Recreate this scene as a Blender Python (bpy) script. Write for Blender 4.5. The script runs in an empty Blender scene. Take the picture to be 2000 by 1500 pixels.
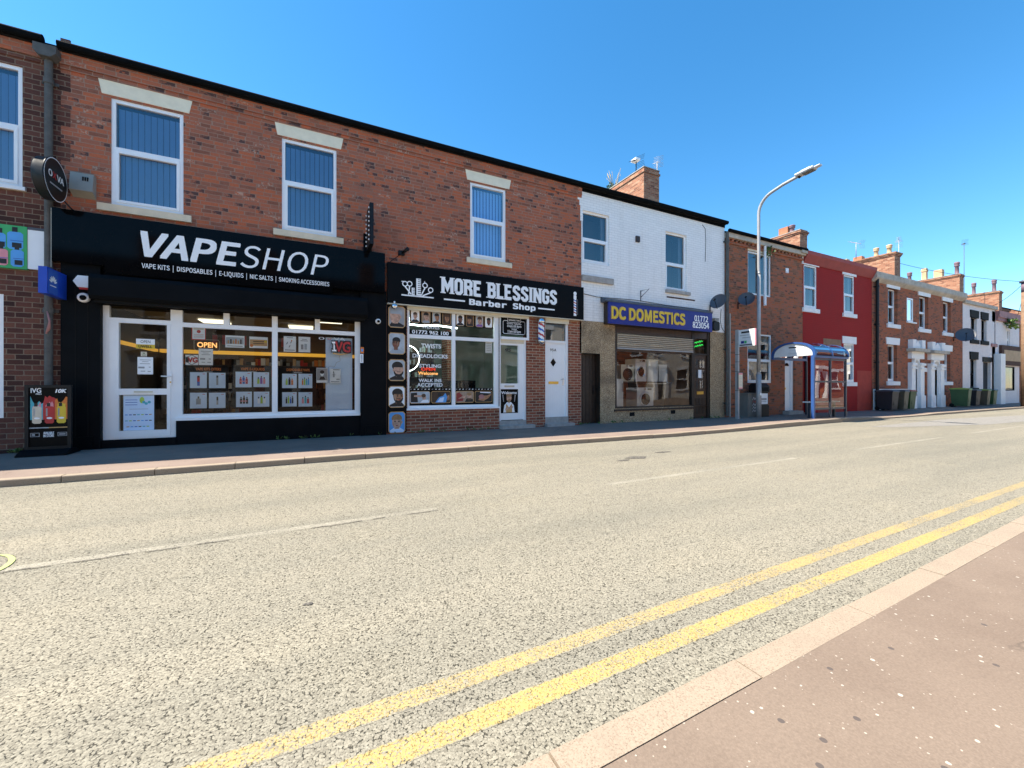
import bpy, bmesh, math, os, random
from mathutils import Vector
R = math.radians
random.seed(7)
scene = bpy.context.scene
COL = scene.collection

# ------------------------------------------------------------------ camera
FPX, CX, CY, CAM_H = 795.0, 1000.0, 755.0, 1.22      # focal length and horizon in a 2000 px wide frame
YAW = math.atan2(FPX, 1620.0)                        # the street runs 64 degrees right of the lens axis
S_, C_ = math.sin(YAW), math.cos(YAW)
cam = bpy.data.cameras.new("camera")
cam.sensor_width = 36.0
cam.lens = 36.0 * FPX / 2000.0
cam.shift_y = (CY - 750.0) / 2000.0
cam.clip_end = 2000
cam.clip_start = 0.05
cam_o = bpy.data.objects.new("camera", cam)
COL.objects.link(cam_o)
cam_o.location = (0, 0, CAM_H)
cam_o.rotation_euler = (R(90), 0, -YAW)
scene.camera = cam_o

# ------------------------------------------------------------------ sky and sun
SUN_EL, SUN_AZ = 56.0, -69.0                         # azimuth clockwise from +Y (the facade is at +Y)
w = bpy.data.worlds.new("World")
scene.world = w
w.use_nodes = True
nt = w.node_tree
nt.nodes.clear()
sky = nt.nodes.new("ShaderNodeTexSky")
sky.sky_type = 'NISHITA'
sky.sun_disc = False
sky.sun_elevation = R(SUN_EL)
sky.sun_rotation = R(SUN_AZ)
sky.air_density = 1.0
sky.dust_density = 0.1
sky.ozone_density = 3.5
bg = nt.nodes.new("ShaderNodeBackground")
bg.inputs[1].default_value = 0.092
wo = nt.nodes.new("ShaderNodeOutputWorld")
hs = nt.nodes.new("ShaderNodeHueSaturation")                # the phone's vivid blue
hs.inputs['Saturation'].default_value = 1.28
hs.inputs['Hue'].default_value = 0.492
nt.links.new(sky.outputs[0], hs.inputs['Color'])
nt.links.new(hs.outputs[0], bg.inputs[0])
nt.links.new(bg.outputs[0], wo.inputs[0])
sl = bpy.data.lights.new("sun", 'SUN')
sl.energy = 4.0
sl.angle = R(0.5)
sl.color = (1.0, 0.92, 0.79)
so = bpy.data.objects.new("sun", sl)
COL.objects.link(so)
sd = Vector((math.sin(R(SUN_AZ)) * math.cos(R(SUN_EL)), math.cos(R(SUN_AZ)) * math.cos(R(SUN_EL)), math.sin(R(SUN_EL))))
so.rotation_euler = sd.to_track_quat('Z', 'Y').to_euler()
so.location = (0, 0, 30)
vs = scene.view_settings
vs.view_transform = 'Standard'
vs.look = 'None'
vs.gamma = 1
vs.exposure = 1.6
scene.cycles.max_bounces = 8
scene.cycles.transparent_max_bounces = 12
scene.cycles.caustics_reflective = False
scene.cycles.caustics_refractive = False
scene.cycles.sample_clamp_indirect = 4
scene.cycles.use_denoising = True

# ------------------------------------------------------------------ surveying helpers
F = 9.75                                             # the street front stands 9.75 m from the lens

def at(px, py, Y=F):                                 # sight line of the photograph met with the plane y = Y
    u, v = (px - CX) / FPX, (CY - py) / FPX
    t = Y / (C_ - S_ * u)
    return ((S_ + C_ * u) * t, CAM_H + v * t)

def ax(px, Y=F):
    return at(px, CY, Y)[0]

def az(px, py, Y=F):
    return at(px, py, Y)[1]

# ------------------------------------------------------------------ materials
MATS = {}

class N:                                             # tiny node-tree writer
    def __init__(s, name):
        s.m = bpy.data.materials.new(name)
        s.m.use_nodes = True
        s.t = s.m.node_tree
        s.t.nodes.clear()
        s.out = s.t.nodes.new("ShaderNodeOutputMaterial")
    def n(s, kind, **kw):
        nd = s.t.nodes.new("ShaderNode" + kind)
        for k, v in kw.items():
            setattr(nd, k, v)
        return nd
    def l(s, a, b):
        s.t.links.new(a, b)
    def val(s, sock, v):
        if hasattr(v, 'is_linked') or hasattr(v, 'links'):
            s.l(v, sock)
        else:
            sock.default_value = v
    def math(s, op, a, b=0.0, c=None, clamp=False):
        nd = s.n("Math", operation=op, use_clamp=clamp)
        s.val(nd.inputs[0], a)
        s.val(nd.inputs[1], b)
        if c is not None:
            s.val(nd.inputs[2], c)
        return nd.outputs[0]
    def smooth(s, v, a, b):
        nd = s.n("MapRange", interpolation_type='SMOOTHSTEP')
        s.val(nd.inputs[0], v)
        nd.inputs[1].default_value = a
        nd.inputs[2].default_value = b
        return nd.outputs[0]
    def ramp(s, v, stops, interp='LINEAR'):
        nd = s.n("ValToRGB")
        nd.color_ramp.interpolation = interp
        el = nd.color_ramp.elements
        while len(el) < len(stops):
            el.new(0.5)
        for e, (p, c) in zip(el, stops):
            e.position = p
            e.color = (*c, 1)
        s.l(v, nd.inputs[0])
        return nd.outputs[0]
    def mix(s, f, a, b, kind='MIX'):
        nd = s.n("Mix", data_type='RGBA', blend_type=kind)
        s.val(nd.inputs[0], f)
        for i, c in ((6, a), (7, b)):
            if isinstance(c, tuple):
                nd.inputs[i].default_value = (*c, 1)
            else:
                s.l(c, nd.inputs[i])
        return nd.outputs[2]
    def noise(s, vec, scale, detail=4, rough=0.55):
        nd = s.n("TexNoise")
        nd.inputs['Scale'].default_value = scale
        nd.inputs['Detail'].default_value = detail
        nd.inputs['Roughness'].default_value = rough
        s.l(vec, nd.inputs['Vector'])
        return nd.outputs[0]
    def vor(s, vec, scale, feature='F1', dim='3D'):
        nd = s.n("TexVoronoi", feature=feature, voronoi_dimensions=dim)
        nd.inputs['Scale'].default_value = scale
        s.l(vec, nd.inputs['Vector'])
        return nd
    def pos(s):
        return s.n("NewGeometry").outputs['Position']
    def obj(s):
        return s.n("TexCoord").outputs['Object']
    def bump(s, h, strength=0.3, dist=0.01):
        nd = s.n("Bump")
        nd.inputs['Strength'].default_value = strength
        nd.inputs['Distance'].default_value = dist
        s.l(h, nd.inputs['Height'])
        return nd.outputs[0]
    def bsdf(s, color, rough=0.7, metal=0.0, normal=None, spec=0.5, emit=None, estr=0.0):
        b = s.n("BsdfPrincipled")
        if isinstance(color, tuple):
            b.inputs['Base Color'].default_value = (*color, 1)
        else:
            s.l(color, b.inputs['Base Color'])
        s.val(b.inputs['Roughness'], rough)
        b.inputs['Metallic'].default_value = metal
        b.inputs['Specular IOR Level'].default_value = spec
        if normal is not None:
            s.l(normal, b.inputs['Normal'])
        if emit:
            b.inputs['Emission Color'].default_value = (*emit, 1)
            b.inputs['Emission Strength'].default_value = estr
        s.l(b.outputs[0], s.out.inputs[0])
        return b

def paint(name, c, rough=0.55, metal=0.0, var=0.12, scale=3.0, bump=0.0, bscale=60, spec=0.5, dirt=0.0):
    if name in MATS:
        return name
    k = N(name)
    p = k.obj()
    f = k.noise(p, scale, 5, 0.6)
    lo = tuple(x * (1 - var) for x in c)
    hi = tuple(min(1, x * (1 + var * 0.6)) for x in c)
    col = k.ramp(f, [(0.3, lo), (0.7, hi)])
    if dirt:
        d = k.smooth(k.noise(p, 9, 6, 0.7), 0.55, 0.75)
        col = k.mix(k.math('MULTIPLY', d, dirt), col, tuple(x * 0.45 + 0.01 for x in c))
    nm = None
    if bump:
        nm = k.bump(k.noise(p, bscale, 4), bump, 0.004)
    k.bsdf(col, rough, metal, nm, spec)
    MATS[name] = k.m
    return name

def glow(name, c, strength):
    if name not in MATS:
        k = N(name)
        k.bsdf(c, 0.5, 0, None, 0.3, c, strength)
        MATS[name] = k.m
    return name

def glass(name, ior=1.7, tint=(0.92, 0.97, 0.96), wave=0.0, extra=0.0):
    k = N(name)
    fr = k.n("Fresnel")
    fr.inputs[0].default_value = ior
    tr = k.n("BsdfTransparent")
    tr.inputs[0].default_value = (*tint, 1)
    gl = k.n("BsdfGlossy")
    gl.inputs['Roughness'].default_value = 0.0
    if wave:
        nm = k.bump(k.noise(k.pos(), 0.9, 1), wave, 0.05)
        k.l(nm, gl.inputs['Normal'])
    mx = k.n("MixShader")
    fac = fr.outputs[0] if not extra else k.math('ADD', fr.outputs[0], extra, clamp=True)
    k.l(fac, mx.inputs[0])
    k.l(tr.outputs[0], mx.inputs[1])
    k.l(gl.outputs[0], mx.inputs[2])
    k.l(mx.outputs[0], k.out.inputs[0])
    MATS[name] = k.m
    return name

def brick(name, stops, mortar=(0.32, 0.27, 0.22), bw=0.228, bh=0.0755, mw=0.011, weather=0.35, wcol=(0.05, 0.04, 0.035),
          plain=None, bump=0.6, streak=0.0, spots=None, vert=False):
    k = N(name)
    p = k.pos()
    sp = k.n("SeparateXYZ")
    k.l(p, sp.inputs[0])
    h = k.math('ADD', sp.outputs[0], sp.outputs[1])
    z = sp.outputs[2]
    if vert:
        h, z = z, h
    jit = k.n("TexNoise")
    jit.inputs['Scale'].default_value = 14.0
    k.l(p, jit.inputs['Vector'])
    jv = k.math('MULTIPLY', k.math('SUBTRACT', jit.outputs[0], 0.5), 0.012)
    zz = k.math('DIVIDE', k.math('ADD', z, jv), bh)
    row = k.math('FLOOR', zz)
    off = k.math('MULTIPLY', k.math('MODULO', k.math('ABSOLUTE', row), 2.0), 0.5)
    cc = k.math('ADD', k.math('DIVIDE', k.math('ADD', h, jv), bw), off)
    col = k.math('FLOOR', cc)
    fx, fz = k.math('FRACT', cc), k.math('FRACT', zz)
    ex = k.math('MULTIPLY', k.math('MINIMUM', fx, k.math('SUBTRACT', 1.0, fx)), bw)
    ez = k.math('MULTIPLY', k.math('MINIMUM', fz, k.math('SUBTRACT', 1.0, fz)), bh)
    e = k.math('MINIMUM', ex, ez)
    fine = k.noise(p, 55, 4, 0.7)
    e = k.math('ADD', e, k.math('MULTIPLY', k.math('SUBTRACT', fine, 0.5), 0.006))
    mask = k.smooth(e, mw * 0.5 - 0.001, mw * 0.5 + 0.003)
    cv = k.n("CombineXYZ")
    k.l(col, cv.inputs[0])
    k.l(row, cv.inputs[1])
    wn = k.n("TexWhiteNoise", noise_dimensions='2D')
    k.l(cv.outputs[0], wn.inputs[0])
    rnd = wn.outputs[0]
    if plain:
        dk = tuple(x * 0.82 for x in plain)
        bc = k.ramp(rnd, [(0, tuple(x * 0.95 for x in plain)), (1, plain)])
        base = k.mix(mask, dk, bc)
    else:
        bc = k.ramp(rnd, stops)
        bc = k.mix(0.55, bc, k.ramp(fine, [(0.25, (0.35, 0.35, 0.35)), (0.75, (1.0, 1.0, 1.0))]), 'MULTIPLY')
        bc = k.mix(1.0, bc, (1.22, 1.22, 1.22), 'MULTIPLY')
        base = k.mix(mask, mortar, bc)
    big = k.smooth(k.noise(p, 0.9, 6, 0.65), 0.5, 0.75)
    base = k.mix(k.math('MULTIPLY', big, weather), base, k.mix(0.6, base, wcol))
    if streak:
        mp = k.n("Mapping")
        mp.inputs['Scale'].default_value = (3.0, 3.0, 0.25)
        k.l(p, mp.inputs[0])
        st = k.smooth(k.noise(mp.outputs[0], 1.6, 5, 0.7), 0.52, 0.72)
        base = k.mix(k.math('MULTIPLY', st, streak), base, k.mix(0.5, base, wcol))
    if spots:
        so_ = k.smooth(k.noise(p, 5.5, 3, 0.6), 0.66, 0.70)
        base = k.mix(k.math('MULTIPLY', so_, 0.8), base, spots)
    hgt = k.math('ADD', mask, k.math('MULTIPLY', fine, 0.5))
    nm = k.bump(hgt, bump, 0.008)
    k.bsdf(base, 0.85, 0, nm, 0.25)
    MATS[name] = k.m
    return name

RED = [(0.0, (0.30, 0.095, 0.055)), (0.3, (0.40, 0.125, 0.068)), (0.7, (0.46, 0.15, 0.08)), (1.0, (0.52, 0.175, 0.088))]

def old_brick(name, brown=(0.39, 0.15, 0.096), orange=(0.54, 0.15, 0.072), mortar=(0.40, 0.25, 0.18), bw=0.205, bh=0.0755, marks=0.88, wob=0.015):
    """weathered hand-made brick: uneven lengths, soft joints, dark burnt ends and pale scuffs"""
    k = N(name)
    p = k.pos()
    sp = k.n("SeparateXYZ")
    k.l(p, sp.inputs[0])
    h = k.math('ADD', sp.outputs[0], sp.outputs[1])
    jv = k.math('MULTIPLY', k.math('SUBTRACT', k.noise(p, 9, 3, 0.6), 0.5), wob)
    zz = k.math('DIVIDE', k.math('ADD', sp.outputs[2], jv), bh)
    row = k.math('FLOOR', zz)
    wr = k.n("TexWhiteNoise", noise_dimensions='1D')
    k.l(row, wr.inputs[1])
    cc = k.math('ADD', k.math('DIVIDE', k.math('ADD', h, jv), bw), k.math('MULTIPLY', wr.outputs[0], 7.0))
    cc = k.math('ADD', cc, k.math('MULTIPLY', k.math('SINE', k.math('MULTIPLY', cc, 2.3)), 0.22))
    col = k.math('FLOOR', cc)
    fx, fz = k.math('FRACT', cc), k.math('FRACT', zz)
    ex = k.math('MULTIPLY', k.math('MINIMUM', fx, k.math('SUBTRACT', 1.0, fx)), bw)
    ez = k.math('MULTIPLY', k.math('MINIMUM', fz, k.math('SUBTRACT', 1.0, fz)), bh)
    fine = k.noise(p, 45, 5, 0.75)
    e = k.math('ADD', k.math('MINIMUM', ex, ez), k.math('MULTIPLY', k.math('SUBTRACT', fine, 0.5), 0.016))
    mask = k.smooth(e, 0.003, 0.010)
    cv = k.n("CombineXYZ")
    k.l(col, cv.inputs[0])
    k.l(row, cv.inputs[1])
    wn = k.n("TexWhiteNoise", noise_dimensions='2D')
    k.l(cv.outputs[0], wn.inputs[0])
    g = k.n("SeparateColor")
    k.l(wn.outputs[1], g.inputs[0])
    tone = k.math('ADD', k.math('MULTIPLY', g.outputs[0], 0.85), k.math('MULTIPLY', k.noise(p, 0.55, 5, 0.65), 0.40))
    tone = k.math('ADD', tone, k.math('MULTIPLY', k.math('SUBTRACT', k.noise(p, 11, 4, 0.7), 0.5), 0.5))
    bc = k.ramp(tone, [(0.25, tuple(x * 0.72 for x in brown)), (0.45, brown), (0.65, (0.45, 0.148, 0.086)), (0.9, orange)])
    bc = k.mix(0.5, bc, k.ramp(fine, [(0.2, (0.45, 0.45, 0.45)), (0.8, (1.3, 1.3, 1.3))]), 'MULTIPLY')
    # burnt ends: part of some bricks goes nearly black, others are scuffed pale
    part_ = k.smooth(k.math('ADD', k.noise(p, 16, 4, 0.7), k.math('MULTIPLY', fx, 0.25)), 0.52, 0.68)
    burnt = k.math('MULTIPLY', k.math('GREATER_THAN', g.outputs[1], marks), part_)
    bc = k.mix(k.math('MULTIPLY', burnt, 0.9), bc, (0.075, 0.05, 0.05))
    scuff = k.math('MULTIPLY', k.math('GREATER_THAN', g.outputs[2], marks + 0.05), k.smooth(k.noise(p, 21, 3, 0.7), 0.5, 0.62))
    bc = k.mix(k.math('MULTIPLY', scuff, 0.7), bc, (0.52, 0.40, 0.31))
    mc = k.mix(k.noise(p, 1.3, 4), (0.22, 0.12, 0.085), tuple(x * 1.25 for x in mortar))
    base = k.mix(mask, mc, bc)
    big = k.smooth(k.noise(p, 0.8, 6, 0.7), 0.48, 0.72)
    base = k.mix(k.math('MULTIPLY', big, 0.28), base, k.mix(0.5, base, (0.13, 0.07, 0.05)))
    mp = k.n("Mapping")
    mp.inputs['Scale'].default_value = (3.0, 3.0, 0.22)
    k.l(p, mp.inputs[0])
    st = k.smooth(k.noise(mp.outputs[0], 1.5, 6, 0.7), 0.55, 0.75)
    base = k.mix(k.math('MULTIPLY', st, 0.35), base, k.mix(0.5, base, (0.10, 0.06, 0.045)))
    hgt = k.math('ADD', mask, k.math('MULTIPLY', fine, 0.9))
    k.bsdf(base, 0.9, 0, k.bump(hgt, 0.6, 0.008), 0.2)
    MATS[name] = k.m
    return name

old_brick('brick_red')  # wall brick lightened to offset the shade on the front
DARK = [(0.0, (0.05, 0.024, 0.02)), (0.3, (0.10, 0.04, 0.03)), (0.65, (0.14, 0.055, 0.04)), (0.95, (0.18, 0.075, 0.05))]
brick('brick_dark', DARK, bw=0.2, bh=0.088, mortar=(0.24, 0.17, 0.12), weather=0.3)
brick('brick_pier', [(0.0, (0.17, 0.055, 0.035)), (0.5, (0.28, 0.085, 0.05)), (1, (0.34, 0.115, 0.065))], mortar=(0.42, 0.34, 0.24), weather=0.15, mw=0.013)
old_brick('brick_brown', (0.30, 0.14, 0.085), (0.44, 0.135, 0.06), (0.26, 0.15, 0.10), marks=0.95, wob=0.005)
old_brick('brick_far', (0.32, 0.135, 0.08), (0.46, 0.14, 0.062), (0.22, 0.12, 0.08), marks=0.96, wob=0.005)
brick('brick_stack', [(0.0, (0.22, 0.085, 0.05)), (0.4, (0.36, 0.15, 0.085)), (0.8, (0.42, 0.19, 0.11)), (1, (0.46, 0.27, 0.17))], mortar=(0.34, 0.26, 0.19), weather=0.3)  # same brick in a darker copy for stacks that stand in sun
brick('brick_white', None, plain=(0.96, 0.94, 0.91), weather=0.06, wcol=(0.35, 0.31, 0.26), bump=0.35, streak=0.25)
brick('brick_white_far', None, plain=(0.92, 0.85, 0.81), weather=0.25, wcol=(0.35, 0.25, 0.22), bump=0.35, streak=0.25)
brick('brick_redpaint', None, plain=(0.36, 0.022, 0.019), weather=0.5, wcol=(0.20, 0.03, 0.025), bump=0.06, streak=0.35)
brick('soldier', RED, mortar=(0.26, 0.17, 0.12), weather=0.5, vert=True)

def pebbledash():
    k = N('pebbledash')
    p = k.pos()
    v = k.vor(p, 75)
    g = k.n("SeparateColor")
    k.l(v.outputs['Color'], g.inputs[0])
    c = k.ramp(g.outputs[0], [(0.0, (0.22, 0.14, 0.08)), (0.35, (0.50, 0.345, 0.19)), (0.7, (0.66, 0.49, 0.29)), (1.0, (0.78, 0.65, 0.47))])
    edge = k.smooth(v.outputs['Distance'], 0.75, 0.45)
    c = k.mix(edge, (0.22, 0.15, 0.09), c)
    big = k.smooth(k.noise(p, 1.3, 5, 0.6), 0.5, 0.7)
    c = k.mix(k.math('MULTIPLY', big, 0.5), c, (0.10, 0.07, 0.045))
    k.bsdf(c, 0.8, 0, k.bump(edge, 0.8, 0.008), 0.3)
    MATS['pebbledash'] = k.m
pebbledash()

def asphalt(k, p, lo=(0.185, 0.165, 0.126), mid=(0.275, 0.248, 0.19), hi=(0.36, 0.325, 0.25), scale=115):
    v = k.vor(p, scale)
    v2 = k.vor(p, scale * 2.1)
    g = k.n("SeparateColor")
    k.l(v.outputs['Color'], g.inputs[0])
    g2 = k.n("SeparateColor")
    k.l(v2.outputs['Color'], g2.inputs[0])
    r = k.math('ADD', k.math('MULTIPLY', g.outputs[0], 0.6), k.math('MULTIPLY', g2.outputs[1], 0.4))
    c = k.ramp(r, [(0.15, lo), (0.5, mid), (0.9, hi)])
    gap = k.smooth(v.outputs['Distance'], 0.88, 0.66)
    c = k.mix(gap, (0.075, 0.067, 0.05), c)  # shade between the chips is part of this dark gap colour
    hgt = k.math('ADD', gap, k.math('MULTIPLY', g.outputs[1], 0.7))
    return c, hgt

def road_mats():
    k = N('road_asphalt')
    p = k.pos()
    c, h = asphalt(k, p)
    mp = k.n("Mapping")
    mp.inputs['Scale'].default_value = (0.10, 0.8, 1)
    mp.inputs['Rotation'].default_value = (0, 0, R(-1))
    k.l(p, mp.inputs[0])
    t = k.smooth(k.noise(mp.outputs[0], 1.2, 4, 0.6), 0.35, 0.7)
    c = k.mix(t, c, k.mix(1.0, c, (0.80, 0.82, 0.84), 'MULTIPLY'))
    blot = k.smooth(k.noise(p, 0.8, 6, 0.7), 0.45, 0.75)
    c = k.mix(k.math('MULTIPLY', blot, 0.35), c, k.mix(1.0, c, (1.22, 1.18, 1.10), 'MULTIPLY'))
    dirt = k.smooth(k.noise(p, 2.6, 6, 0.75), 0.62, 0.74)
    c = k.mix(k.math('MULTIPLY', dirt, 0.25), c, (0.20, 0.18, 0.14))
    k.bsdf(c, 0.9, 0, k.bump(h, 0.75, 0.006), 0.2)
    MATS['road_asphalt'] = k.m
    for nm, yc, lo, hi, ctr in (('yellow_line_bold', (0.48, 0.345, 0.115), 0.42, 0.52, (1.39, .0195, .047)), ('yellow_line_worn', (0.47, 0.34, 0.13), 0.43, 0.545, (1.605, .0195, .044)),
                           ('yellow_line_faded', (0.45, 0.37, 0.17), 0.56, 0.64, None), ('white_line', (0.39, 0.355, 0.28), 0.45, 0.58, None)):
        k = N(nm)
        p = k.pos()
        c, h = asphalt(k, p)
        sp = k.n("SeparateXYZ")
        k.l(p, sp.inputs[0])
        wear = k.math('ADD', k.math('MULTIPLY', k.noise(p, 105, 3, 0.6), 0.5), k.math('MULTIPLY', k.noise(p, 28, 5, 0.7), 0.25))
        wear = k.math('ADD', wear, k.math('MULTIPLY', k.noise(p, 1.6, 4, 0.6), 0.25))
        c = k.mix(1.0, c, (0.88, 0.89, 0.90), 'MULTIPLY')
        if ctr:                                           # ragged edges: paint breaks up towards the side of the stripe
            yc_ = k.math('ADD', k.math('MULTIPLY', sp.outputs[0], ctr[1]), ctr[0] - ctr[1] * 0.4)
            off = k.math('ABSOLUTE', k.math('SUBTRACT', sp.outputs[1], yc_))
            off = k.math('ADD', off, k.math('MULTIPLY', k.math('SUBTRACT', k.noise(p, 55, 4, 0.7), 0.5), 0.035))
            m = k.math('MULTIPLY', k.smooth(wear, lo, hi), k.smooth(off, ctr[2] + .006, ctr[2] - .004))
        else:
            m = k.smooth(wear, lo, hi)
        m = k.math('MULTIPLY', m, 0.92)
        yv = k.mix(k.noise(p, 60, 3), tuple(x * 0.85 for x in yc), yc)
        k.bsdf(k.mix(m, c, yv), 0.8, 0, k.bump(h, 0.7, 0.006), 0.3)
        MATS[nm] = k.m
    k = N('patch_asphalt')
    p = k.pos()
    c, h = asphalt(k, p, (0.13, 0.12, 0.11), (0.24, 0.225, 0.20), (0.36, 0.34, 0.30), 90)
    k.bsdf(c, 0.85, 0, k.bump(h, 0.6, 0.005), 0.3)
    MATS['patch_asphalt'] = k.m
    k = N('dark_stain')
    p = k.pos()
    c, h = asphalt(k, p, (0.06, 0.055, 0.05), (0.11, 0.10, 0.085), (0.2, 0.18, 0.15), 70)
    k.bsdf(c, 0.8, 0, k.bump(h, 0.6, 0.005), 0.3)
    MATS['dark_stain'] = k.m

    def pave(name, base, chips, gum):
        k = N(name)
        p = k.pos()
        f = k.noise(p, 120, 5, 0.75)
        b = k.noise(p, 1.1, 5, 0.6)
        c = k.ramp(f, [(0.3, tuple(x * 0.78 for x in base)), (0.7, tuple(x * 1.15 for x in base))])
        c = k.mix(k.smooth(b, 0.35, 0.7), c, k.mix(1.0, c, (0.82, 0.80, 0.80), 'MULTIPLY'))
        fine = k.smooth(k.noise(p, 17, 6, 0.8), 0.6, 0.75)
        c = k.mix(k.math('MULTIPLY', fine, 0.25), c, (0.34, 0.27, 0.23))
        for sc, rad, pr, cc in ((21, 0.15, 0.66, (0.46, 0.41, 0.34)), (48, 0.19, 0.72, (0.42, 0.36, 0.29))):
            v = k.vor(p, sc)
            g = k.n("SeparateColor")
            k.l(v.outputs['Color'], g.inputs[0])
            gate = k.math('GREATER_THAN', g.outputs[0], pr)
            rr = k.math('MULTIPLY', g.outputs[1], rad)
            warp = k.math('ADD', v.outputs['Distance'], k.math('MULTIPLY', k.math('SUBTRACT', k.noise(p, sc * 3, 2), 0.5), 0.18))
            m = k.math('MULTIPLY', gate, k.math('LESS_THAN', warp, k.math('ADD', rr, 0.03)))
            c = k.mix(k.math('MULTIPLY', m, chips), c, cc)
        v = k.vor(p, 3.1)
        g = k.n("SeparateColor")
        k.l(v.outputs['Color'], g.inputs[0])
        gate = k.math('GREATER_THAN', g.outputs[0], 0.55)
        warp = k.math('ADD', v.outputs['Distance'], k.math('MULTIPLY', k.math('SUBTRACT', k.noise(p, 14, 3), 0.5), 0.08))
        m = k.math('MULTIPLY', gate, k.smooth(warp, 0.095, 0.06))
        c = k.mix(k.math('MULTIPLY', k.math('MULTIPLY', m, g.outputs[1]), gum), c, (0.07, 0.055, 0.05))
        v = k.vor(p, 11)
        g = k.n("SeparateColor")
        k.l(v.outputs['Color'], g.inputs[0])
        gate = k.math('GREATER_THAN', g.outputs[2], 0.93)
        m = k.math('MULTIPLY', gate, k.math('LESS_THAN', v.outputs['Distance'], 0.12))
        c = k.mix(m, c, (0.10, 0.08, 0.07))
        cr = k.vor(p, 0.42, 'DISTANCE_TO_EDGE')
        cd = k.math('ADD', cr.outputs[0], k.math('MULTIPLY', k.math('SUBTRACT', k.noise(p, 6, 6, 0.7), 0.5), 0.10))
        ck = k.smooth(k.math('ABSOLUTE', cd), 0.006, 0.001)
        ck = k.math('MULTIPLY', ck, k.smooth(k.noise(p, 0.5, 2), 0.52, 0.6))
        c = k.mix(k.math('MULTIPLY', ck, 0.7), c, (0.07, 0.055, 0.045))
        k.bsdf(c, 0.85, 0, k.bump(f, 0.35, 0.003), 0.25)
        MATS[name] = k.m
    pave('pavement_tan', (0.215, 0.162, 0.122), 0.9, 0.6)
    pave('pavement_far', (0.25, 0.19, 0.155), 0.3, 0.4)
    k = N('kerb_stone')
    p = k.pos()
    f = k.noise(p, 150, 4, 0.8)
    c = k.ramp(f, [(0.35, (0.17, 0.115, 0.08)), (0.46, (0.31, 0.245, 0.18)), (0.7, (0.36, 0.295, 0.22))])
    b = k.smooth(k.noise(p, 4, 5, 0.7), 0.45, 0.7)
    c = k.mix(k.math('MULTIPLY', b, 0.4), c, (0.26, 0.20, 0.15))
    k.bsdf(c, 0.85, 0, k.bump(f, 0.3, 0.003), 0.25)
    MATS['kerb_stone'] = k.m
    k = N('ground_earth')
    k.bsdf(k.ramp(k.noise(k.pos(), 0.3), [(0.3, (0.14, 0.12, 0.09)), (0.7, (0.22, 0.20, 0.16))]), 0.9)
    MATS['ground_earth'] = k.m
road_mats()

paint('upvc', (0.93, 0.93, 0.93), 0.35, var=0.03, dirt=0.04)
paint('upvc_cream', (0.72, 0.66, 0.52), 0.5, var=0.08, dirt=0.2)
paint('white_paint', (0.93, 0.91, 0.88), 0.6, var=0.05, dirt=0.12)
paint('lintel_cream', (0.90, 0.80, 0.60), 0.75, var=0.08, scale=6, bump=0.15, dirt=0.08)
paint('sill_cream', (0.78, 0.66, 0.48), 0.75, var=0.1, scale=6, bump=0.2, dirt=0.15)
paint('stone_pale', (0.52, 0.45, 0.36), 0.8, var=0.25, scale=3, bump=0.3, dirt=0.5)
paint('stone_grey', (0.40, 0.37, 0.34), 0.8, var=0.2, scale=8, bump=0.3, dirt=0.3)
paint('concrete', (0.35, 0.33, 0.30), 0.85, var=0.2, scale=8, bump=0.3, dirt=0.3)
paint('black_paint', (0.0045, 0.0055, 0.007), 0.55, var=0.3, bump=0.15, bscale=25, spec=0.08)
paint('black_matt', (0.006, 0.006, 0.006), 0.75, spec=0.2)
paint('black_gloss', (0.003, 0.003, 0.0035), 0.07, var=0.3, spec=0.1, bump=0.08, bscale=1.5)
paint('black_print', (0.004, 0.004, 0.0045), 0.4, var=0.1, spec=0.1)
paint('black_metal', (0.008, 0.0085, 0.010), 0.45, spec=0.3)
paint('slate', (0.03, 0.031, 0.034), 1.0, var=0.4, scale=5, spec=0.0)
paint('gutter_black', (0.006, 0.007, 0.008), 0.9, var=0.3, spec=0.05)
paint('pipe_grey', (0.10, 0.095, 0.085), 0.7, var=0.3, scale=10, bump=0.3, dirt=0.4)
paint('pipe_cream', (0.42, 0.40, 0.36), 0.6, dirt=0.3)
paint('grey_plastic', (0.30, 0.29, 0.25), 0.5, var=0.1, dirt=0.2)
paint('steel', (0.45, 0.46, 0.46), 0.38, metal=0.85, var=0.15)
paint('galvanised', (0.36, 0.36, 0.36), 0.45, metal=0.1, var=0.15, scale=6, dirt=0.15)
paint('lamp_grey', (0.62, 0.63, 0.64), 0.4, var=0.06)
paint('chrome', (0.75, 0.76, 0.78), 0.12, metal=1.0)
paint('brass', (0.62, 0.42, 0.10), 0.3, metal=0.9)
paint('paper', (0.93, 0.94, 0.95), 0.6, var=0.03)
paint('paper_blue', (0.66, 0.80, 1.0), 0.5, var=0.06)
paint('letters_white', (0.97, 0.97, 0.97), 0.4, var=0.02)
paint('print_white', (0.95, 0.95, 0.95), 0.5, var=0.02)
paint('print_grey', (0.35, 0.35, 0.36), 0.5)
paint('print_red', (0.55, 0.03, 0.03), 0.5)
paint('print_orange', (0.75, 0.20, 0.03), 0.5)
paint('print_gold', (0.62, 0.36, 0.14), 0.45)
paint('print_yellow', (0.80, 0.55, 0.04), 0.5)
paint('print_green', (0.05, 0.42, 0.13), 0.5)
paint('print_lime', (0.45, 0.65, 0.08), 0.5)
paint('print_blue', (0.03, 0.12, 0.50), 0.5)
paint('print_sky', (0.10, 0.38, 0.80), 0.5)
paint('print_pink', (0.80, 0.30, 0.34), 0.5)
paint('print_cyan', (0.08, 0.48, 0.58), 0.5)
paint('print_purple', (0.25, 0.10, 0.40), 0.5)
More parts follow.
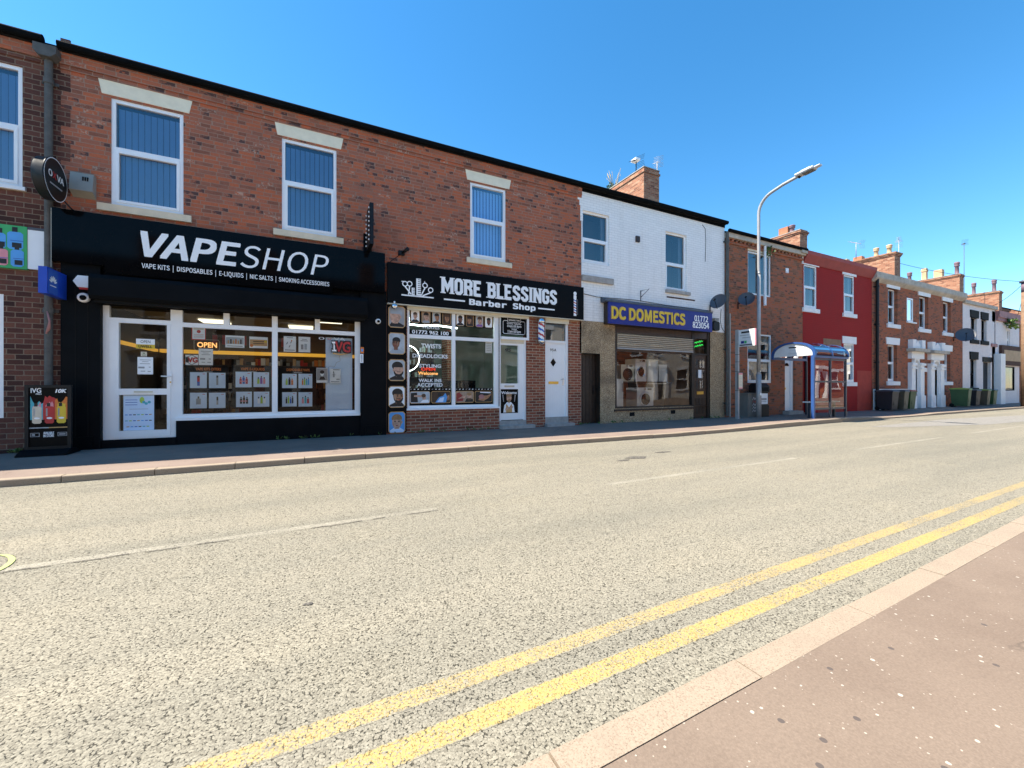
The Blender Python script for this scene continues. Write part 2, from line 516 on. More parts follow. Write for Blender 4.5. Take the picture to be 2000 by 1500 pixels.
paint('print_bg', (0.50, 0.54, 0.58), 0.5, var=0.3, scale=6)
paint('print_bg_warm', (0.40, 0.28, 0.20), 0.5, var=0.5, scale=7)
paint('skin_pale', (0.60, 0.36, 0.26), 0.5, var=0.45, scale=13)
paint('skin_tan', (0.42, 0.20, 0.10), 0.5, var=0.5, scale=13)
paint('skin_brown', (0.22, 0.09, 0.05), 0.5, var=0.5, scale=13)
paint('hair_black', (0.012, 0.010, 0.010), 0.5)
paint('hair_brown', (0.085, 0.045, 0.025), 0.5, var=0.3, scale=20)
paint('hair_fair', (0.36, 0.20, 0.09), 0.5, var=0.3, scale=20)
paint('cloth_grey', (0.35, 0.40, 0.46), 0.7)
paint('sign_blue', (0.010, 0.018, 0.22), 0.35, var=0.1)
paint('box_blue', (0.012, 0.07, 0.50), 0.4)
paint('wood_brown', (0.055, 0.028, 0.016), 0.45, var=0.4, scale=12)
paint('wood_dark', (0.030, 0.018, 0.012), 0.5, var=0.4, scale=12)
paint('shutter_tan', (0.48, 0.41, 0.32), 0.45, metal=0.3, var=0.1, dirt=0.2)
paint('shelter_blue', (0.03, 0.085, 0.26), 0.35, var=0.1)
paint('shelter_dark', (0.035, 0.04, 0.06), 0.4)
paint('shelter_white', (0.70, 0.72, 0.72), 0.4)
paint('blind_sky_tint', (0.27, 0.53, 1.0), 0.7, var=0.05)  # pale blinds with the sky's reflection put into their colour
paint('bin_black', (0.022, 0.024, 0.028), 0.5, var=0.2)
paint('bin_brown', (0.085, 0.07, 0.045), 0.5, var=0.2)
paint('bin_green', (0.035, 0.085, 0.028), 0.5, var=0.2)
paint('lid_lime', (0.22, 0.30, 0.05), 0.5, var=0.2)
paint('lid_red', (0.42, 0.07, 0.03), 0.5, var=0.2)
paint('lid_grey', (0.07, 0.08, 0.10), 0.5)
paint('cabinet_grey', (0.16, 0.16, 0.145), 0.6, var=0.15, dirt=0.3)
paint('pot_buff', (0.55, 0.38, 0.22), 0.8, var=0.2, dirt=0.2)
paint('pot_purple', (0.20, 0.12, 0.14), 0.7, var=0.25)
paint('terracotta', (0.42, 0.17, 0.085), 0.8, var=0.2)
paint('leaf_green', (0.085, 0.15, 0.03), 0.6, var=0.4)
paint('leaf_dry', (0.34, 0.27, 0.15), 0.7)
paint('wall_white', (0.62, 0.64, 0.62), 0.8)
paint('wall_green', (0.36, 0.46, 0.42), 0.7)
paint('wall_dark', (0.055, 0.05, 0.05), 0.8)
paint('floor_wood', (0.10, 0.085, 0.07), 0.5, var=0.3, scale=6)
paint('lime_spray', (0.40, 0.46, 0.16), 0.7)
paint('timber_pole', (0.22, 0.13, 0.075), 0.8, var=0.3, scale=6, dirt=0.3)
paint('rust', (0.085, 0.035, 0.02), 0.85, var=0.4, scale=8)
paint('appliance', (0.75, 0.76, 0.77), 0.3, var=0.03)
paint('cream_bounce', (0.80, 0.72, 0.60), 0.9)  # pale coat for the unseen houses, added as a warm bounce
paint('board_tan', (0.30, 0.17, 0.10), 0.8, var=0.3)
paint('red_faded', (0.42, 0.05, 0.03), 0.85, var=0.2, scale=2, dirt=0.3)
paint('red_trim', (0.33, 0.04, 0.035), 0.6, var=0.2)
paint('pink_trim', (0.42, 0.20, 0.19), 0.7, var=0.2)
glass('glass_upper', 1.7, (0.86, 0.92, 0.96), 0.03, 0.09)
glass('glass_shop', 1.38, (0.96, 0.985, 0.98), 0.08, 0.0)
glass('glass_shop_wavy', 1.5, (0.94, 0.96, 0.95), 0.14, 0.04)
glass('glass_shelter', 1.5, (0.86, 0.89, 0.88), 0.10, 0.14)
glass('roof_tint', 1.5, (0.34, 0.40, 0.52), 0.05, 0.10)
glass('glass_small', 1.6, (0.75, 0.78, 0.76), 0.05, 0.12)
glow('tube_light', (1.0, 0.90, 0.66), 0.6)
glow('tube_white', (0.86, 1.0, 0.96), 5.0)
glow('strip_yellow', (1.0, 0.52, 0.06), 0.16)
glow('neon_orange', (1.0, 0.5, 0.15), 0.4)
glow('neon_red', (0.9, 0.06, 0.03), 0.25)
glow('neon_green', (0.05, 0.9, 0.12), 0.25)
glow('bulb', (1.0, 0.95, 0.85), 1.2)

# ------------------------------------------------------------------ mesh builder
FONTS = {}
_fd = bpy.utils.system_resource('DATAFILES', path='fonts')

def font(key):
    if key == 'wide':
        return None
    if key not in FONTS:
        try:
            FONTS[key] = bpy.data.fonts.load(os.path.join(_fd, {'sans': 'Noto Sans CJK Regular.woff2', 'mono': 'DejaVuSansMono.woff2'}[key]))
        except Exception:
            FONTS[key] = None
    return FONTS[key]

def glyphs(body, key='wide', bold=0.0, shear=0.0, space=1.0):
    c = bpy.data.curves.new('t', 'FONT')
    c.body = body
    f = font(key)
    if f:
        c.font = f
    c.offset = bold
    c.shear = shear
    c.space_character = space
    c.resolution_u = 4
    o = bpy.data.objects.new('t', c)
    COL.objects.link(o)
    dg = bpy.context.evaluated_depsgraph_get()
    me = bpy.data.meshes.new_from_object(o.evaluated_get(dg))
    vs_ = [(v.co.x, v.co.y) for v in me.vertices]
    fs = [tuple(p.vertices) for p in me.polygons]
    bpy.data.objects.remove(o)
    bpy.data.curves.remove(c)
    bpy.data.meshes.remove(me)
    return vs_, fs

class M:
    def __init__(s, xf=None):
        s.v, s.f, s.m, s.s, s.slots, s.xf = [], [], [], [], [], xf
        s.sm = False
    def add(s, p):
        s.v.append(s.xf(p) if s.xf else p)
        return len(s.v) - 1
    def idx(s, mat):
        if mat not in s.slots:
            s.slots.append(mat)
        return s.slots.index(mat)
    def poly(s, pts, mat):
        s.f.append([s.add(p) for p in pts])
        s.m.append(s.idx(mat))
        s.s.append(s.sm)
    def box(s, x0, x1, y0, y1, z0, z1, mat):
        a = [s.add(p) for p in ((x0, y0, z0), (x1, y0, z0), (x1, y1, z0), (x0, y1, z0), (x0, y0, z1), (x1, y0, z1), (x1, y1, z1), (x0, y1, z1))]
        k = s.idx(mat)
        for q in ((0, 3, 2, 1), (4, 5, 6, 7), (0, 1, 5, 4), (1, 2, 6, 5), (2, 3, 7, 6), (3, 0, 4, 7)):
            s.f.append([a[i] for i in q])
            s.m.append(k)
            s.s.append(False)
    def prism(s, pts, y0, y1, mat):                   # outline in x, z pulled along y
        n = len(pts)
        a = [s.add((x, y0, z)) for x, z in pts]
        b = [s.add((x, y1, z)) for x, z in pts]
        k = s.idx(mat)
        fs = [list(a), list(reversed(b))] + [[a[i], b[i], b[(i + 1) % n], a[(i + 1) % n]] for i in range(n)]
        for q in fs:
            s.f.append(q)
            s.m.append(k)
            s.s.append(False)
    def extrude_x(s, pts, x0, x1, mat):               # outline in y, z pulled along x
        n = len(pts)
        a = [s.add((x0, y, z)) for y, z in pts]
        b = [s.add((x1, y, z)) for y, z in pts]
        k = s.idx(mat)
        fs = [list(a), list(reversed(b))] + [[a[i], b[i], b[(i + 1) % n], a[(i + 1) % n]] for i in range(n)]
        for q in fs:
            s.f.append(q)
            s.m.append(k)
            s.s.append(False)
    def rect(s, x0, x1, z0, z1, y, mat):
        s.poly([(x0, y, z0), (x1, y, z0), (x1, y, z1), (x0, y, z1)], mat)
    def flat(s, pts, y, mat):
        s.poly([(x, y, z) for x, z in pts], mat)
    def ell(s, cx, cz, rx, rz, y, mat, n=16, a0=0, a1=360):
        full = a1 - a0 >= 360
        m = n if full else n + 1
        s.poly([(cx + rx * math.cos(R(a0 + (a1 - a0) * i / n)), y, cz + rz * math.sin(R(a0 + (a1 - a0) * i / n))) for i in range(m)], mat)
    def line(s, pts, wd, y, mat, closed=False, depth=0.0, split=False):    # mitred flat stroke in x, z
        n = len(pts)
        L, Rr = [], []
        for i in range(n):
            p = Vector(pts[i])
            a = Vector(pts[i - 1]) if (i > 0 or closed) else None
            b = Vector(pts[(i + 1) % n]) if (i < n - 1 or closed) else None
            d1 = (p - a).normalized() if a is not None else None
            d2 = (b - p).normalized() if b is not None else None
            d1 = d1 if d1 is not None else d2
            d2 = d2 if d2 is not None else d1
            n1, n2 = Vector((-d1.y, d1.x)), Vector((-d2.y, d2.x))
            mm = (n1 + n2)
            mm = mm.normalized() if mm.length > 1e-6 else n1
            q = wd / 2 / max(0.35, mm.dot(n1))
            L.append(p + mm * q)
            Rr.append(p - mm * q)
        for i in range(n if closed else n - 1):
            j = (i + 1) % n
            quad = [Rr[i], Rr[j], L[j], L[i]]
            if depth:
                s.prism([(q.x, q.y) for q in quad], y - depth, y, mat)
            else:
                s.flat([(q.x, q.y) for q in quad], y, mat)
    def tube(s, pts, r, mat, n=8, cap=True, smooth=True):
        P = [Vector(p) for p in pts]
        rs = r if isinstance(r, (list, tuple)) else [r] * len(P)
        rings = []
        up = None
        for i, p in enumerate(P):
            d = (P[min(i + 1, len(P) - 1)] - P[max(i - 1, 0)]).normalized()
            if up is None:
                up = Vector((0, 0, 1)) if abs(d.z) < 0.9 else Vector((1, 0, 0))
            u = d.cross(up).normalized()
            w_ = u.cross(d).normalized()
            up = w_
            rings.append([s.add(tuple(p + (u * math.cos(2 * math.pi * k / n) + w_ * math.sin(2 * math.pi * k / n)) * rs[i])) for k in range(n)])
        kk = s.idx(mat)
        for a, b in zip(rings, rings[1:]):
            for k in range(n):
                s.f.append([a[k], a[(k + 1) % n], b[(k + 1) % n], b[k]])
                s.m.append(kk)
                s.s.append(smooth)
        if cap:
            for q in (list(reversed(rings[0])), rings[-1]):
                s.f.append(q)
                s.m.append(kk)
                s.s.append(False)
    def lathe(s, c, prof, mat, n=16, axis='z', fm=None):   # prof: (radius, height)
        rings = []
        for r, h in prof:
            ring = []
            for k in range(n):
                a = 2 * math.pi * k / n
                if axis == 'z':
                    ring.append(s.add((c[0] + r * math.cos(a), c[1] + r * math.sin(a), c[2] + h)))
                elif axis == 'x':
                    ring.append(s.add((c[0] + h, c[1] + r * math.cos(a), c[2] + r * math.sin(a))))
                else:
                    ring.append(s.add((c[0] + r * math.cos(a), c[1] + h, c[2] + r * math.sin(a))))
            rings.append(ring)
        for i, (a, b) in enumerate(zip(rings, rings[1:])):
            for k in range(n):
                s.f.append([a[k], a[(k + 1) % n], b[(k + 1) % n], b[k]])
                s.m.append(s.idx(fm(i, k) if fm else mat))
                s.s.append(True)
        for q in (list(reversed(rings[0])), rings[-1]):
            s.f.append(q)
            s.m.append(s.idx(mat))
            s.s.append(False)
    def text(s, body, x0, x1, z0, z1, y, mat, key='wide', bold=0.0, shear=0.0, space=1.0, align=None, cap='H'):
        vs_, fs = glyphs(body, key, 0.0, shear, space)   # fitted: capitals fill z0..z1, the line fills x0..x1 (or keeps its shape)
        if not vs_:
            return
        hv, _ = glyphs(cap, key)
        h0, h1 = min(v[1] for v in hv), max(v[1] for v in hv)
        bold = bold * (h1 - h0) / 0.73
        a0, a1 = min(v[0] for v in vs_), max(v[0] for v in vs_)
        sz = (z1 - z0) / (h1 - h0)
        sx = (x1 - x0) / (a1 - a0)
        if align:
            sx = min(sx, sz * align)
            xs = (x0 + x1) / 2 - sx * (a0 + a1) / 2
        else:
            xs = x0 - sx * a0
        k = s.idx(mat)
        rounds = [(0, 0)] if bold <= 0 else [(0, 0)] + [(a * bold, b * bold) for a, b in ((1, 0), (-1, 0), (0, 1), (0, -1), (1, 1), (-1, 1), (1, -1), (-1, -1))]
        for j, (ox, oz) in enumerate(rounds):             # heavier weights: the same glyph struck again a hair aside
            b = len(s.v)
            for vx, vz in vs_:
                s.add((xs + (vx + ox) * sx, y - .0006 * j, z0 + (vz + oz - h0) * sz))
            for q in fs:
                s.f.append([b + i for i in q])
                s.m.append(k)
                s.s.append(False)
    def build(s, name, parent=None, loc=None, label=None):
        org = Vector(loc) if loc is not None else (root_loc(parent) if parent else Vector((0, 0, 0)))
        me = bpy.data.meshes.new(name)
        me.from_pydata([tuple(Vector(v) - org) for v in s.v], [], s.f)
        for mt in s.slots:
            me.materials.append(MATS[mt])
        me.polygons.foreach_set('material_index', s.m)
        me.polygons.foreach_set('use_smooth', s.s)
        bm = bmesh.new()
        bm.from_mesh(me)
        bmesh.ops.recalc_face_normals(bm, faces=bm.faces)
        bm.to_mesh(me)
        bm.free()
        me.update()
        o = bpy.data.objects.new(name, me)
        COL.objects.link(o)
        if parent:
            o.parent = parent
        elif loc is not None:
            o.location = org
        if label:
            o['label'] = label
        return o

def root_loc(o):
    p = Vector((0, 0, 0))
    while o is not None:
        p = p + o.location
        o = o.parent
    return p

def thing(name, label, cat, loc, group=None):
    o = bpy.data.objects.new(name, None)
    o.empty_display_size = 0.2
    COL.objects.link(o)
    o.location = loc
    return tag(o, label, cat, group)

def tag(o, label, cat, group=None):
    o['label'] = label
    o['category'] = cat
    if group:
        o['group'] = group
    return o

def structure(o):
    o['kind'] = 'structure'
    return o

def copy_tree(o, loc=None, parent=None):
    c = o.copy()
    COL.objects.link(c)
    if loc is not None:
        c.location = loc
    c.parent = parent
    for ch in list(o.children):
        copy_tree(ch, None, c)
    return c

# ------------------------------------------------------------------ ground, road, kerbs, pavements
def lerp_pts(pts, x):
    for (x0, y0), (x1, y1) in zip(pts, pts[1:]):
        if x <= x1:
            return y0 + (y1 - y0) * (x - x0) / (x1 - x0)
    return pts[-1][1]

KF = [(-40, 7.05), (-3, 7.14), (0.5, 7.24), (4, 7.22), (8, 7.12), (12, 7.3), (16, 7.52), (22.5, 7.62), (35, 7.78), (60, 8.1), (140, 9.0)]
KH = [(-40, .09), (10, .09), (12.5, .13), (17.5, .13), (19.5, .055), (22.5, .05), (24, .085), (140, .09)]
KN = lambda x: 1.085 + (x - 0.55) * 0.0297              # road side of the near kerb
xs_far = [-40, -20, -10] + [-8 + 0.5 * i for i in range(0, 140)] + [65, 80, 110, 140]

m = M()
m.poly([(-300, -300, -.03), (500, -300, -.03), (500, 300, -.03), (-300, 300, -.03)], 'ground_earth')
structure(m.build('ground'))
m = M()
for a, b in zip(xs_far, xs_far[1:]):
    m.poly([(a, KN(a) - .02, 0), (b, KN(b) - .02, 0), (b, lerp_pts(KF, b) + .02, 0), (a, lerp_pts(KF, a) + .02, 0)], 'road_asphalt')
structure(m.build('road'))
# far pavement: rises slightly from the kerb to the house fronts
m = M()
for a, b in zip(xs_far, xs_far[1:]):
    ya, yb, ha, hb = lerp_pts(KF, a) + .125, lerp_pts(KF, b) + .125, lerp_pts(KH, a), lerp_pts(KH, b)
    m.poly([(a, ya, ha - .002), (b, yb, hb - .002), (b, F + .35, .115), (a, F + .35, .115)], 'pavement_far')
structure(m.build('pavement'))
# near pavement where the photographer stands
m = M()
for i in range(60):
    a, b = -30 + i * 2.0, -28 + i * 2.0
    m.poly([(a, KN(a) - .1255, .088), (b, KN(b) - .1255, .088), (b, -5.6, .12), (a, -5.6, .12)], 'pavement_tan')
structure(m.build('pavement'))
def kerb(xa, xb, step, yf, hf, sgn):
    m = M()
    x = xa
    i = 0
    while x < xb:
        e = x + step - .009
        i += 1
        j = (random.random() - .5) * .008
        A = []
        for q in (x, e):
            y0, h = yf(q), hf(q) + j * .7
            prof = [(0, -.05), (0, h - .014), (.005, h - .004), (.014, h), (.124, h), (.124, -.05)]
            A.append([(q, y0 + sgn * py + j, pz) for py, pz in prof])
        n = len(A[0])
        for t in range(n - 1):
            m.poly([A[0][t], A[1][t], A[1][t + 1], A[0][t + 1]], 'kerb_stone')
        m.poly(A[0], 'kerb_stone')
        m.poly(list(reversed(A[1])), 'kerb_stone')
        x += step
    return structure(m.build('kerb'))
kerb(-12, 70, 0.915, lambda q: lerp_pts(KF, q), lambda q: lerp_pts(KH, q), 1)
kerb(-12.15, 40, 0.915, KN, lambda q: .09, -1)

def strip(x0, x1, yc, wd, mat, z=.0008, step=1.0):
    m = M()
    n = max(1, int((x1 - x0) / step))
    for i in range(n):
        a, b = x0 + (x1 - x0) * i / n, x0 + (x1 - x0) * (i + 1) / n
        m.poly([(a, yc(a) - wd / 2, z), (b, yc(b) - wd / 2, z), (b, yc(b) + wd / 2, z), (a, yc(a) + wd / 2, z)], mat)
    return structure(m.build('road_marking'))
strip(-12, 45, lambda q: 1.39 + (q - 0.4) * .0195, .108, 'yellow_line_bold')
strip(-12, 45, lambda q: 1.605 + (q - 0.4) * .0195, .104, 'yellow_line_worn')
strip(-12, 11, lambda q: lerp_pts(KF, q) - .30, .07, 'yellow_line_faded')
strip(-12, 11, lambda q: lerp_pts(KF, q) - .50, .06, 'yellow_line_faded')
for a, b in ((-1.85, 1.12), (3.3, 7.4), (9.4, 13.5), (15.5, 19.5), (21.5, 25.5), (27.5, 31.5)):
    strip(a, b, lambda q: 3.96 + q * .02, .085, 'white_line')
# dark seam that runs with the centre line, asphalt repairs, oil stains
m = M()
for i in range(30):
    if random.random() < .72:
        a = -1.9 + i * .1
        j = random.uniform(-.006, .006)
        m.poly([(a, 3.895 + a * .02 + j, .0065), (a + .105, 3.897 + a * .02 + j, .0065), (a + .105, 3.909 + a * .02 + j, .0065), (a, 3.905 + a * .02 + j, .0065)], 'dark_stain')
structure(m.build('road_seam'))
m = M()
m.poly([(19.4, 5.0, .004), (25.5, 4.7, .004), (27.5, 5.9, .004), (21.5, 6.5, .004), (15.2, 6.3, .004), (15.6, 5.9, .004)], 'patch_asphalt')
structure(m.build('road_patch'))
m = M()
def blotch(m, x, y, rx, ry, mat, z, n=18, sd=1):
    rr = random.Random(sd)
    m.poly([(x + rx * math.cos(2 * math.pi * i / n) * rr.uniform(.6, 1.15), y + ry * math.sin(2 * math.pi * i / n) * rr.uniform(.6, 1.15), z) for i in range(n)], mat)
for i, (x, y, rx, ry) in enumerate(((5.0, 5.33, .22, .12), (4.62, 5.22, .16, .06), (5.85, 5.55, .2, .06), (-.02, 2.55, .03, .015))):
    blotch(m, x, y, rx, ry, 'dark_stain', .005, 18, i)
structure(m.build('road_stain'))
t = thing('manhole_cover', 'rusty iron cover in the road ringed with lime paint at the left edge', 'manhole cover', (-2.24, 3.97, 0))
m = M()
m.lathe((-2.24, 3.97, 0), [(.26, -.01), (.26, .008), (.22, .008), (.22, .004), (.03, .004)], 'rust', 24)
m.build('cover', t)
m = M()
for i in range(26):
    a, b = R(-70 + i * 5), R(-65 + i * 5)
    wv = .022 * math.sin(i / 25 * math.pi) ** .5 + .012
    m.poly([(-2.24 + q * math.cos(c), 3.97 + q * math.sin(c), .006) for q, c in ((.36, a), (.36, b), (.36 + wv, b), (.36 + wv, a))], 'lime_spray')
m.build('paint_ring', t)

# ------------------------------------------------------------------ house builder
def wall_panel(m, x0, x1, z0, z1, Y, holes, mat, reveal=.14):
    xs = sorted({x0, x1, *[h[0] for h in holes], *[h[1] for h in holes]})
    zs = sorted({z0, z1, *[h[2] for h in holes], *[h[3] for h in holes]})
    for a, b in zip(xs, xs[1:]):
        for c, d in zip(zs, zs[1:]):
            mx, mz = (a + b) / 2, (c + d) / 2
            if not any(h[0] < mx < h[1] and h[2] < mz < h[3] for h in holes):
                m.rect(a, b, c, d, Y, mat)
    for h in holes:
        a, b, c, d = h[:4]
        r = h[4] if len(h) > 4 else reveal
        rm = h[5] if len(h) > 5 else mat
        m.poly([(a, Y, c), (a, Y, d), (a, Y + r, d), (a, Y + r, c)], rm)
        m.poly([(b, Y, c), (b, Y + r, c), (b, Y + r, d), (b, Y, d)], rm)
        m.poly([(a, Y, d), (b, Y, d), (b, Y + r, d), (a, Y + r, d)], rm)
        m.poly([(a, Y, c), (a, Y + r, c), (b, Y + r, c), (b, Y, c)], rm)

def house(name, label, x0, x1, eave, holes, mat, zones=None, group=None, depth=7.6, Y=F, roof=True, cat='house', overhang=.06):
    t = thing(name, label, cat, ((x0 + x1) / 2, Y, .1), group)
    m = M()
    for za, zb, mt in (zones or [(0.0, eave, mat)]):
        wall_panel(m, x0, x1, za, zb, Y, [(h[0], h[1], max(h[2], za), min(h[3], zb), *h[4:]) for h in holes if h[2] < zb and h[3] > za], mt)
    g = .012
    for x in (x0 + g, x1 - g):
        m.poly([(x, Y + .02, 0), (x, Y + depth, 0), (x, Y + depth, eave), (x, Y + depth / 2, eave + depth * .245), (x, Y + .02, eave)], mat)
    m.poly([(x0, Y + depth, 0), (x1, Y + depth, 0), (x1, Y + depth, eave), (x0, Y + depth, eave)], mat)
    m.build('wall', t)
    if roof:
        m = M()
        rz = eave + depth * .25
        m.extrude_x([(Y - overhang, eave - .0), (Y + depth / 2, rz), (Y + depth + .15, eave), (Y + depth + .15, eave + .06), (Y + depth / 2, rz + .07), (Y - overhang, eave + .06)], x0 + .004, x1 - .004, 'slate')
        m.build('roof', t)
    return t

def gutter(t, x0, x1, z, y, r=.06, mat='gutter_black', board=.16):
    m = M()
    m.tube([(x0 + .01, y, z), (x1 - .01, y, z)], r, mat, 16, smooth=False)
    if board:
        m.box(x0 + .01, x1 - .01, F - .028, F - .003, z - board, z + .06, mat)
    k = int((x1 - x0) / .9)
    for i in range(k + 1):
        x = x0 + .05 + (x1 - x0 - .1) * i / max(1, k)
        m.box(x - .012, x + .012, y - r - .006, F - .028, z - .03, z - .018, mat)
    return m.build('gutter', t)

def sash(t, x0, x1, z0, z1, Y=F, rec=.07, fw=.06, frame='upvc', pane='glass_upper', split=.52, blind=None, tilt=False, dark=True, lower=True):
    """two-light window: frame > pane, blind"""
    y = Y + rec
    m = M()
    m.box(x0, x0 + fw, y - .03, y + .04, z0, z1, frame)
    m.box(x1 - fw, x1, y - .03, y + .04, z0, z1, frame)
    m.box(x0 + fw, x1 - fw, y - .03, y + .04, z1 - fw, z1, frame)
    m.box(x0 + fw, x1 - fw, y - .034, y + .04, z0, z0 + fw, frame)
    zm = z0 + (z1 - z0) * split
    if lower:
        m.box(x0 + fw, x1 - fw, y - .034, y + .04, zm - .03, zm + .03, frame)
        q = fw * .75
        a, b, c, d = x0 + fw, x1 - fw, z0 + fw, zm - .03
        m.box(a, a + q, y - .045, y + .02, c, d, frame)
        m.box(b - q, b, y - .045, y + .02, c, d, frame)
        m.box(a + q, b - q, y - .047, y + .02, d - q, d, frame)
        m.box(a + q, b - q, y - .047, y + .02, c, c + q, frame)
    f = m.build('window', t)
    m = M()
    m.rect(x0 + fw - .01, x1 - fw + .01, z0 + fw - .01, z1 - fw + .01, y + .006, pane)
    m.build('pane', f)
    if blind:
        m = M()
        n = int((x1 - x0 - 2 * fw) / .085)
        st = (x1 - x0 - 2 * fw) / n
        for i in range(n):
            a = x0 + fw + st * i
            m.poly([(a + st * .08, y + .09, z0 + fw), (a + st * .92, y + .105, z0 + fw), (a + st * .92, y + .105, z1 - fw - .04), (a + st * .08, y + .09, z1 - fw - .04)], blind)
        m.box(x0 + fw, x1 - fw, y + .20, y + .21, z0, z1, 'print_blue')  # blue backing, part of the sky reflection painted behind the glass
        m.build('blind', f)
    elif dark:
        m = M()
        m.rect(x0, x1, z0, z1, y + .5, 'wall_dark')  # dark sheet put in for the unlit room behind
        m.box(x0 + .02, x0 + .16, y + .12, y + .16, z0, z1, 'cloth_grey')
        m.box(x1 - .16, x1 - .02, y + .12, y + .16, z0, z1, 'cloth_grey')
        m.build('curtain', f)
    return f

def lintel(t, x0, x1, z0, z1, mat='lintel_cream', flare=.0, Y=F, out=.012):
    m = M()
    m.prism([(x0 + flare, z0), (x1 - flare, z0), (x1, z1), (x0, z1)], Y - out, Y + .1, mat)
    return m.build('lintel', t)

def sill(t, x0, x1, z0, z1, mat='sill_cream', Y=F, out=.06):
    m = M()
    m.extrude_x([(Y - out, z0), (Y + .1, z0), (Y + .1, z1 + .01), (Y - out, z1 - .012)], x0, x1, mat)
    return m.build('sill', t)

def chimney(t, x0, x1, y0, y1, z0, z1, pots=(), courses=2):
    m = M()
    m.box(x0, x1, y0, y1, z0, z1 - .22, 'brick_stack')
    zt = z1 - .22
    for i in range(courses):
        o = .035 * (i + 1)
        m.box(x0 - o, x1 + o, y0 - o, y1 + o, zt, zt + .075, 'brick_stack')
        zt += .075
    m.box(x0, x1, y0, y1, zt, z1 - .02, 'brick_stack')
    m.box(x0 - .02, x1 + .02, y0 - .02, y1 + .02, z1 - .02, z1 + .015, 'concrete')
    c = m.build('chimney', t)
    for fy, mat, h, kind in pots:
        m = M()
        px, py = (x0 + x1) / 2, y0 + (y1 - y0) * fy
        if kind == 'crown':
            m.lathe((px, py, z1 + .01), [(.17, 0), (.125, .1), (.11, h * .62), (.15, h * .66), (.16, h * .72), (.13, h * .78), (.16, h * .84), (.16, h * .96), (.13, h), (.09, h), (.09, h - .1)], mat, 12)
        elif kind == 'square':
            m.box(px - .14, px + .14, py - .14, py + .14, z1 + .01, z1 + h, mat)
            m.box(px - .17, px + .17, py - .17, py + .17, z1 + h * .72, z1 + h * .86, mat)
        else:
            m.box(px - .2, px + .2, py - .24, py + .24, z1 + .01, z1 + h, mat)
        m.build('pot', c)
    return c

def downpipe(name, label, x, y, z0, z1, r=.05, mat='pipe_grey', hopper=None, group=None):
    t = thing(name, label, 'drainpipe', (x, y, z0), group)
    m = M()
    m.tube([(x, y, z0), (x, y, z1)], r, mat, 18, smooth=False)
    for k in range(4):
        z = z0 + .4 + (z1 - z0 - .8) * k / 3
        m.tube([(x, y, z), (x, y, z + .09)], r * 1.25, mat, 18, smooth=False)
        m.box(x - r * 2, x + r * 2, F - .012 if y > F - .3 else y, y + r, z + .02, z + .07, mat)
    m.build('pipe', t)
    if hopper:
        m = M()
        m.prism([(x - .07, z1 + .0), (x + .07, z1 + .0), (x + hopper, z1 + .07), (x + hopper, z1 + .19), (x - hopper, z1 + .19), (x - hopper, z1 + .07)], y - .13, y + .05, mat)
        m.build('hopper', t)
    return t

# ================================================================== the brick building with the vape shop and the barber shop
BX0, BX1 = -3.90, 7.03
V = F + .08
win_spans = []
for (xa, xb) in ((-3.25, -2.21), (-.57, .48), (3.60, 4.60)):
    win_spans.append((xa, xb, 4.50, 6.42))
vx0, vx1 = -3.9, 1.53
bw0, bw1 = ax(794, V), ax(973, V)                       # barber window
bd0, bd1 = ax(973, V), ax(1026, V)                      # barber door
d90, d91 = ax(1062, V), ax(1108, V)                     # white side door
BZ = 3.14                                               # underside of the barber sign
holes = [(*s_, .12) for s_ in win_spans]
holes += [(vx0 + .02, vx1, 0.0, 3.42, .5, 'black_paint'), (bw0, bw1, .66, BZ, .2, 'brick_pier'), (bd0, bd1, .05, BZ, .2, 'brick_pier'), (d90, d91, .05, BZ, .2, 'brick_pier')]
bld = house('shop_building', 'long red brick building over the black vape shop and the barber shop', BX0, BX1, 6.98, holes, 'brick_red',
            zones=[(0, 3.3, 'brick_pier'), (3.3, 6.60, 'brick_red'), (6.60, 6.98, 'brick_red')], cat='shop building')
m = M()
m.box(BX0, BX1, F - .022, F + .02, 6.71, 6.78, 'brick_red')
m.box(BX0, BX1, F - .045, F + .02, 6.78, 6.985, 'brick_red')
m.build('cornice', bld)
gutter(bld, BX0, BX1 + 6.25, 7.05, F - .12, .065, board=.14)
for (xa, xb, za, zb) in win_spans:
    sash(bld, xa, xb, za, zb, blind='blind_sky_tint', split=.535, rec=.05)
m_l = [(-3.42, -2.07), (-.70, .62), (3.47, 4.75)]
for a, b in m_l:
    lintel(bld, a, b, 6.46, 6.72, flare=.05)
for a, b in ((-3.42, -2.08), (-.72, .62), (3.50, 4.76)):
    sill(bld, a, b, 4.36, 4.50)
for i in range(0, 52, 8):                                # toothed joint to the neighbour on the left
    m = M()
    for q in range(4):
        z = 3.32 + (i + q) * .0755
        m.box(BX0 - .005, BX0 + .12, F - .004, F + .02, z, z + .0753, 'brick_dark')
    m.build('toothing', bld)

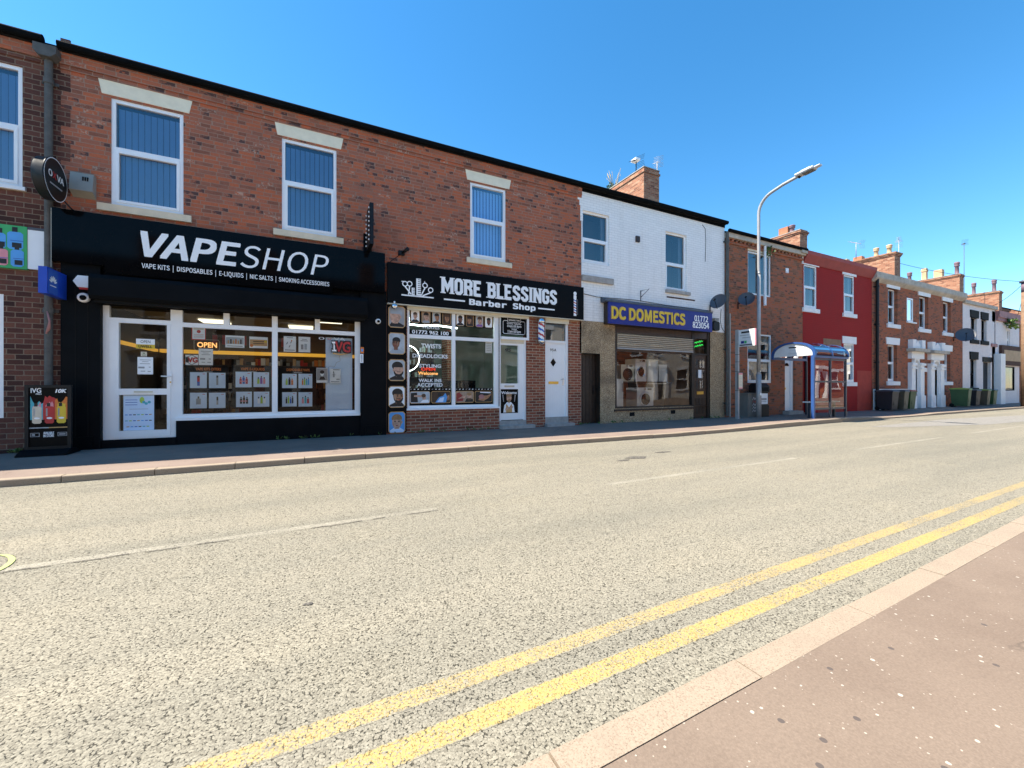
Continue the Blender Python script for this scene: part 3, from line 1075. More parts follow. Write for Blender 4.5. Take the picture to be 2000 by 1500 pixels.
# --- vape shop front (parts of the building)
dl0, dl1 = ax(203, V), ax(346, V)
wn0, wn1 = ax(346, V), ax(703, V)
zt, zb, zdoor = 2.68, .62, .26
m = M()
m.box(vx0 + .02, dl0, F - .06, F + .42, .0, 3.41, 'black_paint')
m.box(wn1, vx1, F - .06, F + .42, .0, 3.41, 'black_paint')
m.box(wn0, wn1, F - .0, F + .3, .0, zb - .05, 'black_paint')
m.box(dl0, wn0, F - .02, F + .3, .0, zdoor, 'black_paint')
m.box(dl0, wn1, F + .02, F + .4, zt, 3.41, 'black_paint')
m.box(vx0 + .02, dl0 - .1, F - .075, F - .05, .0, .34, 'black_paint')
m.box(wn1 + .1, vx1, F - .075, F - .05, .0, .34, 'black_paint')
for x in (vx0 + .2, vx0 + .36):
    m.box(x, x + .012, F - .064, F - .059, .35, 3.1, 'black_matt')
m.build('shopfront', bld)
m = M()
sx0, sx1 = ax(172, F - .28), ax(718, F - .28)
m.extrude_x([(F - .28, 2.80), (F - .28, 3.10), (F - .24, 3.17), (F - .06, 3.17), (F - .06, 2.74), (F - .24, 2.74)], sx0, sx1, 'black_paint')
m.box(sx0 + .04, sx1 - .04, F - .2, F - .06, 2.69, 2.742, 'black_matt')
m.build('shutter_box', bld)
# window frame
mul = ax(537, V)
m = M()
fw = .075
tr = 2.42
def fbox(x0, x1, z0, z1, y0=V - .04, y1=V + .04, mat='upvc'):
    m.box(x0, x1, y0, y1, z0, z1, mat)
fbox(wn0, wn1, zb, zb + .07, V - .045)
fbox(wn0 - .02, wn1 + .02, zb - .05, zb, V - .09)
fbox(wn0, wn0 + .09, zb + .07, zt)
fbox(wn1 - .11, wn1, zb + .07, zt)
fbox(mul - .05, mul + .05, zb + .07, zt, V - .05)
fbox(wn0 + .09, mul - .05, tr - .055, tr + .03)
fbox(mul + .05, wn1 - .11, tr - .055, tr + .03)
fbox(ax(443, V) - .05, ax(443, V) + .05, tr + .03, zt, V - .046)
fbox(ax(620, V) - .05, ax(620, V) + .05, tr + .03, zt, V - .046)
vw = m.build('window', bld)
m = M()
m.rect(wn0 + .05, wn1 - .05, zb + .05, zt, V + .012, 'glass_shop')
m.build('pane', vw)
# door
m = M()
fbox(dl0, dl0 + .085, zdoor, zt)
fbox(dl1 - .09, dl1, zdoor, zt)
fbox(dl0 + .085, dl1 - .09, 2.40, 2.47)
fbox(dl0 + .085, dl1 - .09, zdoor, zdoor + .03)
fbox(dl0 - .015, dl0, zdoor, zt, V - .02, V + .1, 'rust')
m.build('door_frame', bld)
a, b = dl0 + .085, dl1 - .09
ga, gb = ax(234, V), ax(327.5, V)
g1, g2, g3, g4 = az(280, 840, V), az(280, 771, V), az(280, 759, V), az(280, 633, V)
m = M()
y0, y1 = V - .05, V + .03
fbox(a, ga, zdoor + .03, 2.40, y0, y1)
fbox(gb, b, zdoor + .03, 2.40, y0, y1)
fbox(ga, gb, zdoor + .03, g1, y0, y1)
fbox(ga, gb, g2, g3, y0, y1)
fbox(ga, gb, g4, 2.40, y0, y1)
dr = m.build('door', bld)
m = M()
m.rect(ga - .01, gb + .01, g1 - .01, g2 + .01, V - .005, 'glass_shop')
m.rect(ga - .01, gb + .01, g3 - .01, g4 + .01, V - .005, 'glass_shop')
m.rect(dl0 + .085, dl1 - .09, 2.47, zt, V + .01, 'glass_shop')
m.build('pane', dr)
m = M()
hx, hz = ax(333, V - .06), az(333, 735, V - .06)
m.box(hx - .02, hx + .02, y0 - .012, y0, hz - .17, hz + .07, 'upvc')
m.tube([(hx, y0 - .01, hz), (hx, y0 - .05, hz), (hx - .13, y0 - .055, hz)], .011, 'upvc')
m.lathe((hx, y0 - .02, hz - .11), [(.014, 0), (.014, .02)], 'brass', 8, 'y')
m.build('handle', dr)
m = M()
m.box(ax(259, y0), ax(302, y0), y0 - .012, y0, (g2 + g3) / 2 - .03, (g2 + g3) / 2 + .03, 'upvc')
m.box(ax(262, y0), ax(299, y0), y0 - .018, y0 - .012, (g2 + g3) / 2 - .016, (g2 + g3) / 2 + .016, 'upvc_cream')
m.build('letterbox', dr)

# --- barber shop front
bm0, bm1 = ax(882, V), ax(888.5, V)
bt0, bt1 = az(840, 662, V), az(840, 655, V)
m = M()
m.box(bw0, bw1, F - .015, F + .05, BZ - .10, BZ + .02, 'upvc_cream')
fbox(bw0, bw0 + .06, .70, BZ - .10)
fbox(bw1 - .13, bw1, .70, BZ - .10)
fbox(bm0, bm1, .76, BZ - .10)
fbox(bw0 + .06, bm0, bt0, bt1)
fbox(bm1, bw1 - .13, bt0, bt1)
fbox(bw0 + .06, bw1 - .13, .70, .76)
fbox(bw0 - .02, bw1 + .0, .655, .70, V - .13)
bwin = m.build('window', bld)
m = M()
m.rect(bw0 + .05, bw1 - .1, .74, BZ - .1, V + .01, 'glass_shop')
m.build('pane', bwin)
m = M()
zs0 = az(1000, 664, V)
dt = az(1000, 668, V)
m.box(bd0, bd1 + .06, F - .02, F + .04, BZ - .09, BZ + .02, 'upvc_cream')
fbox(bd0 - .0, bd0 + .055, .30, BZ - .09)
fbox(bd1, bd1 + .07, zs0, BZ - .09, V - .09)
fbox(bd1 - .06, bd1, .30, zs0)
fbox(bd0 + .055, bd1, zs0, zs0 + .07, V - .09)
fbox(bd0 + .055, bd1 - .06, zs0 - .09, zs0, V - .03, V + .04, 'upvc_cream')
m.build('door_frame', bld)
a, b = bd0 + .055, bd1 - .06
p0, p1, p2, p3 = az(990, 807, V), az(990, 760, V), az(990, 749, V), az(990, 674, V)
m = M()
pa, pb = ax(976.5, V), ax(1012, V)
fbox(a, pa, .33, zs0 - .09, V - .01, V + .06)
fbox(pb, b, .33, zs0 - .09, V - .01, V + .06)
fbox(pa, pb, .33, p0, V - .01, V + .06)
fbox(pa, pb, p1, p2, V - .01, V + .06)
fbox(pa, pb, p3, zs0 - .09, V - .01, V + .06)
bdoor = m.build('door', bld)
m = M()
m.rect(pa - .01, pb + .01, p2 - .01, p3 + .01, V + .02, 'glass_shop_wavy')
m.text('95', ax(987, V), ax(998, V), az(992, 686, V), az(992, 681, V), V + .008, 'hair_black', bold=.03)
m.build('pane', bdoor)
m = M()
m.rect(pa, pb, p0, p1, V + .012, 'black_print')
cxp = (pa + pb) / 2
zc = p0 + (p1 - p0) * .55
ww = pb - pa
m.text('Welcome', pa + .04, pb - .04, p1 - .13, p1 - .06, V + .008, 'print_white', bold=.02)
m.ell(cxp, zc + .06, .075, .11, V + .009, 'skin_pale', 14)
m.ell(cxp, zc + .14, .085, .06, V + .007, 'hair_fair', 12)
m.flat([(cxp - .05, zc - .02), (cxp, zc - .1), (cxp + .05, zc - .02), (cxp + .02, zc + .02), (cxp - .02, zc + .02)], V + .0065, 'hair_fair')
m.flat([(cxp - .17, p0 + .02), (cxp - .14, zc - .14), (cxp - .06, zc - .06), (cxp + .06, zc - .06), (cxp + .14, zc - .14), (cxp + .17, p0 + .02)], V + .0075, 'print_white')
m.flat([(cxp - .09, p0 + .02), (cxp - .09, zc - .1), (cxp, zc - .2), (cxp + .09, zc - .1), (cxp + .09, p0 + .02)], V + .006, 'print_gold')
m.flat([(cxp - .12, zc - .28), (cxp + .1, zc - .22), (cxp + .12, zc - .17), (cxp - .1, zc - .22)], V + .005, 'skin_pale')
for sx in (-1, 1):
    m.flat([(cxp + sx * .15, zc - .05), (cxp + sx * .17, zc - .05), (cxp + sx * .2, zc + .14), (cxp + sx * .17, zc + .14)], V + .005, 'print_grey')
m.build('lower_panel', bdoor)
m = M()
m.box(ax(985, V), ax(1004, V), V - .02, V - .01, (p1 + p2) / 2 - .025, (p1 + p2) / 2 + .025, 'steel')
m.build('letterbox', bdoor)
m = M()
m.box(bd0, bd1, F + .02, F + .3, .12, .31, 'stone_grey')
m.box(bd0, bd1 + .16, F - .20, F + .02, .05, .20, 'stone_grey')
m.build('doorstep', bld)
# white side door
dz0, dz1 = az(1085, 814, V), az(1085, 670, V)
m = M()
m.box(d90, d91, F - .012, F + .04, BZ - .14, BZ + .02, 'upvc_cream')
fbox(d90, d90 + .03, dz0, BZ - .14)
fbox(d91 - .08, d91, dz0, BZ - .14)
fbox(d90 + .03, d91 - .08, dz1, dz1 + .06)
fr = m.build('door_frame', bld)
m = M()
m.rect(d90 + .02, d91 - .07, dz1 + .05, BZ - .13, V + .005, 'glass_small')
m.rect(d90 + .02, d91 - .07, dz1 + .05, BZ - .13, V + .18, 'cabinet_grey')
m.build('fanlight', fr)
m = M()
da, db = d90 + .03, d91 - .08
fbox(da, db, dz0, dz1, V - .005, V + .04)
for i in range(9):
    x = da + .06 + (db - da - .12) * i / 9
    fbox(x + .003, x + (db - da - .12) / 9 - .003, dz0 + .08, dz1 - .12, V - .009, V - .005)
sdoor = m.build('door', bld)
m = M()
cx_, cz_ = ax(1080, V), az(1080, 708, V)
m.line([(cx_, cz_ - .17), (cx_ + .13, cz_), (cx_, cz_ + .17), (cx_ - .13, cz_)], .02, V - .012, 'upvc', True, .006)
m.flat([(cx_, cz_ - .12), (cx_ + .09, cz_), (cx_, cz_ + .12), (cx_ - .09, cz_)], V - .0125, 'black_gloss')
m.build('pane', sdoor)
m = M()
m.box(ax(1071, V), ax(1090, V), V - .022, V - .009, az(1080, 750, V), az(1080, 745, V), 'brass')
m.build('letterbox', sdoor)
m = M()
hx = ax(1099, V)
m.box(hx - .015, hx + .015, V - .02, V - .005, az(1099, 752, V), az(1099, 738, V), 'chrome')
m.tube([(hx, V - .02, az(1099, 741, V)), (hx, V - .05, az(1099, 741, V)), (hx - .1, V - .05, az(1099, 741, V))], .009, 'chrome')
m.build('handle', sdoor)
m = M()
m.text('95A', ax(1074, V), ax(1086, V), az(1080, 686, V), az(1080, 681, V), V - .0115, 'hair_black', bold=.01, space=1.2)
m.build('number', sdoor)
m = M()
m.box(d90, d91, F + .02, F + .3, .1, dz0, 'stone_grey')
m.box(d90 - .02, d91 + .1, F - .16, F + .02, .05, .19, 'stone_grey')
m.build('doorstep', bld)

# --- rooms behind the glass (inside faces only)
def room(t, x0, x1, y1, z0, z1, wm, fm, cm, back=None):
    m = M()
    m.rect(x0, x1, z0, z1, y1, back or wm)
    m.poly([(x0, V + .1, z0), (x0, y1, z0), (x0, y1, z1), (x0, V + .1, z1)], wm)
    m.poly([(x1, V + .1, z0), (x1, V + .1, z1), (x1, y1, z1), (x1, y1, z0)], wm)
    m.poly([(x0, V + .1, z0), (x1, V + .1, z0), (x1, y1, z0), (x0, y1, z0)], fm)
    m.poly([(x0, V + .1, z1), (x0, y1, z1), (x1, y1, z1), (x1, V + .1, z1)], cm)
    return m.build('shop_interior', t)
room(bld, vx0 + .1, vx1 - .1, F + 4.6, .2, 2.95, 'wall_dark', 'floor_wood', 'grey_plastic')
m = M()
m.box(vx0 + .2, vx1 - .2, F + 4.3, F + 4.55, 2.15, 2.24, 'strip_yellow')
m.box(vx0 + .12, vx0 + .2, F + 1.2, F + 4.2, 2.15, 2.22, 'strip_yellow')
m.build('yellow_light_strip', bld)
for (xa, ya) in ((-1.5, 1.4), (.1, 1.6), (-2.6, 3.0), (-.6, 3.2)):
    m = M()
    m.box(xa, xa + .62, F + ya, F + ya + .62, 2.915, 2.935, 'tube_light')
    m.build('ceiling_light', bld)
m = M()                                                   # wall of stocked shelves at the back
rr = random.Random(3)
for k in range(5):
    z = .45 + k * .34
    m.box(vx0 + .3, vx1 - .3, F + 4.2, F + 4.55, z, z + .03, 'wood_dark')
    x = vx0 + .35
    while x < vx1 - .4:
        wd = rr.uniform(.05, .13)
        m.box(x, x + wd * .9, F + 4.24, F + 4.36, z + .03, z + rr.uniform(.12, .26), rr.choice(['print_red', 'print_orange', 'black_matt', 'print_grey', 'wood_brown', 'print_gold', 'rust', 'paper']))
        x += wd
m.box(-1.6, .2, F + 2.2, F + 2.7, .2, 1.15, 'black_paint')
m.build('shelf_unit', bld)
for i in range(9):
    m = M()
    x = ax(402 + i * 20.5, F + .3)
    m.box(x, x + .085, F + .9, F + .92, 2.13, 2.33, 'red_trim')
    m.build('red_pennant', bld)
room(bld, bw0 - .1, d90 - .05, F + 4.4, .2, 3.05, 'wall_green', 'floor_wood', 'wall_green')
for i in range(3):
    zz = 2.98
    m = M()
    m.tube([(bw0 + .1, F + .8 + .45 * i, zz), (bw0 + .75, F + 1.05 + .45 * i, zz), (bw0 + 1.15, F + .8 + .45 * i, zz), (bw0 + 1.9, F + 1.1 + .45 * i, zz)], .02, 'tube_white', 6)
    m.build('ceiling_light', bld)
m = M()
m.box(bw0 - .05, bw0 + 1.25, F + 2.2, F + 2.3, .2, 2.6, 'wall_dark')
for k in range(5):
    z = .75 + .36 * k
    m.box(bw0 - .05, bw0 + 1.25, F + 1.98, F + 2.2, z, z + .025, 'wood_dark')
    x = bw0
    while x < bw0 + 1.15:
        wd = rr.uniform(.05, .12)
        m.box(x, x + wd * .75, F + 2.02, F + 2.12, z + .025, z + rr.uniform(.08, .2), rr.choice(['black_matt', 'print_grey', 'cloth_grey', 'hair_brown', 'wall_green']))
        x += wd
m.build('shelf_unit', bld)
m = M()
m.box(bd0 - .62, bd0 - .46, F + 2.6, F + 3.2, .2, 3.0, 'brick_pier')
m.build('inner_pier', bld)
m = M()
rcx, rcz = bw0 + .10, az(812, 700, F + .6)
m.tube([(rcx + .33 * math.cos(R(i * 10)), F + .6, rcz + .33 * math.sin(R(i * 10))) for i in range(37)], .008, 'tube_white', 6)
m.build('ring_light', bld)
for i_, xx in enumerate((bw0 + 1.35, bw0 + 1.9)):
    t = thing('barber_chair', ('black barber chair on a chrome foot inside the barber shop, nearer the window middle', 'black barber chair on a chrome foot inside the barber shop, nearer its door')[i_], 'barber chair', (xx + .25, F + 1.6, .2), 'barber chairs in the shop')
    m = M()
    m.box(xx, xx + .5, F + 1.35, F + 1.75, .62, .74, 'black_gloss')
    m.build('seat', t)
    m = M()
    m.box(xx, xx + .5, F + 1.755, F + 1.87, .7, 1.4, 'black_gloss')
    m.build('backrest', t)
    m = M()
    m.lathe((xx + .25, F + 1.5, .2), [(.25, 0), (.25, .04), (.05, .06), (.05, .41)], 'chrome', 12)
    m.build('foot', t)

# ================================================================== signs on the brick building
SY = F - .14
t = thing('shop_sign', 'long black fascia sign reading VAPESHOP in white letters', 'shop sign', ((vx0 + vx1) / 2, SY, 3.2))
m = M()
sg0, sg1 = ax(99, SY), ax(752, SY)
m.box(sg0, sg1, SY, F - .002, az(400, 538, SY) - .0, az(400, 446, SY), 'black_gloss')
m.box(sg0, sg0 + .012, SY - .004, SY - .001, 3.24, az(400, 446, SY) - .01, 'grey_plastic')
m.build('board', t)
m = M()
pz0, pz1 = 3.22, az(275, 442, SY)
m.box(ax(205, SY), ax(649, SY), SY - .018, SY - .001, pz0, pz1 - .06, 'black_gloss')
m.build('panel', t)
LY = SY - .0225
m = M()
zL0, zL1 = az(280, 499, LY), az(280, 453, LY)
m.text('VAPE', ax(277, LY), ax(468, LY), zL0, zL1, LY, 'letters_white', 'sans', bold=.03, shear=.2)
m.text('SHOP', ax(469, LY), ax(642, LY), zL0 - .012, zL1 - .005, LY, 'letters_white', 'sans', shear=.2)
zs0_, zs1_ = az(278, 523, LY), az(278, 514, LY)
m.text('VAPE KITS  |  DISPOSABLES  |  E-LIQUIDS  |  NIC SALTS  |  SMOKING ACCESSORIES', ax(277, LY), ax(643, LY), zs0_, zs1_, LY, 'print_white', 'sans', bold=.015)
m.build('lettering', t)

BY = F - .13
t = thing('shop_sign', 'black fascia sign reading MORE BLESSINGS Barber Shop with scissors and comb emblem', 'shop sign', (4.3, BY, 3.1))
bz0, bz1 = BZ, az(900, 530, BY)
b0, b1 = ax(757, BY), ax(1140, BY)
m = M()
m.box(b0, b1, BY, F - .002, bz0, bz1, 'black_print')
m.box(b0, b1, BY - .004, F - .003, bz0 - .018, bz0 - .001, 'upvc_cream')
m.build('board', t)
def stroke_letters(m, word, x0, x1, z0, z1, y, mat, depth=.012):
    """tall condensed letters with bracketed feet, drawn as mitred strokes on a 4 x 8 grid"""
    G = {
        'M': (5.4, [[(.7, 0), (.7, 8)], [(4.7, 0), (4.7, 8)], [(.7, 7.6), (2.7, 2.6), (4.7, 7.6)]], [(.7, 0), (4.7, 0), (.5, 8), (4.9, 8)]),
        'O': (4, [[(.7, 1.6), (1.4, .7), (2.6, .7), (3.3, 1.6), (3.3, 6.4), (2.6, 7.3), (1.4, 7.3), (.7, 6.4), (.7, 1.5)]], []),
        'R': (4, [[(.7, 0), (.7, 8)], [(.7, 7.3), (2.7, 7.3), (3.3, 6.6), (3.3, 5), (2.7, 4.2), (.7, 4.2)], [(2.2, 4.2), (3.3, 2.6), (3.3, 0)]], [(.7, 0), (3.4, 0), (.5, 8)]),
        'E': (3.8, [[(.7, 0), (.7, 8)], [(.7, 7.3), (3.5, 7.3)], [(.7, 4.1), (2.9, 4.1)], [(.7, .7), (3.5, .7)]], [(.5, 8), (.5, 0)]),
        'B': (4, [[(.7, 0), (.7, 8)], [(.7, 7.3), (2.6, 7.3), (3.2, 6.6), (3.2, 5), (2.6, 4.2), (.7, 4.2)], [(2.6, 4.2), (3.3, 3.4), (3.3, 1.5), (2.6, .7), (.7, .7)]], [(.4, 0), (.4, 8)]),
        'L': (3.6, [[(.7, 0), (.7, 8)], [(.7, .7), (3.3, .7)]], [(.7, 8), (.4, 0)]),
        'S': (3.9, [[(3.2, 5.7), (3.2, 6.5), (2.5, 7.3), (1.4, 7.3), (.7, 6.5), (.7, 5.2), (3.2, 2.9), (3.2, 1.5), (2.5, .7), (1.4, .7), (.7, 1.5), (.7, 2.4)]], []),
        'I': (1.9, [[(.95, 0), (.95, 8)]], [(.95, 0), (.95, 8)]),
        'N': (4.4, [[(.7, 0), (.7, 8)], [(3.7, 0), (3.7, 8)], [(.7, 7.4), (3.7, .8)]], [(.7, 0), (.5, 8), (3.7, 8)]),
        'G': (4, [[(3.3, 5.6), (3.3, 6.5), (2.6, 7.3), (1.4, 7.3), (.7, 6.5), (.7, 1.5), (1.4, .7), (2.6, .7), (3.3, 1.5), (3.3, 3.7), (2.1, 3.7)]], []),
        ' ': (2.2, [], []),
    }
    tot = sum(G[c][0] + .45 for c in word) - .45
    sx, sz = (x1 - x0) / tot, (z1 - z0) / 8
    x = 0
    k = 0
    for c in word:
        wd, st, feet = G[c]
        for s_ in st:
            k += 1
            m.line([(x0 + (x + a) * sx, z0 + b * sz) for a, b in s_], 1.42 * sx, y - .0006 * (k % 7), mat, depth=depth)
        for a, b in feet:
            k += 1
            fx = x0 + (x + a) * sx
            q = z0 if b == 0 else z1 - .5 * sz
            m.box(fx - 1.15 * sx, fx + 1.15 * sx, y - depth - .0006 * (k % 7) - .005, y, q, q + .5 * sz, mat)
        x += wd + .45
EY = BY - .001
m = M()
stroke_letters(m, 'MORE BLESSINGS', ax(862, EY), ax(1087, EY), az(870, 573, EY), az(870, 541.5, EY), EY, 'letters_white')
m.text('Barber Shop', ax(917, EY), ax(1045, EY), az(925, 595.5, EY), az(925, 585, EY), EY - .006, 'letters_white', 'mono', bold=.045, space=1.0)
zb_ = az(890, 586, EY)
for a, b in ((867, 908), (1051, 1083)):
    m.box(ax(a, EY), ax(b, EY), EY - .008, EY, zb_ - .025, zb_ + .012, 'letters_white')
m.build('lettering', t)
m = M()                                                    # scissors and combs emblem
ex = lambda q: ax(q, EY)
ez = lambda q: az(815, q, EY)
y_ = EY - .004
m.box(ex(784), ex(847), y_ - .004, EY, ez(580), ez(577.5), 'letters_white')
m.box(ex(813), ex(822), y_ - .002, EY, ez(577), ez(544), 'letters_white')
for i in range(8):
    zc = ez(546 + i * 3.8)
    m.box(ex(816), ex(823.5), y_ - .004, y_ - .0025, zc - .012, zc + .002, 'black_print')
m.box(ex(804), ex(810), y_ - .002, EY, ez(577), ez(563), 'letters_white')
for i in range(4):
    zc = ez(565 + i * 3)
    m.box(ex(806), ex(811), y_ - .004, y_ - .0025, zc - .009, zc + .002, 'black_print')
def ring(m, cx, cz, r, wd, y, mat, n=14):
    m.line([(cx + r * math.cos(2 * math.pi * i / n), cz + r * math.sin(2 * math.pi * i / n)) for i in range(n)], wd, y, mat, True)
for k, (cx, cz, tx, tz, hx_, hz_) in enumerate(((791, 557, 803, 576, 784, 553), (800, 556, 798, 577, 0, 0), (830, 556, 822, 577, 829, 548), (841, 564, 825, 577, 0, 0))):
    ring(m, ex(cx), ez(cz), .055, .022, y_ - .002 - .0008 * k, 'letters_white')
    m.line([(ex(cx), ez(cz) - .06), (ex(tx), ez(tz))], .03, y_ - .001 - .0007 * k, 'letters_white')
    if hx_:
        m.line([(ex(cx), ez(cz) + .055), (ex(hx_), ez(hz_))], .018, y_ - .0035, 'letters_white')
m.build('emblem', t)
m = M()                                                    # printed barber pole at the right end
cxp = ex(1123)
ez = lambda q: az(1123, q, EY)
w2 = .042
z0_, z1_ = ez(613), ez(584)
m.rect(cxp - w2, cxp + w2, z0_, z1_, EY - .002, 'print_white')
n = 6
for i in range(n):
    za = z0_ + (z1_ - z0_) * i / n
    m.flat([(cxp - w2, za + .03), (cxp + w2, za), (cxp + w2, za + .03), (cxp - w2, za + .06)], EY - .004, ('print_red', 'print_blue')[i % 2])
for za, zb2, ws in ((617, 613, 1.1), (584, 577, 1.15)):
    m.rect(cxp - w2 * ws, cxp + w2 * ws, ez(za), ez(zb2), EY - .003, 'print_white')
m.ell(cxp, ez(573.5), .055, .055, EY - .005, 'print_white')
m.line([(cxp + .07, ez(585)), (cxp + .09, ez(585)), (cxp + .09, ez(614)), (cxp + .07, ez(614))], .008, EY - .002, 'print_grey')
m.build('pole_picture', t)

# --- round projecting sign on the downpipe side
cy = F - .46
cxr, czr = at(109, 352, cy)
t = thing('round_sign', 'round black drum sign sticking out over the pavement beside the drainpipe', 'projecting sign', (cxr, cy, czr - .36))
m = M()
m.lathe((cxr - .16, cy, czr), [(.31, 0), (.33, .02), (.33, .14), (.345, .14), (.345, .16), (.325, .16)], 'black_metal', 32, 'x')
m.build('drum', t)
rot = lambda p: (cxr + .0035 - p[1], cy - 0 + p[0], czr + p[2])    # face turned to +X
m = M(rot)
m.line([(.335 * math.cos(2 * math.pi * i / 36), .335 * math.sin(2 * math.pi * i / 36)) for i in range(36)], .012, -.001, 'print_white', True)
m.text('O', -.22, -.12, .0, .1, -.001, 'print_white', 'sans', bold=.02)
m.text('X', -.10, .0, .0, .1, -.001, 'print_red', 'sans', bold=.02)
m.text('VA', .02, .22, .0, .1, -.001, 'print_white', 'sans', bold=.02)
m.box(-.18, .18, -.0012, -.0008, -.115, -.09, 'print_grey')
m.build('lettering', t)
m = M()
m.tube([(cxr - .08, cy + .3, czr + .05), (cxr - .08, F, czr + .05)], .02, 'black_metal')
m.build('bracket', t)
m = M()
m.tube([(cxr - .02, cy + .28, czr - .22), (cxr + .1, F, czr - .4)], .012, 'black_metal')
m.build('stay', t)

# --- square projecting light-bulb sign
xs = ax(722, F - .4)
t = thing('projecting_sign', 'thin black square sign edged with light bulbs sticking out of the brick wall', 'projecting sign', (xs, F - .4, 4.3))
z0_, z1_ = az(731, 478, F - .62), az(731, 398, F - .62)
m = M()
m.box(xs - .03, xs + .05, F - .66, F - .10, z0_, z1_, 'black_metal')
m.build('board', t)
for i in range(8):
    zz = z0_ + .1 + (z1_ - z0_ - .2) * i / 7
    for yy in (F - .62, F - .14):
        m = M()
        m.lathe((xs - .055, yy, zz), [(.008, 0), (.02, .005), (.02, .02), (.012, .026)], 'upvc', 8, 'x')
        m.build('bulb', t)
m = M()
m.box(xs - .02, xs + .04, F - .10, F - .03, z0_ + .05, z0_ + .35, 'black_metal')
m.box(xs - .09, xs + .09, F - .03, F, z0_ - .02, z0_ + .42, 'black_paint')
m.build('bracket', t)

# --- blue box sign with a white leaf-fan emblem
yb = F - .34
xb0, xb1 = ax(109, yb), ax(136, yb)
t = thing('box_sign', 'bright blue box sign with white petal emblem below the black fascia', 'projecting sign', (xb0, yb, 2.9))
zb0, zb1 = az(115, 580, yb), az(115, 530, yb)
m = M()
xq = xb0 + .02
m.box(xq - .10, xq, yb - .30, F - .06, zb0, zb1, 'box_blue')
m.box(xq, xq + .004, yb - .26, yb - .0, zb0 + .02, zb1 - .02, 'print_blue')
m.build('body', t)
yc, zc = (yb - .14), (zb0 + zb1) / 2 + .02
m = M(lambda p: (xq + .006 - p[1], yc + p[0], zc + p[2]))
for i in range(7):
    a = R(20 + i * 23.3)
    ca, sa = math.cos(a), math.sin(a)
    m.flat([(ca * q - sa * wv, sa * q + ca * wv - .04) for q, wv in ((.025, 0), (.06, -.016), (.105, -.012), (.12, 0), (.105, .012), (.06, .016))], -.001 * (i % 2) - .001, 'print_white')
m.box(-.09, .09, -.001, 0, -.095, -.08, 'print_white')
m.build('emblem', t)

# --- small fittings
def dome_camera(label, x, z, y, r=.07):
    t = thing('dome_camera', label, 'security camera', (x, y, z), 'dome security cameras on the shop fronts')
    m = M()
    m.lathe((x, y, z), [(r, .0), (r, -.03), (r * .92, -.055), (r * .75, -.065)], 'upvc', 20, 'y')
    m.build('housing', t)
    m = M()
    m.lathe((x + .006, y - .064, z - .006), [(r * .55, 0), (r * .5, -.02), (r * .3, -.036), (.004, -.042)], 'black_gloss', 14, 'y')
    m.build('lens', t)
    return t
dome_camera('large white dome camera on the black pillar by the vape shop door', *at(165, 582, F - .06), F - .062, .085)
dome_camera('white dome camera on the black pillar beside the barber posters', *at(738, 628, F - .06), F - .062, .06)
x, z = at(770, 600, F - .1)
t = thing('ball_camera', 'white ball camera under the left end of the barber sign', 'security camera', (x, F - .1, z))
m = M()
m.lathe((x, F - .13, z + .07), [(.03, 0), (.065, -.02), (.072, -.06), (.06, -.1), (.03, -.125), (.004, -.13)], 'chrome', 16)
m.lathe((x, F - .13, z + .07), [(.02, 0), (.02, .06)], 'upvc', 8)
m.build('housing', t)
x0_, z1_ = at(137, 334, F - .1)
x1_, z0_ = at(183, 384, F - .1)
t = thing('vent_hood', 'grey beige louvred ventilation hood on the brick beside the first window', 'wall vent', ((x0_ + x1_) / 2, F, z0_))
m = M()
wd_ = x1_ - x0_
m.extrude_x([(F, z0_ - .02), (F, z1_), (F - .10, z1_ + .0), (F - .15, z0_ + .06)], x0_, x1_, 'grey_plastic')
m.build('hood', t)
m = M()
for i in range(3):
    m.box(x1_ - .14 + i * .03, x1_ - .122 + i * .03, F - .125, F - .09, z1_ - .14, z1_ - .07, 'black_matt')
    m.box(x0_ - .003, x0_ + .002, F - .07 + i * .02, F - .06 + i * .02, z1_ - .1, z1_ - .05, 'black_matt')
m.build('louvre', t)
x0_, z1_ = at(166, 127)
x1_, z0_ = at(190, 145)
t = thing('air_vent', 'small blue grey air brick high under the eaves above the first window', 'air vent', (x0_, F, z0_))
m = M()
m.box(x0_, x1_, F - .014, F + .02, z0_, z1_, 'lid_grey')
m.box(x0_ + .02, x1_ - .02, F - .02, F - .014, (z0_ + z1_) / 2 - .03, (z0_ + z1_) / 2 - .02, 'cloth_grey')
m.build('grille', t)
x, z = at(164, 551, F - .1)
t = thing('alarm_box', 'white pentagon alarm box at the left end of the black shutter box', 'alarm box', (x, F - .08, z))
m = M()
m.prism([(x - .12, z), (x - .06, z - .1), (x + .09, z - .1), (x + .09, z + .1), (x - .06, z + .1)], F - .16, F - .062, 'upvc')
m.box(x - .05, x + .08, F - .14, F - .08, z - .13, z - .102, 'print_red')
m.build('casing', t)
x, z = at(786, 494, F - .05)
t = thing('floodlight', 'small dark floodlight on the brick just above the barber sign', 'floodlight', (x, F, z))
m = M()
m.box(x - .09, x + .05, F - .06, F, z - .05, z + .05, 'black_metal')
m.tube([(x + .0, F - .05, z), (x + .1, F - .2, z + .07)], [.03, .045], 'black_metal')
m.tube([(x - .05, F - .01, z - .04), (x - .35, F - .01, z - .3)], .008, 'black_metal', 6)
m.build('lamp_body', t)
downpipe('drainpipe', 'dark grey iron drainpipe with a hopper at the joint of the first two buildings', ax(95, F - .08), F - .08, .12, az(95, 100, F - .08) - .16, .052, 'pipe_grey', .14)
m = M()
pts = [(ax(95, F - .14) + .05 * math.sin(i * 1.7), F - .135, az(95, 605, F - .14) - i * .07) for i in range(9)]
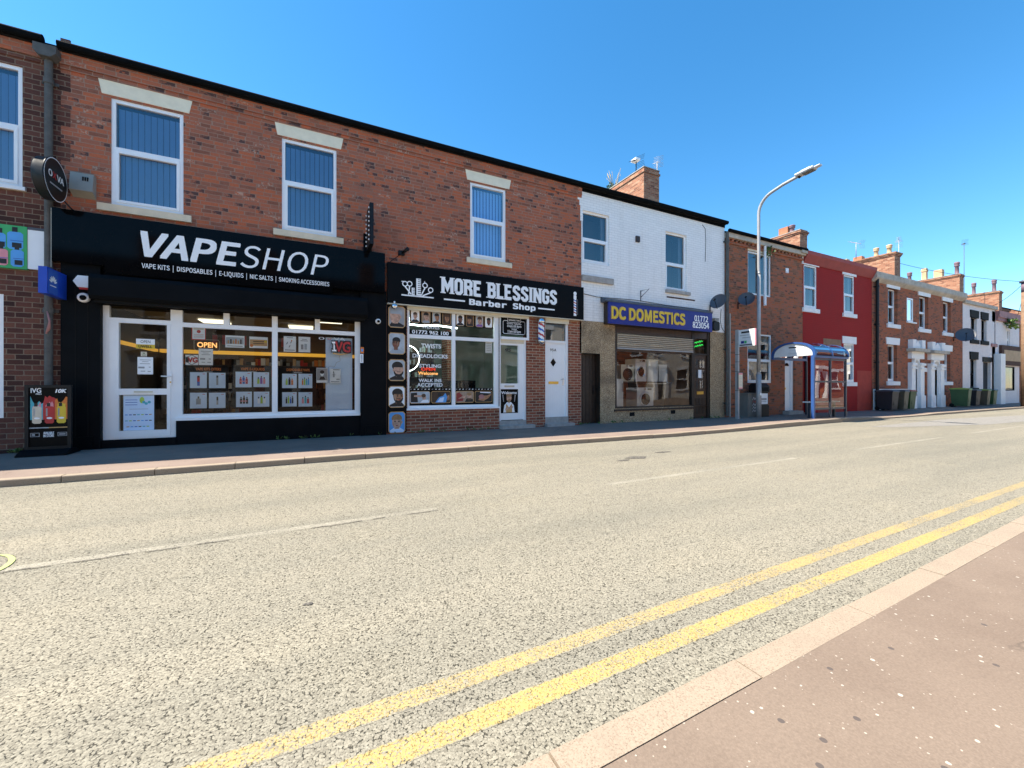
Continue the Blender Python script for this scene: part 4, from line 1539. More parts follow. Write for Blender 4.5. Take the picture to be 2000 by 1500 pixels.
for k in range(4):
    x = ax(95, F - .14)
    m.tube([(x - .02 + .012 * k, F - .136, az(95, 608 + 6 * k, F - .14)), (x + .01, F - .137, az(95, 628, F - .14)), (x - .03 + .014 * k, F - .136, az(95, 652 - 3 * k, F - .14))], .012, 'pink_trim', 6)
o = m.build('pipe_tape', None, (ax(95, F - .14), F - .136, 2.2))
tag(o, 'flaking red tape wrapped around the drainpipe beside the black pillar', 'tape')

# --- barber pole
x, z0_ = at(1057, 673, F - .17)
z1_ = az(1057, 621, F - .17)
t = thing('barber_pole', 'striped red white and blue barber pole with chrome ends beside the white door', 'barber pole', (x, F - .17, z0_))
hh = z1_ - z0_
m = M()
def stripe(i, k):
    q = (k / 24 + i * .055) % 1.0 * 2 % 1.0
    s_ = ((k / 24 + i * .055) * 2) % 2
    return 'print_red' if s_ < .42 else ('print_blue' if 1.0 <= s_ < 1.42 else 'print_white')
rows = 30
m.lathe((x, F - .17, z0_ + .13), [(.082, (hh - .27) * i / rows) for i in range(rows + 1)], 'print_white', 24, 'z', stripe)
m.build('striped_cylinder', t)
for nm, zz, pr in (('base_cap', z0_, [(.02, .0), (.06, .015), (.08, .05), (.095, .07), (.1, .09), (.1, .13)]), ('top_cap', z1_ - .14, [(.1, 0), (.1, .05), (.095, .07), (.08, .1), (.05, .13), (.01, .14)])):
    m = M()
    m.lathe((x, F - .17, zz), pr, 'chrome', 20)
    m.build(nm, t)
m = M()
m.box(x - .03, x + .03, F - .1, F - .005, z0_ + .02, z0_ + .06, 'chrome')
m.box(x - .03, x + .03, F - .1, F - .005, z1_ - .06, z1_ - .02, 'chrome')
m.build('bracket', t)

# ================================================================== posters and panels
def oct_(x0, x1, z0, z1, c):
    return [(x0 + c, z0), (x1 - c, z0), (x1, z0 + c), (x1, z1 - c), (x1 - c, z1), (x0 + c, z1), (x0, z1 - c), (x0, z0 + c)]

def portrait(m, x0, x1, z0, z1, y, skin, hair, bg, look=0.0, beard=False, cape='hair_black', border='print_gold', big=1.0, back=False):
    """a printed head-and-shoulders picture in a thin gold frame, all ink on one sheet"""
    w_, h_ = x1 - x0, z1 - z0
    m.flat(oct_(x0, x1, z0, z1, min(w_, h_) * .13), y, border)
    b = min(w_, h_) * .045
    m.flat(oct_(x0 + b, x1 - b, z0 + b, z1 - b, min(w_, h_) * .11), y - .0006, bg)
    cx, cz = x0 + w_ * (.5 - .10 * look), z0 + h_ * .52
    rx, rz = w_ * .24 * big, h_ * .25 * big
    m.flat([(x0 + w_ * .10, z0 + b * 1.3), (x1 - w_ * .10, z0 + b * 1.3), (x1 - w_ * .08, z0 + h_ * .13), (cx + rx * .55, z0 + h_ * .26), (cx - rx * .55, z0 + h_ * .26), (x0 + w_ * .08, z0 + h_ * .13)], y - .0010, cape)
    m.flat([(cx - rx * .5, z0 + h_ * .2), (cx + rx * .5, z0 + h_ * .2), (cx + rx * .5, cz), (cx - rx * .5, cz)], y - .0014, skin)
    hx = cx + rx * .22 * look
    m.ell(hx, cz + rz * .52, rx * 1.05, rz * .66, y - .0018, hair, 18)
    m.ell(cx, cz, rx * .96, rz, y - .0022, skin, 18)
    m.ell(cx + rx * .98 * (look if look else 1), cz - rz * .05, rx * .16, rz * .2, y - .0024, skin, 8)
    if beard:
        o_ = [(cx + rx * 1.0 * math.cos(R(a)), cz + rz * 1.06 * math.sin(R(a))) for a in range(195, 346, 15)]
        i_ = [(cx + rx * .80 * math.cos(R(a)), cz - rz * .02 + rz * .62 * math.sin(R(a))) for a in range(345, 194, -15)]
        for q in range(10):
            m.flat([o_[q], o_[q + 1], i_[9 - q], i_[10 - q]], y - .0025, hair)
        m.flat([(cx - rx * .4, cz - rz * .34), (cx + rx * .4, cz - rz * .34), (cx + rx * .32, cz - rz * .26), (cx - rx * .32, cz - rz * .26)], y - .0027, hair)
    m.ell(hx, cz + rz * .50, rx * 1.02, rz * .62, y - .0026, hair, 16, -14, 194)
    if not back:
        ex_ = -rx * .25 * look
        for s_ in (-1, 1):
            m.ell(cx + ex_ + s_ * rx * .38, cz + rz * .06, rx * .17, rz * .10, y - .0030, 'hair_black', 8)
            m.flat([(cx + ex_ + s_ * rx * .38 - rx * .2, cz + rz * .24), (cx + ex_ + s_ * rx * .38 + rx * .2, cz + rz * .24), (cx + ex_ + s_ * rx * .38 + rx * .24, cz + rz * .32), (cx + ex_ + s_ * rx * .38 - rx * .24, cz + rz * .32)], y - .0030, hair)
        m.flat([(cx + ex_ - rx * .12, cz - rz * .2), (cx + ex_ + rx * .12, cz - rz * .2), (cx + ex_ + rx * .02, cz - rz * .12)], y - .0030, 'print_bg_warm')
        m.flat([(cx + ex_ - rx * .32, cz - rz * .44), (cx + ex_ + rx * .32, cz - rz * .44), (cx + ex_ + rx * .12, cz - rz * .58), (cx + ex_ - rx * .12, cz - rz * .58)], y - .0030, 'red_trim')
        sd_ = look if look else 1
        m.flat([(cx + sd_ * rx * .55, cz - rz * .70), (cx + sd_ * rx * .88, cz - rz * .35), (cx + sd_ * rx * .93, cz + rz * .25), (cx + sd_ * rx * .66, cz + rz * .2)], y - .0028, 'print_bg_warm')

PY = F - .035
t = thing('haircut_board', 'tall black panel of five framed haircut pictures left of the barber window', 'poster panel', (ax(776, PY), PY, .15))
m = M()
q0, q1 = ax(755.5, PY), ax(794, PY)
m.box(q0, q1, PY, F - .002, .15, BZ - .025, 'black_print')
m.box(q0 - .03, q0 - .001, PY - .002, F - .002, .15, BZ - .02, 'rust')
m.build('board', t)
zones_ = [(598, 640), (650, 692), (702, 744), (754, 796), (804, 846)]
looks = [('skin_pale', 'cloth_grey', 'print_grey', 1, False, 'hair_black', 1.35, True), ('skin_brown', 'hair_black', 'print_bg', .6, False, 'cloth_grey', .95, False),
         ('skin_pale', 'hair_black', 'print_bg', -1, True, 'hair_black', 1.3, True), ('skin_tan', 'hair_black', 'paper', -.9, True, 'hair_black', 1.25, False),
         ('skin_pale', 'hair_fair', 'print_sky', 0, False, 'paper_blue', 1.25, False)]
q0, q1 = ax(758.5, PY), ax(791.5, PY)
for (ya, yb_), (sk, hr, bg_, lk, bd, cp, bigf, bk) in zip(zones_, looks):
    m = M()
    za, zb_ = az(775, yb_, PY), az(775, ya, PY)
    portrait(m, q0, q1, za, zb_, PY - .002, sk, hr, bg_, lk, bd, cp, 'print_gold', bigf, bk)
    m.build('haircut_picture', t)

def window_print(label, px0, px1, y0a, y1a, heads, wide=False):
    gy = V + .004
    x0, x1 = ax(px0, gy), ax(px1, gy)
    pm = (px0 + px1) / 2
    z0, z1 = az(pm, y1a, gy), az(pm, y0a, gy)
    t = thing('window_sticker', label, 'window sticker', ((x0 + x1) / 2, gy, z0), 'haircut stickers on the barber window')
    m = M()
    m.rect(x0, x1, z0, z1, gy, 'black_print')
    m.build('sheet', t)
    n = len(heads)
    for i, hd in enumerate(heads):
        m = M()
        a = x0 + (x1 - x0) * (i + .06) / n + .012
        b = x0 + (x1 - x0) * (i + .94) / n - .004
        portrait(m, a, b, z0 + (z1 - z0) * .06, z1 - (z1 - z0) * .08, gy - .001, *hd)
        m.build('haircut_picture', t)
window_print('black window strip of four boys haircut pictures over the phone number', 800, 882, 604.5, 634, [
    ('skin_pale', 'hair_brown', 'paper', 0, False, 'hair_black', 'print_gold', .95), ('skin_pale', 'hair_black', 'print_bg_warm', -.6, False, 'cloth_grey', 'print_gold', 1.15),
    ('skin_tan', 'hair_black', 'print_bg', -.9, False, 'hair_black', 'print_gold', 1.1), ('skin_tan', 'hair_brown', 'wood_brown', -.4, False, 'hair_brown', 'print_gold', 1.15)])
window_print('black window strip of four mens haircut pictures beside the barber door', 889, 963, 612, 640, [
    ('skin_brown', 'hair_black', 'paper', 0, True, 'hair_black', 'print_gold', 1.1), ('skin_tan', 'hair_black', 'hair_brown', .9, False, 'hair_black', 'print_gold', 1.1),
    ('skin_pale', 'hair_brown', 'print_bg', -.8, False, 'print_purple', 'print_gold', 1.2), ('skin_brown', 'hair_black', 'paper', 0, True, 'paper', 'print_gold', 1.05)])
def cut_scene(m, x0, x1, z0, z1, y, kind):
    w_, h_ = x1 - x0, z1 - z0
    p = lambda u, v: (x0 + w_ * u, z0 + h_ * v)
    m.flat(oct_(x0, x1, z0, z1, h_ * .1), y, 'print_gold')
    m.flat(oct_(x0 + .01, x1 - .01, z0 + .01, z1 - .01, h_ * .09), y - .0006, ('print_bg', 'wood_brown', 'print_bg_warm', 'hair_black')[kind])
    if kind == 0:
        m.flat([p(.05, .1), p(.4, .1), p(.35, .9), p(.05, .85)], y - .001, 'hair_black')
        m.flat([p(.2, .55), p(.55, .5), p(.75, .75), p(.5, .68), p(.22, .68)], y - .0014, 'skin_pale')
        m.ell(*p(.7, .5), w_ * .1, h_ * .26, y - .0016, 'skin_pale', 12)
        m.ell(*p(.68, .64), w_ * .11, h_ * .16, y - .0019, 'hair_brown', 12)
        m.flat([p(.5, .06), p(.95, .06), p(.9, .3), p(.65, .3)], y - .002, 'paper')
    elif kind == 1:
        m.flat([p(.2, .06), p(.75, .06), p(.82, .5), p(.72, .85), p(.6, .6), p(.4, .5)], y - .001, 'print_sky')
        m.flat([p(.3, .1), p(.6, .1), p(.66, .5), p(.45, .42)], y - .0014, 'paper_blue')
        m.ell(*p(.42, .72), w_ * .1, h_ * .18, y - .0016, 'hair_black', 10)
        m.flat([p(.8, .2), p(.95, .3), p(.92, .7), p(.82, .6)], y - .0016, 'skin_tan')
    elif kind == 2:
        m.flat([p(.05, .1), p(.4, .15), p(.45, .5), p(.2, .9), p(.05, .8)], y - .001, 'red_trim')
        m.flat([p(.15, .35), p(.5, .4), p(.6, .65), p(.35, .55)], y - .0013, 'skin_pale')
        m.flat([p(.5, .06), p(.98, .06), p(.95, .3), p(.6, .35)], y - .0013, 'hair_black')
        m.ell(*p(.75, .5), w_ * .13, h_ * .3, y - .0016, 'skin_pale', 14)
        m.ell(*p(.75, .74), w_ * .14, h_ * .14, y - .0019, 'hair_fair', 12)
        m.ell(*p(.75, .38), w_ * .12, h_ * .2, y - .0020, 'hair_brown', 12, 180, 360)
    else:
        m.flat([p(.2, .2), p(.5, .12), p(.8, .4), p(.95, .75), p(.7, .6), p(.3, .6)], y - .001, 'skin_tan')
        m.ell(*p(.38, .5), w_ * .16, h_ * .2, y - .0014, 'pink_trim', 12)
        m.flat([p(.3, .85), p(.9, .8), p(.9, .9), p(.3, .93)], y - .0014, 'paper')
def lower_print(label, px0, px1, y0a, y1a, kinds):
    gy = V + .004
    x0, x1 = ax(px0, gy), ax(px1, gy)
    pm = (px0 + px1) / 2
    z0, z1 = az(pm, y1a, gy), az(pm, y0a, gy)
    t = thing('window_sticker', label, 'window sticker', ((x0 + x1) / 2, gy, z0), 'haircut stickers on the barber window')
    m = M()
    m.rect(x0, x1, z0, z1, gy, 'black_print')
    for i in range(12):
        xx = x0 + (x1 - x0) * (i + .5) / 12
        kk = ('print_white', 'print_grey', 'print_red', 'print_blue')[(i * 7) % 4]
        m.flat([(xx - .02, z1 - .04), (xx + .015, z1 - .035), (xx + .02, z1 - .015), (xx - .015, z1 - .02)], gy - .0006, 'print_white' if i % 3 else 'print_grey')
        m.flat([(xx - .02, z0 + .015), (xx + .02, z0 + .015), (xx + .02, z0 + .05), (xx - .02, z0 + .05)], gy - .0006, kk)
    m.build('sheet', t)
    for i, kd in enumerate(kinds):
        m = M()
        a, b = x0 + (x1 - x0) * (i + .03) / 2, x0 + (x1 - x0) * (i + .97) / 2
        cut_scene(m, a, b, z0 + (z1 - z0) * .22, z0 + (z1 - z0) * .84, gy - .0012, kd)
        m.build('haircut_picture', t)
lower_print('black window strip showing a barber trimming and a blue cape', 799, 881.5, 758, 796, (0, 1))
lower_print('black window strip showing a bearded customer and a red shave', 888.5, 962.5, 758, 794, (2, 3))

gy = V + .0045
gx = lambda q: ax(q, gy)
def vinyl(name, label, body, px0, px1, ya, yb_, mat='print_white', cat='window lettering', key='wide', bold=.0, yy=None):
    bold = bold + .015
    yq = yy if yy else gy
    pm = (px0 + px1) / 2
    m = M()
    m.text(body, ax(px0, yq), ax(px1, yq), az(pm, yb_, yq), az(pm, ya, yq), yq, mat, key, bold)
    o = m.build(name, None, (ax(pm, yq), yq, az(pm, yb_, yq)))
    return tag(o, label, cat, 'white lettering on the barber window' if mat == 'print_white' else None)
vinyl('window_lettering', 'white window lettering reading WEAVES above the phone number', 'WEAVES', 824, 858, 636.5, 642.5)
vinyl('window_lettering', 'white window lettering reading TWISTS below the transom', 'TWISTS', 823, 861, 672, 680, bold=.01)
vinyl('window_lettering', 'white window lettering reading DREADLOCKS', 'DREADLOCKS', 806, 874, 692, 699, bold=.01)
vinyl('window_lettering', 'white window lettering reading STYLING', 'STYLING', 819, 861, 711.5, 718, bold=.01)
vinyl('window_lettering', 'white window lettering reading WALK INS', 'WALK INS', 818, 862, 740, 746, bold=.01)
vinyl('window_lettering', 'white window lettering reading ACCEPTED above the blue cape picture', 'ACCEPTED', 815, 864, 748.5, 755, bold=.01)
vinyl('neon_sign', 'red glowing OPEN sign inside the barber window under STYLING', 'OPEN', 823, 850, 718, 724, 'neon_red', 'neon sign', bold=.01, yy=V + .12)
vinyl('neon_sign', 'orange glowing Welcome sign inside the barber window', 'Welcome', 817, 855, 726, 732, 'neon_orange', 'neon sign', bold=.0, yy=V + .12)
m = M()
x0, x1, z0, z1 = gx(799), gx(882), az(840, 654.5, gy), az(840, 645.5, gy)
m.rect(x0, x1, z0, z1, gy, 'black_print')
m.text('01772 962 100', gx(805), gx(876), az(840, 653, gy), az(840, 646.3, gy), gy - .001, 'print_white', bold=.025)
o = m.build('window_sticker', None, (gx(840), gy, z0))
tag(o, 'dark window strip with the phone number 01772 962 100', 'window sticker')
# opening times board in the fanlight
oy = V + .006
m = M()
x0, x1, z0, z1 = ax(979, oy), ax(1028.5, oy), az(1004, 655, oy), az(1004, 618.5, oy)
m.rect(x0, x1, z0, z1, oy, 'black_print')
w_, h_ = x1 - x0, z1 - z0
u = lambda a: x0 + w_ * a
v_ = lambda a: z0 + h_ * a
m.line(oct_(u(.07), u(.93), v_(.07), v_(.76), .03), .012, oy - .001, 'print_white', True)
m.flat(oct_(u(.24), u(.76), v_(.68), v_(.92), .02), oy - .0014, 'black_print')
m.line(oct_(u(.24), u(.76), v_(.68), v_(.92), .02), .01, oy - .0018, 'print_white', True)
m.text('OPENING TIME', u(.28), u(.72), v_(.76), v_(.84), oy - .002, 'print_white', 'sans', bold=.02)
m.text('Monday - Saturday', u(.22), u(.78), v_(.58), v_(.65), oy - .002, 'print_white', 'sans', bold=.01)
m.text('10am till 8pm', u(.22), u(.78), v_(.43), v_(.54), oy - .002, 'print_white', 'sans', bold=.015)
m.rect(u(.35), u(.65), v_(.385), v_(.395), oy - .002, 'print_white')
m.text('Sunday', u(.4), u(.6), v_(.29), v_(.36), oy - .002, 'print_white', 'sans', bold=.01)
m.text('11am till 6pm', u(.24), u(.76), v_(.14), v_(.26), oy - .002, 'print_white', 'sans', bold=.015)
o = m.build('opening_times_board', None, ((x0 + x1) / 2, oy, z0))
tag(o, 'black opening times board in the light above the barber shop door', 'notice board')
m = M()
qy = V + .03
m.rect(ax(948, qy), ax(961, qy), az(955, 689.5, qy), az(955, 667, qy), qy, 'paper')
for i in range(5):
    m.rect(ax(950, qy), ax(959, qy), az(955, 685 - i * 3.4, qy), az(955, 684.2 - i * 3.4, qy), qy - .001, 'print_grey')
o = m.build('paper_notice', None, (ax(955, qy), qy, az(955, 689, qy)))
tag(o, 'white paper notice taped inside the barber window near the door', 'notice')

# --- sheets, posters and boards in the vape shop window and door
def sheet(name, label, px0, px1, ya, yb_, base='paper', cat='poster', group=None, draw=None, Y=V + .03, loc=None):
    pm = (px0 + px1) / 2
    x0, x1 = ax(px0, Y), ax(px1, Y)
    z0, z1 = az(pm, yb_, Y), az(pm, ya, Y)
    m = M()
    m.rect(x0, x1, z0, z1, Y, base)
    if draw:
        draw(m, lambda a: x0 + (x1 - x0) * a, lambda a: z0 + (z1 - z0) * a, Y - .0008)
    o = m.build(name, None, ((x0 + x1) / 2, Y, z0))
    return tag(o, label, cat, group)
def lines_(rows, mat='print_grey'):
    def d(m, u, v, y):
        for (a, b, c, d_) in rows:
            m.rect(u(a), u(b), v(c), v(d_), y, mat)
    return d
def d_red(m, u, v, y):
    for a, b, c, d_ in ((0, 1, 0, .05), (0, 1, .95, 1), (0, .06, .05, .95), (.94, 1, .05, .95), (.12, .88, .86, .92)):
        m.rect(u(a), u(b), v(c), v(d_), y, 'print_red')
    m.ell(u(.5), v(.5), u(.64) - u(.5), u(.64) - u(.5), y, 'print_red', 14)
    for k in range(4):
        m.rect(u(.15), u(.85), v(.62 + k * .06), v(.64 + k * .06), y, 'print_grey')
        m.rect(u(.15), u(.85), v(.14 + k * .06), v(.155 + k * .06), y, 'print_red' if k % 2 else 'print_grey')
G1 = 'posters behind the vape shop glass'
sheet('poster', 'white notice with a red border and red disc high in the vape window', 374, 402, 631, 664, 'paper', 'poster', G1, d_red)
sheet('poster', 'white letter sheet of small print below the lit OPEN sign', 388, 416, 681, 713, 'paper', 'poster', G1, lines_([(.15, .85, .82, .85), (.3, .7, .72, .75), (.2, .8, .62, .65), (.1, .45, .32, .42), (.7, .85, .35, .4), (.2, .45, .15, .19), (.6, .85, .15, .19)]))
def d_logo(m, u, v, y):
    m.text('I', u(.1), u(.2), v(.3), v(.72), y - .001, 'hair_black', bold=.08)
    m.text('VG', u(.22), u(.94), v(.28), v(.72), y - .001, 'print_red', bold=.05)
    m.line([(u(.02), v(.35)), (u(.02), v(.7)), (u(.5), v(.98)), (u(.98), v(.7)), (u(.98), v(.35)), (u(.5), v(.02))], .015, y, 'print_grey', True)
sheet('window_sticker', 'small white badge sticker reading IVG at the lower left of the vape window', 362, 387, 693, 713, 'paper', 'window sticker', None, d_logo)
def d_bottles(m, u, v, y):
    m.rect(u(.04), u(.96), v(.3), v(.86), y, 'print_bg')
    for i, c in enumerate(('print_gold', 'hair_brown', 'print_gold', 'print_orange', 'print_gold', 'hair_brown')):
        m.rect(u(.12 + i * .13), u(.2 + i * .13), v(.32), v(.6 + .1 * (i % 2)), y - .0006, c)
    m.rect(u(.1), u(.9), v(.1), v(.16), y, 'print_grey')
sheet('poster', 'landscape white poster of a row of amber bottles in the vape window', 440, 477.5, 655.5, 679, 'paper', 'poster', G1, d_bottles)
def d_gold(m, u, v, y):
    m.rect(u(.03), u(.97), v(.2), v(.75), y, 'print_gold')
    m.rect(u(.2), u(.8), v(.55), v(.62), y - .0006, 'hair_brown')
    m.rect(u(.2), u(.8), v(.38), v(.44), y - .0006, 'hair_brown')
    m.ell(u(.12), v(.22), u(.1) - u(0), u(.1) - u(0), y - .0006, 'print_orange', 10)
    m.ell(u(.88), v(.6), u(.08) - u(0), u(.08) - u(0), y - .0006, 'print_yellow', 10)
sheet('poster', 'landscape white and gold poster left of the vape window mullion', 487, 523, 658, 680, 'paper', 'poster', G1, d_gold)
def d_birds(m, u, v, y):
    for a, b in ((.3, .55), (.62, .62), (.5, .35)):
        m.flat([(u(a - .1), v(b - .1)), (u(a + .02), v(b - .02)), (u(a + .06), v(b + .12)), (u(a - .06), v(b + .02))], y, 'print_grey')
    m.rect(u(.1), u(.9), v(.08), v(.14), y, 'print_grey')
    m.rect(u(.25), u(.75), v(.9), v(.94), y, 'print_grey')
    m.ell(u(.65), v(.72), .012, .02, y - .0006, 'print_orange', 8)
sheet('poster', 'portrait white poster with scattered grey shapes, right of the mullion', 554, 578, 657, 687, 'paper', 'poster', G1, d_birds)
def d_jar(m, u, v, y):
    m.rect(u(.2), u(.42), v(.18), v(.5), y, 'print_grey')
    m.rect(u(.5), u(.72), v(.18), v(.55), y, 'print_bg')
    m.rect(u(.18), u(.8), v(.72), v(.76), y, 'print_grey')
    m.rect(u(.3), u(.7), v(.82), v(.86), y, 'print_grey')
sheet('poster', 'portrait white poster of two grey jars beside the scattered grey one', 583, 606, 658, 688, 'paper', 'poster', G1, d_jar)
def d_face(m, u, v, y):
    m.rect(u(.03), u(.97), v(.16), v(.97), y, 'print_grey')
    m.ell(u(.5), v(.62), .035, .06, y - .0006, 'paper', 12)
    m.ell(u(.5), v(.72), .045, .04, y - .0012, 'hair_black', 12)
    m.flat([(u(.25), v(.2)), (u(.8), v(.2)), (u(.68), v(.4)), (u(.35), v(.4))], y - .0006, 'hair_black')
sheet('poster', 'black and white flyer of a face low in the vape window', 618, 640, 718.5, 747.5, 'paper', 'poster', G1, d_face)
def d_fig(m, u, v, y):
    m.ell(u(.35), v(.75), .012, .018, y, 'hair_black', 8)
    m.rect(u(.28), u(.44), v(.4), v(.68), y, 'print_grey')
    m.rect(u(.2), u(.55), v(.55), v(.58), y - .0005, 'print_grey')
    m.rect(u(.3), u(.9), v(.9), v(.94), y, 'hair_black')
    m.rect(u(.1), u(.9), v(.08), v(.11), y, 'hair_black')
    m.rect(u(.6), u(.9), v(.2), v(.3), y, 'print_grey')
sheet('poster', 'white flyer with a small standing figure beside the face flyer', 644, 665.5, 720, 748, 'paper', 'poster', G1, d_fig)
# lit OPEN sign
oy = V + .06
t = thing('open_sign', 'orange lit OPEN sign with rounded outline inside the vape window', 'neon sign', (ax(404, oy), oy, az(404, 684, oy)))
m = M()
m.text('OPEN', ax(385.5, oy), ax(423.5, oy), az(404, 678.5, oy), az(404, 669, oy), oy, 'neon_orange', bold=.02)
m.build('lettering', t)
m = M()
m.line(oct_(ax(379, oy), ax(429, oy), az(404, 684.5, oy), az(404, 663.5, oy), .03), .01, oy, 'grey_plastic', True)
m.build('outline', t)
m = M()
oy2 = V + .0055
m.text('O', ax(622.5, oy2), ax(633.5, oy2), az(648, 664, oy2), az(648, 659.5, oy2), oy2, 'print_white', 'sans')
m.text('X', ax(638, oy2), ax(648, oy2), az(648, 664, oy2), az(648, 661, oy2), oy2, 'print_red', 'sans')
m.text('VA', ax(652, oy2), ax(674, oy2), az(660, 664.5, oy2), az(660, 659.5, oy2), oy2, 'print_white', 'sans')
tag(m.build('window_lettering', None, (ax(648, oy2), oy2, az(648, 665, oy2))), 'thin white and red window lettering reading OXVA above the red logo', 'window lettering')
m = M()
k0, k1 = az(665, 686, oy2), az(665, 668.5, oy2)
for dx, dy, c1, c2, bd in ((0, 0, 'hair_black', 'hair_black', .12), (0, -.001, 'print_white', 'print_red', .03)):
    m.text('I', ax(649, oy2), ax(656.5, oy2), k0, k1, oy2 + dy, c1, 'mono', bold=bd)
    m.text('VG', ax(655, oy2), ax(684, oy2), k0 - .01, k1 + .005, oy2 + dy - .0006, c2, 'wide', bold=bd)
m.line([(ax(650, oy2), az(652, 690, oy2)), (ax(665, oy2), az(665, 692.5, oy2)), (ax(680, oy2), az(680, 690, oy2))], .03, oy2 - .001, 'print_gold')
tag(m.build('window_sticker', None, (ax(665, oy2), oy2, az(665, 693, oy2))), 'large red and black IVG logo sticker at the right of the vape window', 'window sticker')
# pale panel behind the right end of the glass
x0, x1 = ax(636, V + .12), ax(688, V + .12)
m = M()
m.box(x0, x1, V + .12, V + .15, .68, az(660, 660, V + .12), 'paper_blue')
m.line([(x0 + .03, 1.62), (x0 + .1, 1.68), (x0 + .18, 1.66), (x0 + .22, 1.76), (x0 + .3, 1.80), (x0 + .28, 1.92)], .006, V + .119, 'print_grey')
tag(m.build('backing_sheet', None, (x0, V + .12, .68)), 'cracked pale blue panel standing inside the right end of the vape window', 'backing sheet')
# three dark hanging boards with four product cards each
BB = V + .045
def prod(m, x0, x1, z0, z1, y, kind):
    w_, h_ = x1 - x0, z1 - z0
    u = lambda a: x0 + w_ * a
    v = lambda a: z0 + h_ * a
    sets = [[('print_red', .42, .58, .15, .75), ('print_blue', .42, .58, .15, .4), ('hair_black', .44, .56, .66, .78)], [('print_grey', .44, .56, .2, .8), ('hair_black', .45, .55, .68, .82)],
            [('print_grey', .36, .64, .25, .62), ('hair_black', .45, .55, .62, .76)], [('print_grey', .45, .56, .22, .7), ('hair_black', .46, .55, .5, .74)]]
    if kind < 4:
        for c, a, b, d, e in sets[kind]:
            m.rect(u(a), u(b), v(d), v(e), y - .0006 * (1 + sets[kind].index((c, a, b, d, e))), c)
    else:
        pal = [('print_red', 'print_blue', 'print_red'), ('print_lime', 'print_purple', 'print_pink'), ('hair_black', 'wood_brown', 'hair_black'), ('paper', 'print_lime', 'paper'),
               ('print_lime', 'hair_black', 'print_orange'), ('print_orange', 'print_lime', 'print_cyan', 'print_sky'), ('hair_black', 'print_lime', 'print_blue', 'hair_black'), ('print_pink', 'print_cyan', 'print_red')][kind - 4]
        n = len(pal)
        for i, c in enumerate(pal):
            a = .24 + .56 * i / n
            m.rect(u(a), u(a + .44 / n), v(.22), v(.55 + .08 * (i % 2)), y - .0006, c)
            m.rect(u(a + .1 / n), u(a + .34 / n), v(.56 + .08 * (i % 2)), v(.66 + .08 * (i % 2)), y - .0006, 'hair_black' if kind % 2 else c)
        if kind in (4, 6):
            m.rect(u(.28), u(.7), v(.36), v(.42), y - .0012, 'print_pink')
    m.rect(u(.74), u(.9), v(.88), v(.91), y - .0006, 'print_red')
boards = [('VAPE KITS OFFERS', 364, 446, 715, 800, [(371, 404, 727, 758), (408, 440.5, 728, 758), (371, 404, 767, 797.5), (408, 440.5, 767, 797)], 0, 'black hanging board headed VAPE KITS OFFERS with single bottles'),
          ('VAPE E-LIQUIDS', 453, 530, 715, 798, [(460, 491.5, 726, 756.5), (495, 525.5, 727, 756), (461, 492, 765, 795), (495.5, 526, 765, 794.5)], 4, 'black hanging board headed VAPE E-LIQUIDS left of the mullion'),
          ('DISPOSABLE VAPE', 543, 618, 717, 797, [(551, 579.5, 730, 758), (583, 610, 730, 758), (551, 579.5, 766, 794), (583, 610, 766, 794)], 8, 'black hanging board headed DISPOSABLE VAPE right of the mullion')]
for title, p0_, p1_, ya, yb_, cards, kd, lab in boards:
    pm = (p0_ + p1_) / 2
    x0, x1 = ax(p0_, BB), ax(p1_, BB)
    z0, z1 = max(.64, az(pm, yb_, BB)), az(pm, ya, BB)
    t = thing('display_board', lab, 'display board', (ax(pm, BB), BB, z0), 'product boards in the vape shop window')
    m = M()
    m.box(x0, x1, BB, BB + .015, z0, z1, 'black_print')
    m.text(title, x0 + (x1 - x0) * .22, x0 + (x1 - x0) * .82, z1 - .085, z1 - .035, BB - .001, 'print_orange', bold=.02)
    m.rect(x0 + (x1 - x0) * .4, x0 + (x1 - x0) * .62, z1 - .125, z1 - .11, BB - .001, 'print_grey')
    m.build('board', t)
    for i, (a, b, c, d) in enumerate(cards):
        cy_ = BB - .004
        m = M()
        q0, q1, q2, q3 = ax(a, cy_), ax(b, cy_), az((a + b) / 2, d, cy_), az((a + b) / 2, c, cy_)
        m.rect(q0, q1, q2, q3, cy_, 'paper_blue')
        prod(m, q0, q1, q2, q3, cy_, kd + i)
        m.build('product_card', t)
# notices on the door glass
DY = V - .010
def d_open(m, u, v, y):
    m.rect(u(0), u(1), v(0), v(.43), y, 'print_yellow')
    m.text('OPEN', u(.24), u(.76), v(.58), v(.86), y - .0006, 'hair_black', bold=.0)
    m.text('UWELL', u(.14), u(.86), v(.1), v(.34), y - .0006, 'hair_black', bold=.02)
sheet('door_sign', 'grey and yellow OPEN UWELL sign on the vape shop door', 265.6, 302.5, 662, 681, 'paper', 'sign', None, d_open, DY)
sheet('door_notice', 'tiny pale yellow notice under the OPEN sign on the vape door', 275, 287, 687, 696, 'upvc_cream', 'notice', None, lines_([(.3, .7, .6, .8), (.2, .8, .2, .35)], 'leaf_green'), DY)
sheet('door_notice', 'white letter notice in the middle of the vape shop door', 268.5, 299, 697.5, 731, 'paper', 'notice', None, lines_([(.15, .85, .82, .85), (.3, .7, .72, .75), (.15, .8, .6, .63), (.05, .45, .34, .44), (.72, .85, .4, .44), (.2, .5, .16, .2), (.65, .85, .15, .19)]), DY)
